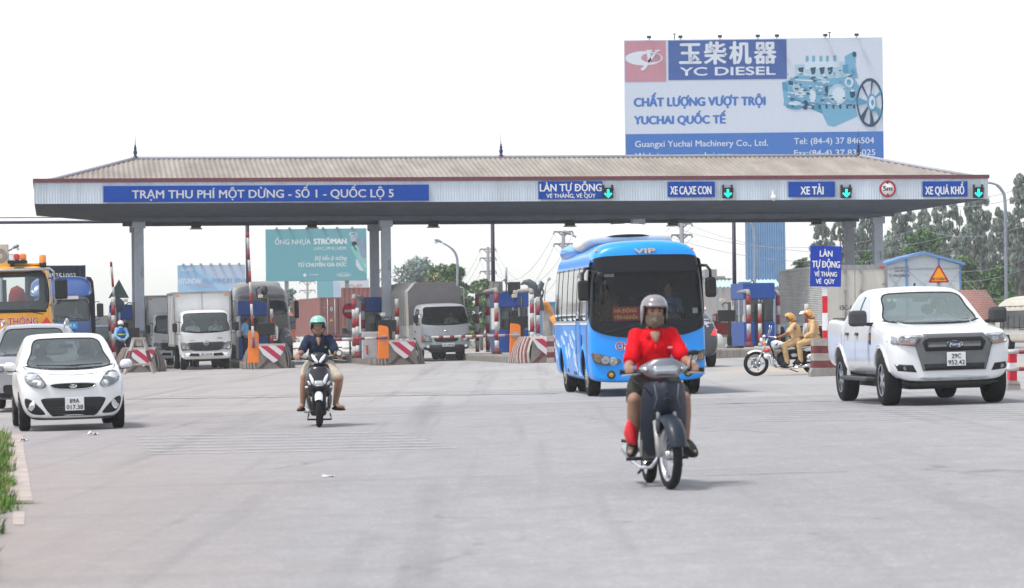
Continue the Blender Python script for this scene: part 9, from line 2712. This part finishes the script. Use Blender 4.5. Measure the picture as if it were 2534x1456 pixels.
# -------- street lamps
LAMP=mat('lamp_grey',(.26,.28,.32),.45,metal=.3)
def street_lamp(label,base,pts,d,r=.075,head=True):
 """pole and curved arm through the pixels pts, top to base order; first two pixels give the lamp head's axis"""
 W_=[P(a,b,d)for a,b in pts]
 o=on_ground(base,d)
 t=thing('street_lamp',label,'street lamp',o,0,'grey street lamps')
 q=[p-o for p in W_]
 path=[tuple(p)for p in q[1:]]
 sm=spline(path,6,closed=False)
 part('pole',LAMP,t,lambda m:m.tube([(q[-1].x,0,0)]+sm[::-1],[r*1.25]+[r]*(len(sm)-8)+[r*.7]*8,seg=10))
 a,b=q[0],q[1]
 dr=(b-a);L=dr.length;dr.normalize()
 n=V((-dr.z,0,dr.x))
 if n.z<0:n=-n
 hd=part('lamp_head',LAMP,t,lambda m:m.hull([tuple(a+dr*(L*s)+n*z+V((0,y,0)))for s,y,z in((0,-.10,.02),(0,.10,.02),(.12,-.15,-.05),(.12,.15,-.05),(.15,-.13,.14),(.15,.13,.14),(.6,-.16,.15),(.6,.16,.15),(.6,-.16,-.06),(.6,.16,-.06),(1.0,-.06,.05),(1.0,.06,.05),(1.0,-.05,-.03),(1.0,.05,-.03))],sub=1))
 part('lens',LENS,hd,lambda m:m.hull([tuple(a+dr*(L*s)+n*z+V((0,y,0)))for s,y,z in((.06,-.09,-.03),(.06,.09,-.03),(.6,-.12,-.05),(.6,.12,-.05),(.2,-.08,-.17),(.2,.08,-.17),(.45,-.07,-.19),(.45,.07,-.19))],sub=1))
street_lamp('grey street lamp arching left above the canvas lorry',1131,[(1073,594),(1096,602),(1113,612),(1126,626),(1132,650),(1131,720),(1130,800)],190)
street_lamp('grey street lamp arching left behind the rear of the blue bus',1449,[(1389,574),(1416,582),(1432,591),(1443,602),(1449,625),(1449,700),(1449,800)],170)
street_lamp('grey street lamp leaning right above the yellow lorry',4,[(49,609),(30,616),(20,621),(10,630),(5,650),(4,720),(4,800)],150)
street_lamp('tall street lamp at the right end of the canopy before the tall trees',2490,[(2412,446),(2440,452),(2462,456),(2478,470),(2487,500),(2489,620),(2490,800)],150)
street_lamp('pale street lamp pole against the blue clad pylon',1868,[(1800,520),(1832,540),(1850,548),(1862,562),(1868,590),(1868,690),(1868,800)],180)
street_lamp('small distant street lamp tilted up beside the rear of the blue bus',1347,[(1362,686),(1355,699),(1350,712),(1348,735),(1347,760),(1347,780),(1347,800)],290,r=.05)
# -------- power line: concrete poles with cross arms and sagging wires
POLE=mat('pole_concrete',(.22,.22,.24),.8,var=.1)
def power_pole(px,pyt,d,arms,label,half=14.5,hw=1.0):
 o=on_ground(px,d)
 t=thing('power_pole',label,'power pole',o,0,'power poles with cross arms')
 s=d/F
 z=lambda py:P(px,py,d).z-o.z
 part('pole',POLE,t,lambda m:m.cyl((0,0,0),(0,0,z(pyt)),.20,.13,seg=8))
 tips=[]
 for py in arms:
  a=part('cross_arm',POLE,t,lambda m:(m.box((-half*s*hw,-.06,z(py)-.06),(half*s*hw,.06,z(py)+.06)),m.tube([(-half*s*hw*.6,0,z(py)),(-.1,0,z(py+9))],.05,seg=5),m.tube([(half*s*hw*.6,0,z(py)),(.1,0,z(py+9))],.05,seg=5)))
  part('insulator',POLE,a,lambda m:[m.cyl((sx*half*s*hw,0,z(py)-.06),(sx*half*s*hw,0,z(py+6)),.07,seg=6)for sx in(-1,1)])
  for sx in(-1,1):tips.append(o+V((sx*half*s*hw,0,z(py+6))))
 return tips
T1=power_pole(1210,611,300,(617,639,672),'power pole with three cross arms left of the gantry post',20)
T2=power_pole(1397,572,235,(574,604),'power pole behind the rear roof of the blue bus',24)
T3=power_pole(1690,540,200,(554,582),'power pole above the roof of the blue bus',26)
power_pole(1040,641,380,(646,),'power pole standing in the trees behind the canvas lorry',19)
power_pole(762,690,420,(697,719,741),'power pole left below the teal billboard',19)
power_pole(850,693,400,(700,724),'power pole before the hazy hoarding with rose letters',20)
power_pole(938,665,400,(668,690,712),'power pole between the column pair in the middle',12)
WIRE=mat('wire',(.22,.22,.25),.6)
def wire(a,b,sag,label):
 o=(a+b)/2
 n=18
 pts=[a+(b-a)*k/n-V((0,0,4*sag*(k/n)*(1-k/n)))-o for k in range(n+1)]
 m=MB();m.tube(pts,.013,seg=5)
 tag(m.build('power_cable',WIRE,loc=o),label,'cable','sagging power cables')
lab='thin sagging power cable between the poles above the blue bus'
for i in(0,1,2,3):wire(T1[i],T2[i],3.0+.3*i,lab)
for i in(0,1,2,3):wire(T2[i],T3[i],2.2,lab)
for i in(0,1,2):wire(T3[i],P(2300+60*i,560+22*i,160),1.2,lab)
for i in(0,2,4):wire(T1[i],P(1105,720+10*i,420),1.0,lab)
for k,(y0,y1)in enumerate(((462,452),(482,470),(556,548),(642,632),(668,655))):
 wire(P(2290,y0+14,165),P(2560,y1,140),.5,'thin cable crossing before the tall trees at the right')
wire(P(2385,690,165),P(2485,742,160),.3,'pale drooping cable above the red tiled roof')
# -------- trees
LEAF={}
def leafmats(k,cols):
 return[mat('%s_%d'%(k,i),c,.65,var=.3,scale=3)for i,c in enumerate(cols)]
EUC=leafmats('eucalyptus_leaf',[(.17,.215,.185),(.21,.255,.215),(.125,.165,.15),(.26,.295,.25)])  # greens lightened and greyed, with distance haze put into the colour
BUSH=leafmats('bush_leaf',[(.085,.165,.065),(.13,.23,.085),(.06,.115,.06),(.19,.27,.12)])
PALM=leafmats('palm_leaf',[(.10,.15,.085),(.14,.20,.11),(.18,.23,.14),(.075,.115,.07)])
FARL=leafmats('far_leaf',[(.20,.27,.25),(.24,.31,.275),(.17,.225,.22)])  # palest greens, haze of the far distance mixed into them
BARK=mat('bark',(.14,.115,.10),.9,var=.3,scale=3)
def leaf(mb,c,a,u,L,w,mi):
 v=u.cross(a)
 if v.length<.05:v=u.cross(V((1,.3,.2)))
 v=v.normalized()*w
 q=[c-a*L*.5,c+v,c+a*L*.5,c-v]
 f=mb.bm.faces.new([mb.bm.verts.new(p)for p in q]);f.material_index=mi
def rv(rnd):return V((rnd.gauss(0,1),rnd.gauss(0,1),rnd.gauss(0,1))).normalized()
def tree(name,label,px,d,pyt,spread,kind,seed,mats_,group=None,clumps=46,per=90,low=.35,ls=(.28,.09),multi=1):
 rnd=random.Random(seed)
 o=on_ground(px,d)
 Ht=P(px,pyt,d).z-o.z
 Wd=spread*d/F
 t=thing(name,label,'tree',o,0,group)
 tr=MB();cr=MB()
 for j in range(multi):
  bx=(j-(multi-1)/2)*Wd*.5
  pts,rad=[],[]
  x=bx;y=rnd.gauss(0,.5)
  for k in range(8):
   f=k/7
   pts.append((x,y,Ht*.94*f));rad.append(max(.03,(.022*Ht)*(1-f)**.8/multi**.4))
   x+=rnd.gauss(0,Wd*.035);y+=rnd.gauss(0,Wd*.03)
  tr.tube(pts,rad,seg=8)
  for k in range(9):
   f=rnd.uniform(low,.92)
   i=min(6,int(f*7));p=V(pts[i])+(V(pts[i+1])-V(pts[i]))*(f*7-i)
   an=rnd.uniform(0,2*pi);R_=Wd*rnd.uniform(.25,.5)*(1.1-f*.5)
   e=p+V((cos(an)*R_,sin(an)*R_,R_*rnd.uniform(.2,.9)))
   tr.tube([p,(p+e)/2+V((0,0,-.05*R_)),e],[.006*Ht*(1-f*.6),.004*Ht*(1-f*.6),.01],seg=5)
 for c in range(clumps):
  f=rnd.random()**(.85)
  z=Ht*(low+(1-low)*f)
  prof=sin(pi*(.12+.86*f))**.7 if kind!='bush' else(1-f**2.2)**.5
  an=rnd.uniform(0,2*pi);rr=Wd*.5*prof*sqrt(rnd.random())
  cc=V((cos(an)*rr+rnd.choice([(j-(multi-1)/2)*Wd*.4 for j in range(multi)]),sin(an)*rr,z))
  cs=Wd*rnd.uniform(.10,.20)*(1 if kind!='euc' else .62)
  base=rnd.choice(range(len(mats_)))
  for k in range(per):
   q=rv(rnd)*(cs*rnd.random()**.45)
   q.z*=1.25 if kind=='euc' else .75
   if kind=='euc':a=(V((0,0,-1))+rv(rnd)*.55).normalized()
   else:a=(rv(rnd)+V((q.x,q.y,.2)).normalized()*.6).normalized()
   s=rnd.uniform(.6,1.35)
   leaf(cr,cc+q,a,rv(rnd),ls[0]*s,ls[1]*s,base if rnd.random()<.7 else rnd.randrange(len(mats_)))
 tr.build('trunk',BARK,t)
 cr.build('crown',mats_,t,fix=False)
 return t
GE='tall trees behind the right end of the canopy'
for i,(px,d,pyt,sp,lab)in enumerate(((2035,265,545,62,'tall thin tree left of the right rear column, beyond the trailer lorry'),(2098,270,520,60,'tall thin tree between the right column pair'),(2150,275,512,58,'tall thin tree behind the rightmost front column'),(2228,260,505,75,'tall tree above the left slope of the prefab roof'),(2290,270,520,60,'tall thin tree above the ridge of the prefab roof'),(2345,255,500,72,'tall tree above the right slope of the prefab roof'),(2420,240,452,86,'tallest tree under the right tip of the canopy'),(2465,255,520,58,'tall tree left of the right street lamp pole'),(2528,235,440,78,'tall tree cropped by the right edge of the picture'))):
 tree('tall_tree',lab,px,d,pyt,sp,'euc',40+i,EUC,GE,clumps=120,per=95,low=.28,ls=(.34,.05),multi=2 if i%2 else 1)
for i,(px,d,pyt,sp,lab)in enumerate(((2290,215,575,130,'bright green feathery tree behind the prefab building'),(2150,230,632,90,'green bushy tree behind the white doors of the trailer lorry'),(2380,225,640,110,'dark green bushy tree right of the prefab roof'),(2470,190,668,100,'dense green bush above the cream minibus'),(2060,240,648,70,'green bush low behind the tilted blue lane sign'))):
 tree('green_tree',lab,px,d,pyt,sp,'bush',60+i,BUSH,'green bushes and trees around the prefab building',clumps=64,per=130,low=.2,ls=(.30,.07))
for i,(px,pyt,sp)in enumerate(((2040,600,110),(2120,575,130),(2210,585,120),(2330,570,140),(2420,560,130),(2510,555,130))):
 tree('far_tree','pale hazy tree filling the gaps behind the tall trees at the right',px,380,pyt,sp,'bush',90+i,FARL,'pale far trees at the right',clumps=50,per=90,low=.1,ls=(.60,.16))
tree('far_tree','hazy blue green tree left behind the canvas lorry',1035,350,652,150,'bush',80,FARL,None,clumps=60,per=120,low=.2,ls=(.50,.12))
tree('flowering_tree','green tree with cream blossom right behind the canvas lorry',1092,225,668,120,'bush',81,BUSH+[mat('blossom',(.50,.43,.27),.7,var=.2)],None,clumps=80,per=130,low=.2,ls=(.27,.07))
tree('feathery_tree','green feathery tree around the street lamp above the canvas lorry',1126,215,655,78,'bush',82,BUSH,None,clumps=46,per=110,low=.3,ls=(.42,.075))
tree('green_tree','green tree left of the gantry post beside the canvas lorry',1192,220,690,84,'bush',83,BUSH,None,clumps=60,per=130,low=.2,ls=(.27,.07))
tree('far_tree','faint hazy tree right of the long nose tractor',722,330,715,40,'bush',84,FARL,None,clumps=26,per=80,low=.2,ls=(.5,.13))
def palm(px,d,pyt,sp,label,seed):
 rnd=random.Random(seed)
 o=on_ground(px,d);Ht=P(px,pyt,d).z-o.z;Wd=sp*d/F*.5
 t=thing('palm_tree',label,'palm tree',o,0,'palms near the blue pylon')
 part('trunk',BARK,t,lambda m:m.tube([(0,0,0),(.1,0,Ht*.4),(.05,.1,Ht*.72)],[.22,.18,.15],seg=9))
 m=MB()
 for k in range(46):
  az,el=rnd.uniform(0,2*pi),rnd.uniform(-.5,1.35)
  L=Wd*rnd.uniform(.7,1.05)
  dr=V((cos(az)*cos(el),sin(az)*cos(el),sin(el)))
  p0=V((.05,.1,Ht*.74))
  pts=[p0+dr*L*s+V((0,0,-.55*L*s*s*(1.2-.4*sin(el))))for s in(0,.25,.5,.75,1.0)]
  side=dr.cross(V((0,0,1))).normalized()
  for a,b in zip(pts,pts[1:]):
   for j in range(7):
    c=a+(b-a)*(j/7)
    for sx in(-1,1):
     la=(side*sx+(b-a).normalized()*.9+V((0,0,-.35))).normalized()
     leaf(m,c+la*L*.11,la,rv(rnd),L*.24,.035,rnd.randrange(4))
 m.build('fronds',PALM,t,fix=False)
palm(1985,205,592,84,'shaggy palm tree left of the tilted blue lane sign',5)
palm(1962,215,640,60,'lower palm tree tight against the blue clad pylon',6)
# -------- buildings at the back
def bx(name,m_,root,lo,hi,**k):return part(name,m_,root,lambda m:m.box(lo,hi,**k))
d=205
o=on_ground(2286,d)
t=thing('prefab_building','pale prefab building with blue trimmed gable and a phone number','building',o,0)
s=d/F
z=lambda py:P(2286,py,d).z-o.z
xl,xr,xm=(2191-2286)*s,(2380-2286)*s,0
PREW=mat('prefab_panel',(.50,.55,.58),.6,var=.05,dirt=.15,dirtcol=(.35,.37,.38))
PREB=mat('prefab_blue',(.10,.23,.47),.5,var=.1)
part('wall',PREW,t,lambda m:m.prism([(xl,0),(xr,0),(xr,z(657)),(xm,z(628)),(xl,z(657))],'y',0,14))
part('roof',PREB,t,lambda m:[m.prism([(sx*0+xm,z(622)),(e,z(652)),(e,z(658)),(xm,z(629))],'y',-.35,14.2)for sx,e in((0,xl-.2),(0,xr+.25))])
part('frame',PREB,t,lambda m:[m.box((x-.06,-.06,0),(x+.06,-.002,h_))for x,h_ in((xl+.05,z(657)),(-1.05,z(640)),(1.0,z(640)),(xr-.05,z(657)))]+[m.box((xm-.18,-.38,z(630)),(xm+.18,-.355,z(622)))])
part('cross_brace',mat('brace_grey',(.32,.36,.40),.5),t,lambda m:[m.tube([(a,-.04,z(p)),(b,-.04,z(q))],.012,seg=5)for a,b,p,q in((xl,-1.05,668,735),(-1.05,xl,668,735),(-1.05,1.0,668,735),(1.0,-1.05,668,735),(1.0,xr,668,735),(xr,1.0,668,735))]+[m.box((xl,-.05,z(667)),(xr,-.02,z(664)))])
g=MB()
for sx_,y0,y1,a,b in(('NHÀ CONTAINER',668,673,2216,2252),('NHÀ LẮP GHÉP',676,681,2216,2252),('T: 0965388668',686,693,2203,2252)):
 text(g,sx_,((a-2286)*s,z(y1-8),(b-2286)*s,z(y0-8)),face_front((0,-.012,0)),bold=.03)
g.build('lettering',mat('letter_brown',(.16,.10,.10),.6),t,fix=False)
o=on_ground(2424,170)
s=170/F
t=thing('tiled_house','low house with a red tiled roof between the pickup and the cream minibus','house',o,0)
z=lambda py:P(2424,py,170).z-o.z
TILE=bpy.data.materials.new('roof_tiles');TILE.use_nodes=True
_n=TILE.node_tree;_b=_n.nodes['Principled BSDF'];_b.inputs['Roughness'].default_value=.8
_br=_n.nodes.new('ShaderNodeTexBrick');_tc=_n.nodes.new('ShaderNodeTexCoord');_mp=_n.nodes.new('ShaderNodeMapping')
_mp.inputs['Rotation'].default_value=(R(90),0,0)
_n.links.new(_tc.outputs['Object'],_mp.inputs[0]);_n.links.new(_mp.outputs[0],_br.inputs['Vector'])
for k_,v_ in(('Color1',(.24,.075,.055,1)),('Color2',(.17,.06,.05,1)),('Mortar',(.25,.155,.13,1))):_br.inputs[k_].default_value=v_
_br.inputs['Scale'].default_value=1;_br.inputs['Brick Width'].default_value=.17;_br.inputs['Row Height'].default_value=.12;_br.inputs['Mortar Size'].default_value=.018
_n.links.new(_br.outputs['Color'],_b.inputs['Base Color'])
part('roof',TILE,t,lambda m:m.prism([(0,z(716)),(0,z(718)),(-2.2,z(790)),(-2.2,z(786))],'x',-80*s,66*s)if False else m.hull([(-80*s,2.4,z(716)),(34*s,2.4,z(716)),(-80*s,0,z(795)),(66*s,0,z(795)),(-80*s,4.8,z(795)),(66*s,4.8,z(795)),(-80*s,0,z(797)),(66*s,0,z(797)),(-80*s,4.8,z(797)),(66*s,4.8,z(797))],sub=0))
bx('wall',mat('house_wall',(.40,.36,.30),.8,var=.1),t,(-76*s,.3,0),(60*s,4.5,z(797)))
part('door',mat('door_brown',(.10,.06,.04),.6),t,lambda m:m.box((-.4,.26,0),(.5,.298,1.0)))
d=190
o=on_ground(1842,d);s=d/F
t=thing('open_shed','open shed with a pale green corrugated roof behind the booth by the motorcycle','shed',o,0)
z=lambda py:P(1842,py,d).z-o.z
def corr(m,x0,x1,y0,z0,y1,z1,p=.22,a=.03):
 n=int((x1-x0)/p)*4
 lo=[(x0+(x1-x0)*i/n,y0,z0+(a if i%4 in(0,1)else-a))for i in range(n+1)]
 hi=[(x0+(x1-x0)*i/n,y1,z1+(a if i%4 in(0,1)else-a))for i in range(n+1)]
 m.grid([lo,hi],smooth=False)
part('roof',mat('roof_pale_green',(.42,.54,.52),.5,var=.06),t,lambda m:corr(m,-88*s,92*s,0,z(710),4.0,z(690)))
part('beam',STEEL,t,lambda m:m.box((-88*s,.02,z(714)),(92*s,.12,z(711))))
for px in(1758,1776,1792,1925):part('post',STEEL,t,lambda m:m.box(((px-1842)*s-.07,.1,0),((px-1842)*s+.07,.24,z(712))))
d=240
o=on_ground(1770,d);s=d/F
t=thing('flat_building','pale flat roofed block between the bus mirror and the gantry post','building',o,0)
z=lambda py:P(1770,py,d).z-o.z
bx('wall',mat('block_wall',(.36,.33,.30),.8,var=.1),t,(-40*s,0,0),(40*s,10,z(689)))
bx('stair_tower',mat('block_wall_grey',(.27,.27,.28),.8,var=.1),t,(-22*s,1,z(689)),(8*s,6,z(666)))
bx('parapet',mat('block_wall_grey',(.27,.27,.28),.8),t,(-40*s,-.1,z(689)),(26*s,-.002,z(684)))
bx('canopy_slab',mat('block_wall_grey',(.27,.27,.28),.8),t,(26*s,-.5,z(692)),(44*s,2,z(690)))
o=on_ground(1362,300);s=300/F
t=thing('site_container','pale blue container far beyond the excavator','container',o,0)
m=MB();container(m,1.3,.2,P(1362,747,300).z-o.z,0,6);m.build('body',mat('site_blue',(.10,.24,.42),.5),t,fix=False)
BW_=mat('block_white',(.55,.54,.52),.8,var=.12,dirt=.3)
def jersey(px,py,d,label,dup_of=None):
 o=on_ground(px,d)
 if dup_of:return dup(dup_of,o,None,label)
 t=thing('jersey_block',label,'concrete block',o,R(8),'white concrete blocks beyond the booths')
 part('body',[BW_,STRIPE_R],t,lambda m:(m.hull([(sx*a,b,c)for sx in(-1,1)for a,b,c in((.95,-.3,0),(.95,.3,0),(.95,-.28,.2),(.95,.28,.2),(.92,-.10,.85),(.92,.10,.85))],sub=0),m.box((-.96,-.2,.42),(.96,.2,.55),mi=1)))
 return t
J0=jersey(745,850,178,'white concrete block with a maroon band right of the long nose tractor')
for px,d,lab in((772,176,'white concrete block left behind the scooter rider'),(822,172,'white concrete block just right of the scooter rider'),(852,172,'white concrete block below the no entry sign'),(1352,178,'white concrete block beyond the nose by the rear of the bus')):
 jersey(px,0,d,lab,J0)
o=on_ground(846,150)
t=thing('sand_bag_pile','low pile of white sacks on the ground below the no entry sign','sacks',o,0)
rnd=random.Random(4)
for i in range(9):part('sack',BW_,t,lambda m:m.ell((rnd.uniform(-.55,.55),rnd.uniform(-.2,.2),.12+(i//4)*.2),(.36,.22,.13)))
o=on_ground(1768,130)
t=thing('white_boulder','rounded white painted block between the bus and the booth island','block',o,0)
part('body',BW_,t,lambda m:m.hull([(-.4,0,0),(.5,0,0),(-.4,.5,0),(.5,.5,0),(-.4,0,.6),(.2,0,.9),(-.4,.5,.6),(.2,.5,.9),(.5,.2,.5)],sub=2))
_m=MB()
for k_ in range(5):_m.box((-.13,-.15,.002+k_*.19),(.13,.15,.19+k_*.19),mi=k_%2)
tag(_m.build('bollard_block',[STRIPE_W,STRIPE_R],loc=on_ground(1362,112)),'slim banded block touching the nose by the rear of the bus','concrete block')
def scrub(name,px0,px1,d,hgt,seed,n=2600):
 rnd=random.Random(seed);m=MB()
 a,b=on_ground(px0,d),on_ground(px1,d)
 for i in range(n):
  f=rnd.random();c=a+(b-a)*f;c.y+=rnd.uniform(-2,2)
  top=hgt*(.55+.45*sin(f*23+seed)*sin(f*7.1+1))
  c.z=gz(c.x,c.y)+rnd.random()**.7*max(.3,top)
  leaf(m,c,rv(rnd),rv(rnd),.5,.16,rnd.randrange(3))
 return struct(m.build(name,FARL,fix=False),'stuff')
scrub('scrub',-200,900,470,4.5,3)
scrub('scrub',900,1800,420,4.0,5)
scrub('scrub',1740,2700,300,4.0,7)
# -------- haze: one box of even air round the whole place
mb=MB();mb.box((-1500,-60,-8),(1500,1400,60))
hz=struct(mb.build('haze',[],None),'stuff')
hm=bpy.data.materials.new('haze_air');hm.use_nodes=True
hn=hm.node_tree
hn.nodes.remove(hn.nodes['Principled BSDF'])
pv=hn.nodes.new('ShaderNodeVolumePrincipled')
pv.inputs['Color'].default_value=(0.93,0.95,0.97,1)
pv.inputs['Density'].default_value=0.00042
hn.links.new(pv.outputs[0],hn.nodes['Material Output'].inputs['Volume'])
hz.data.materials.append(hm)
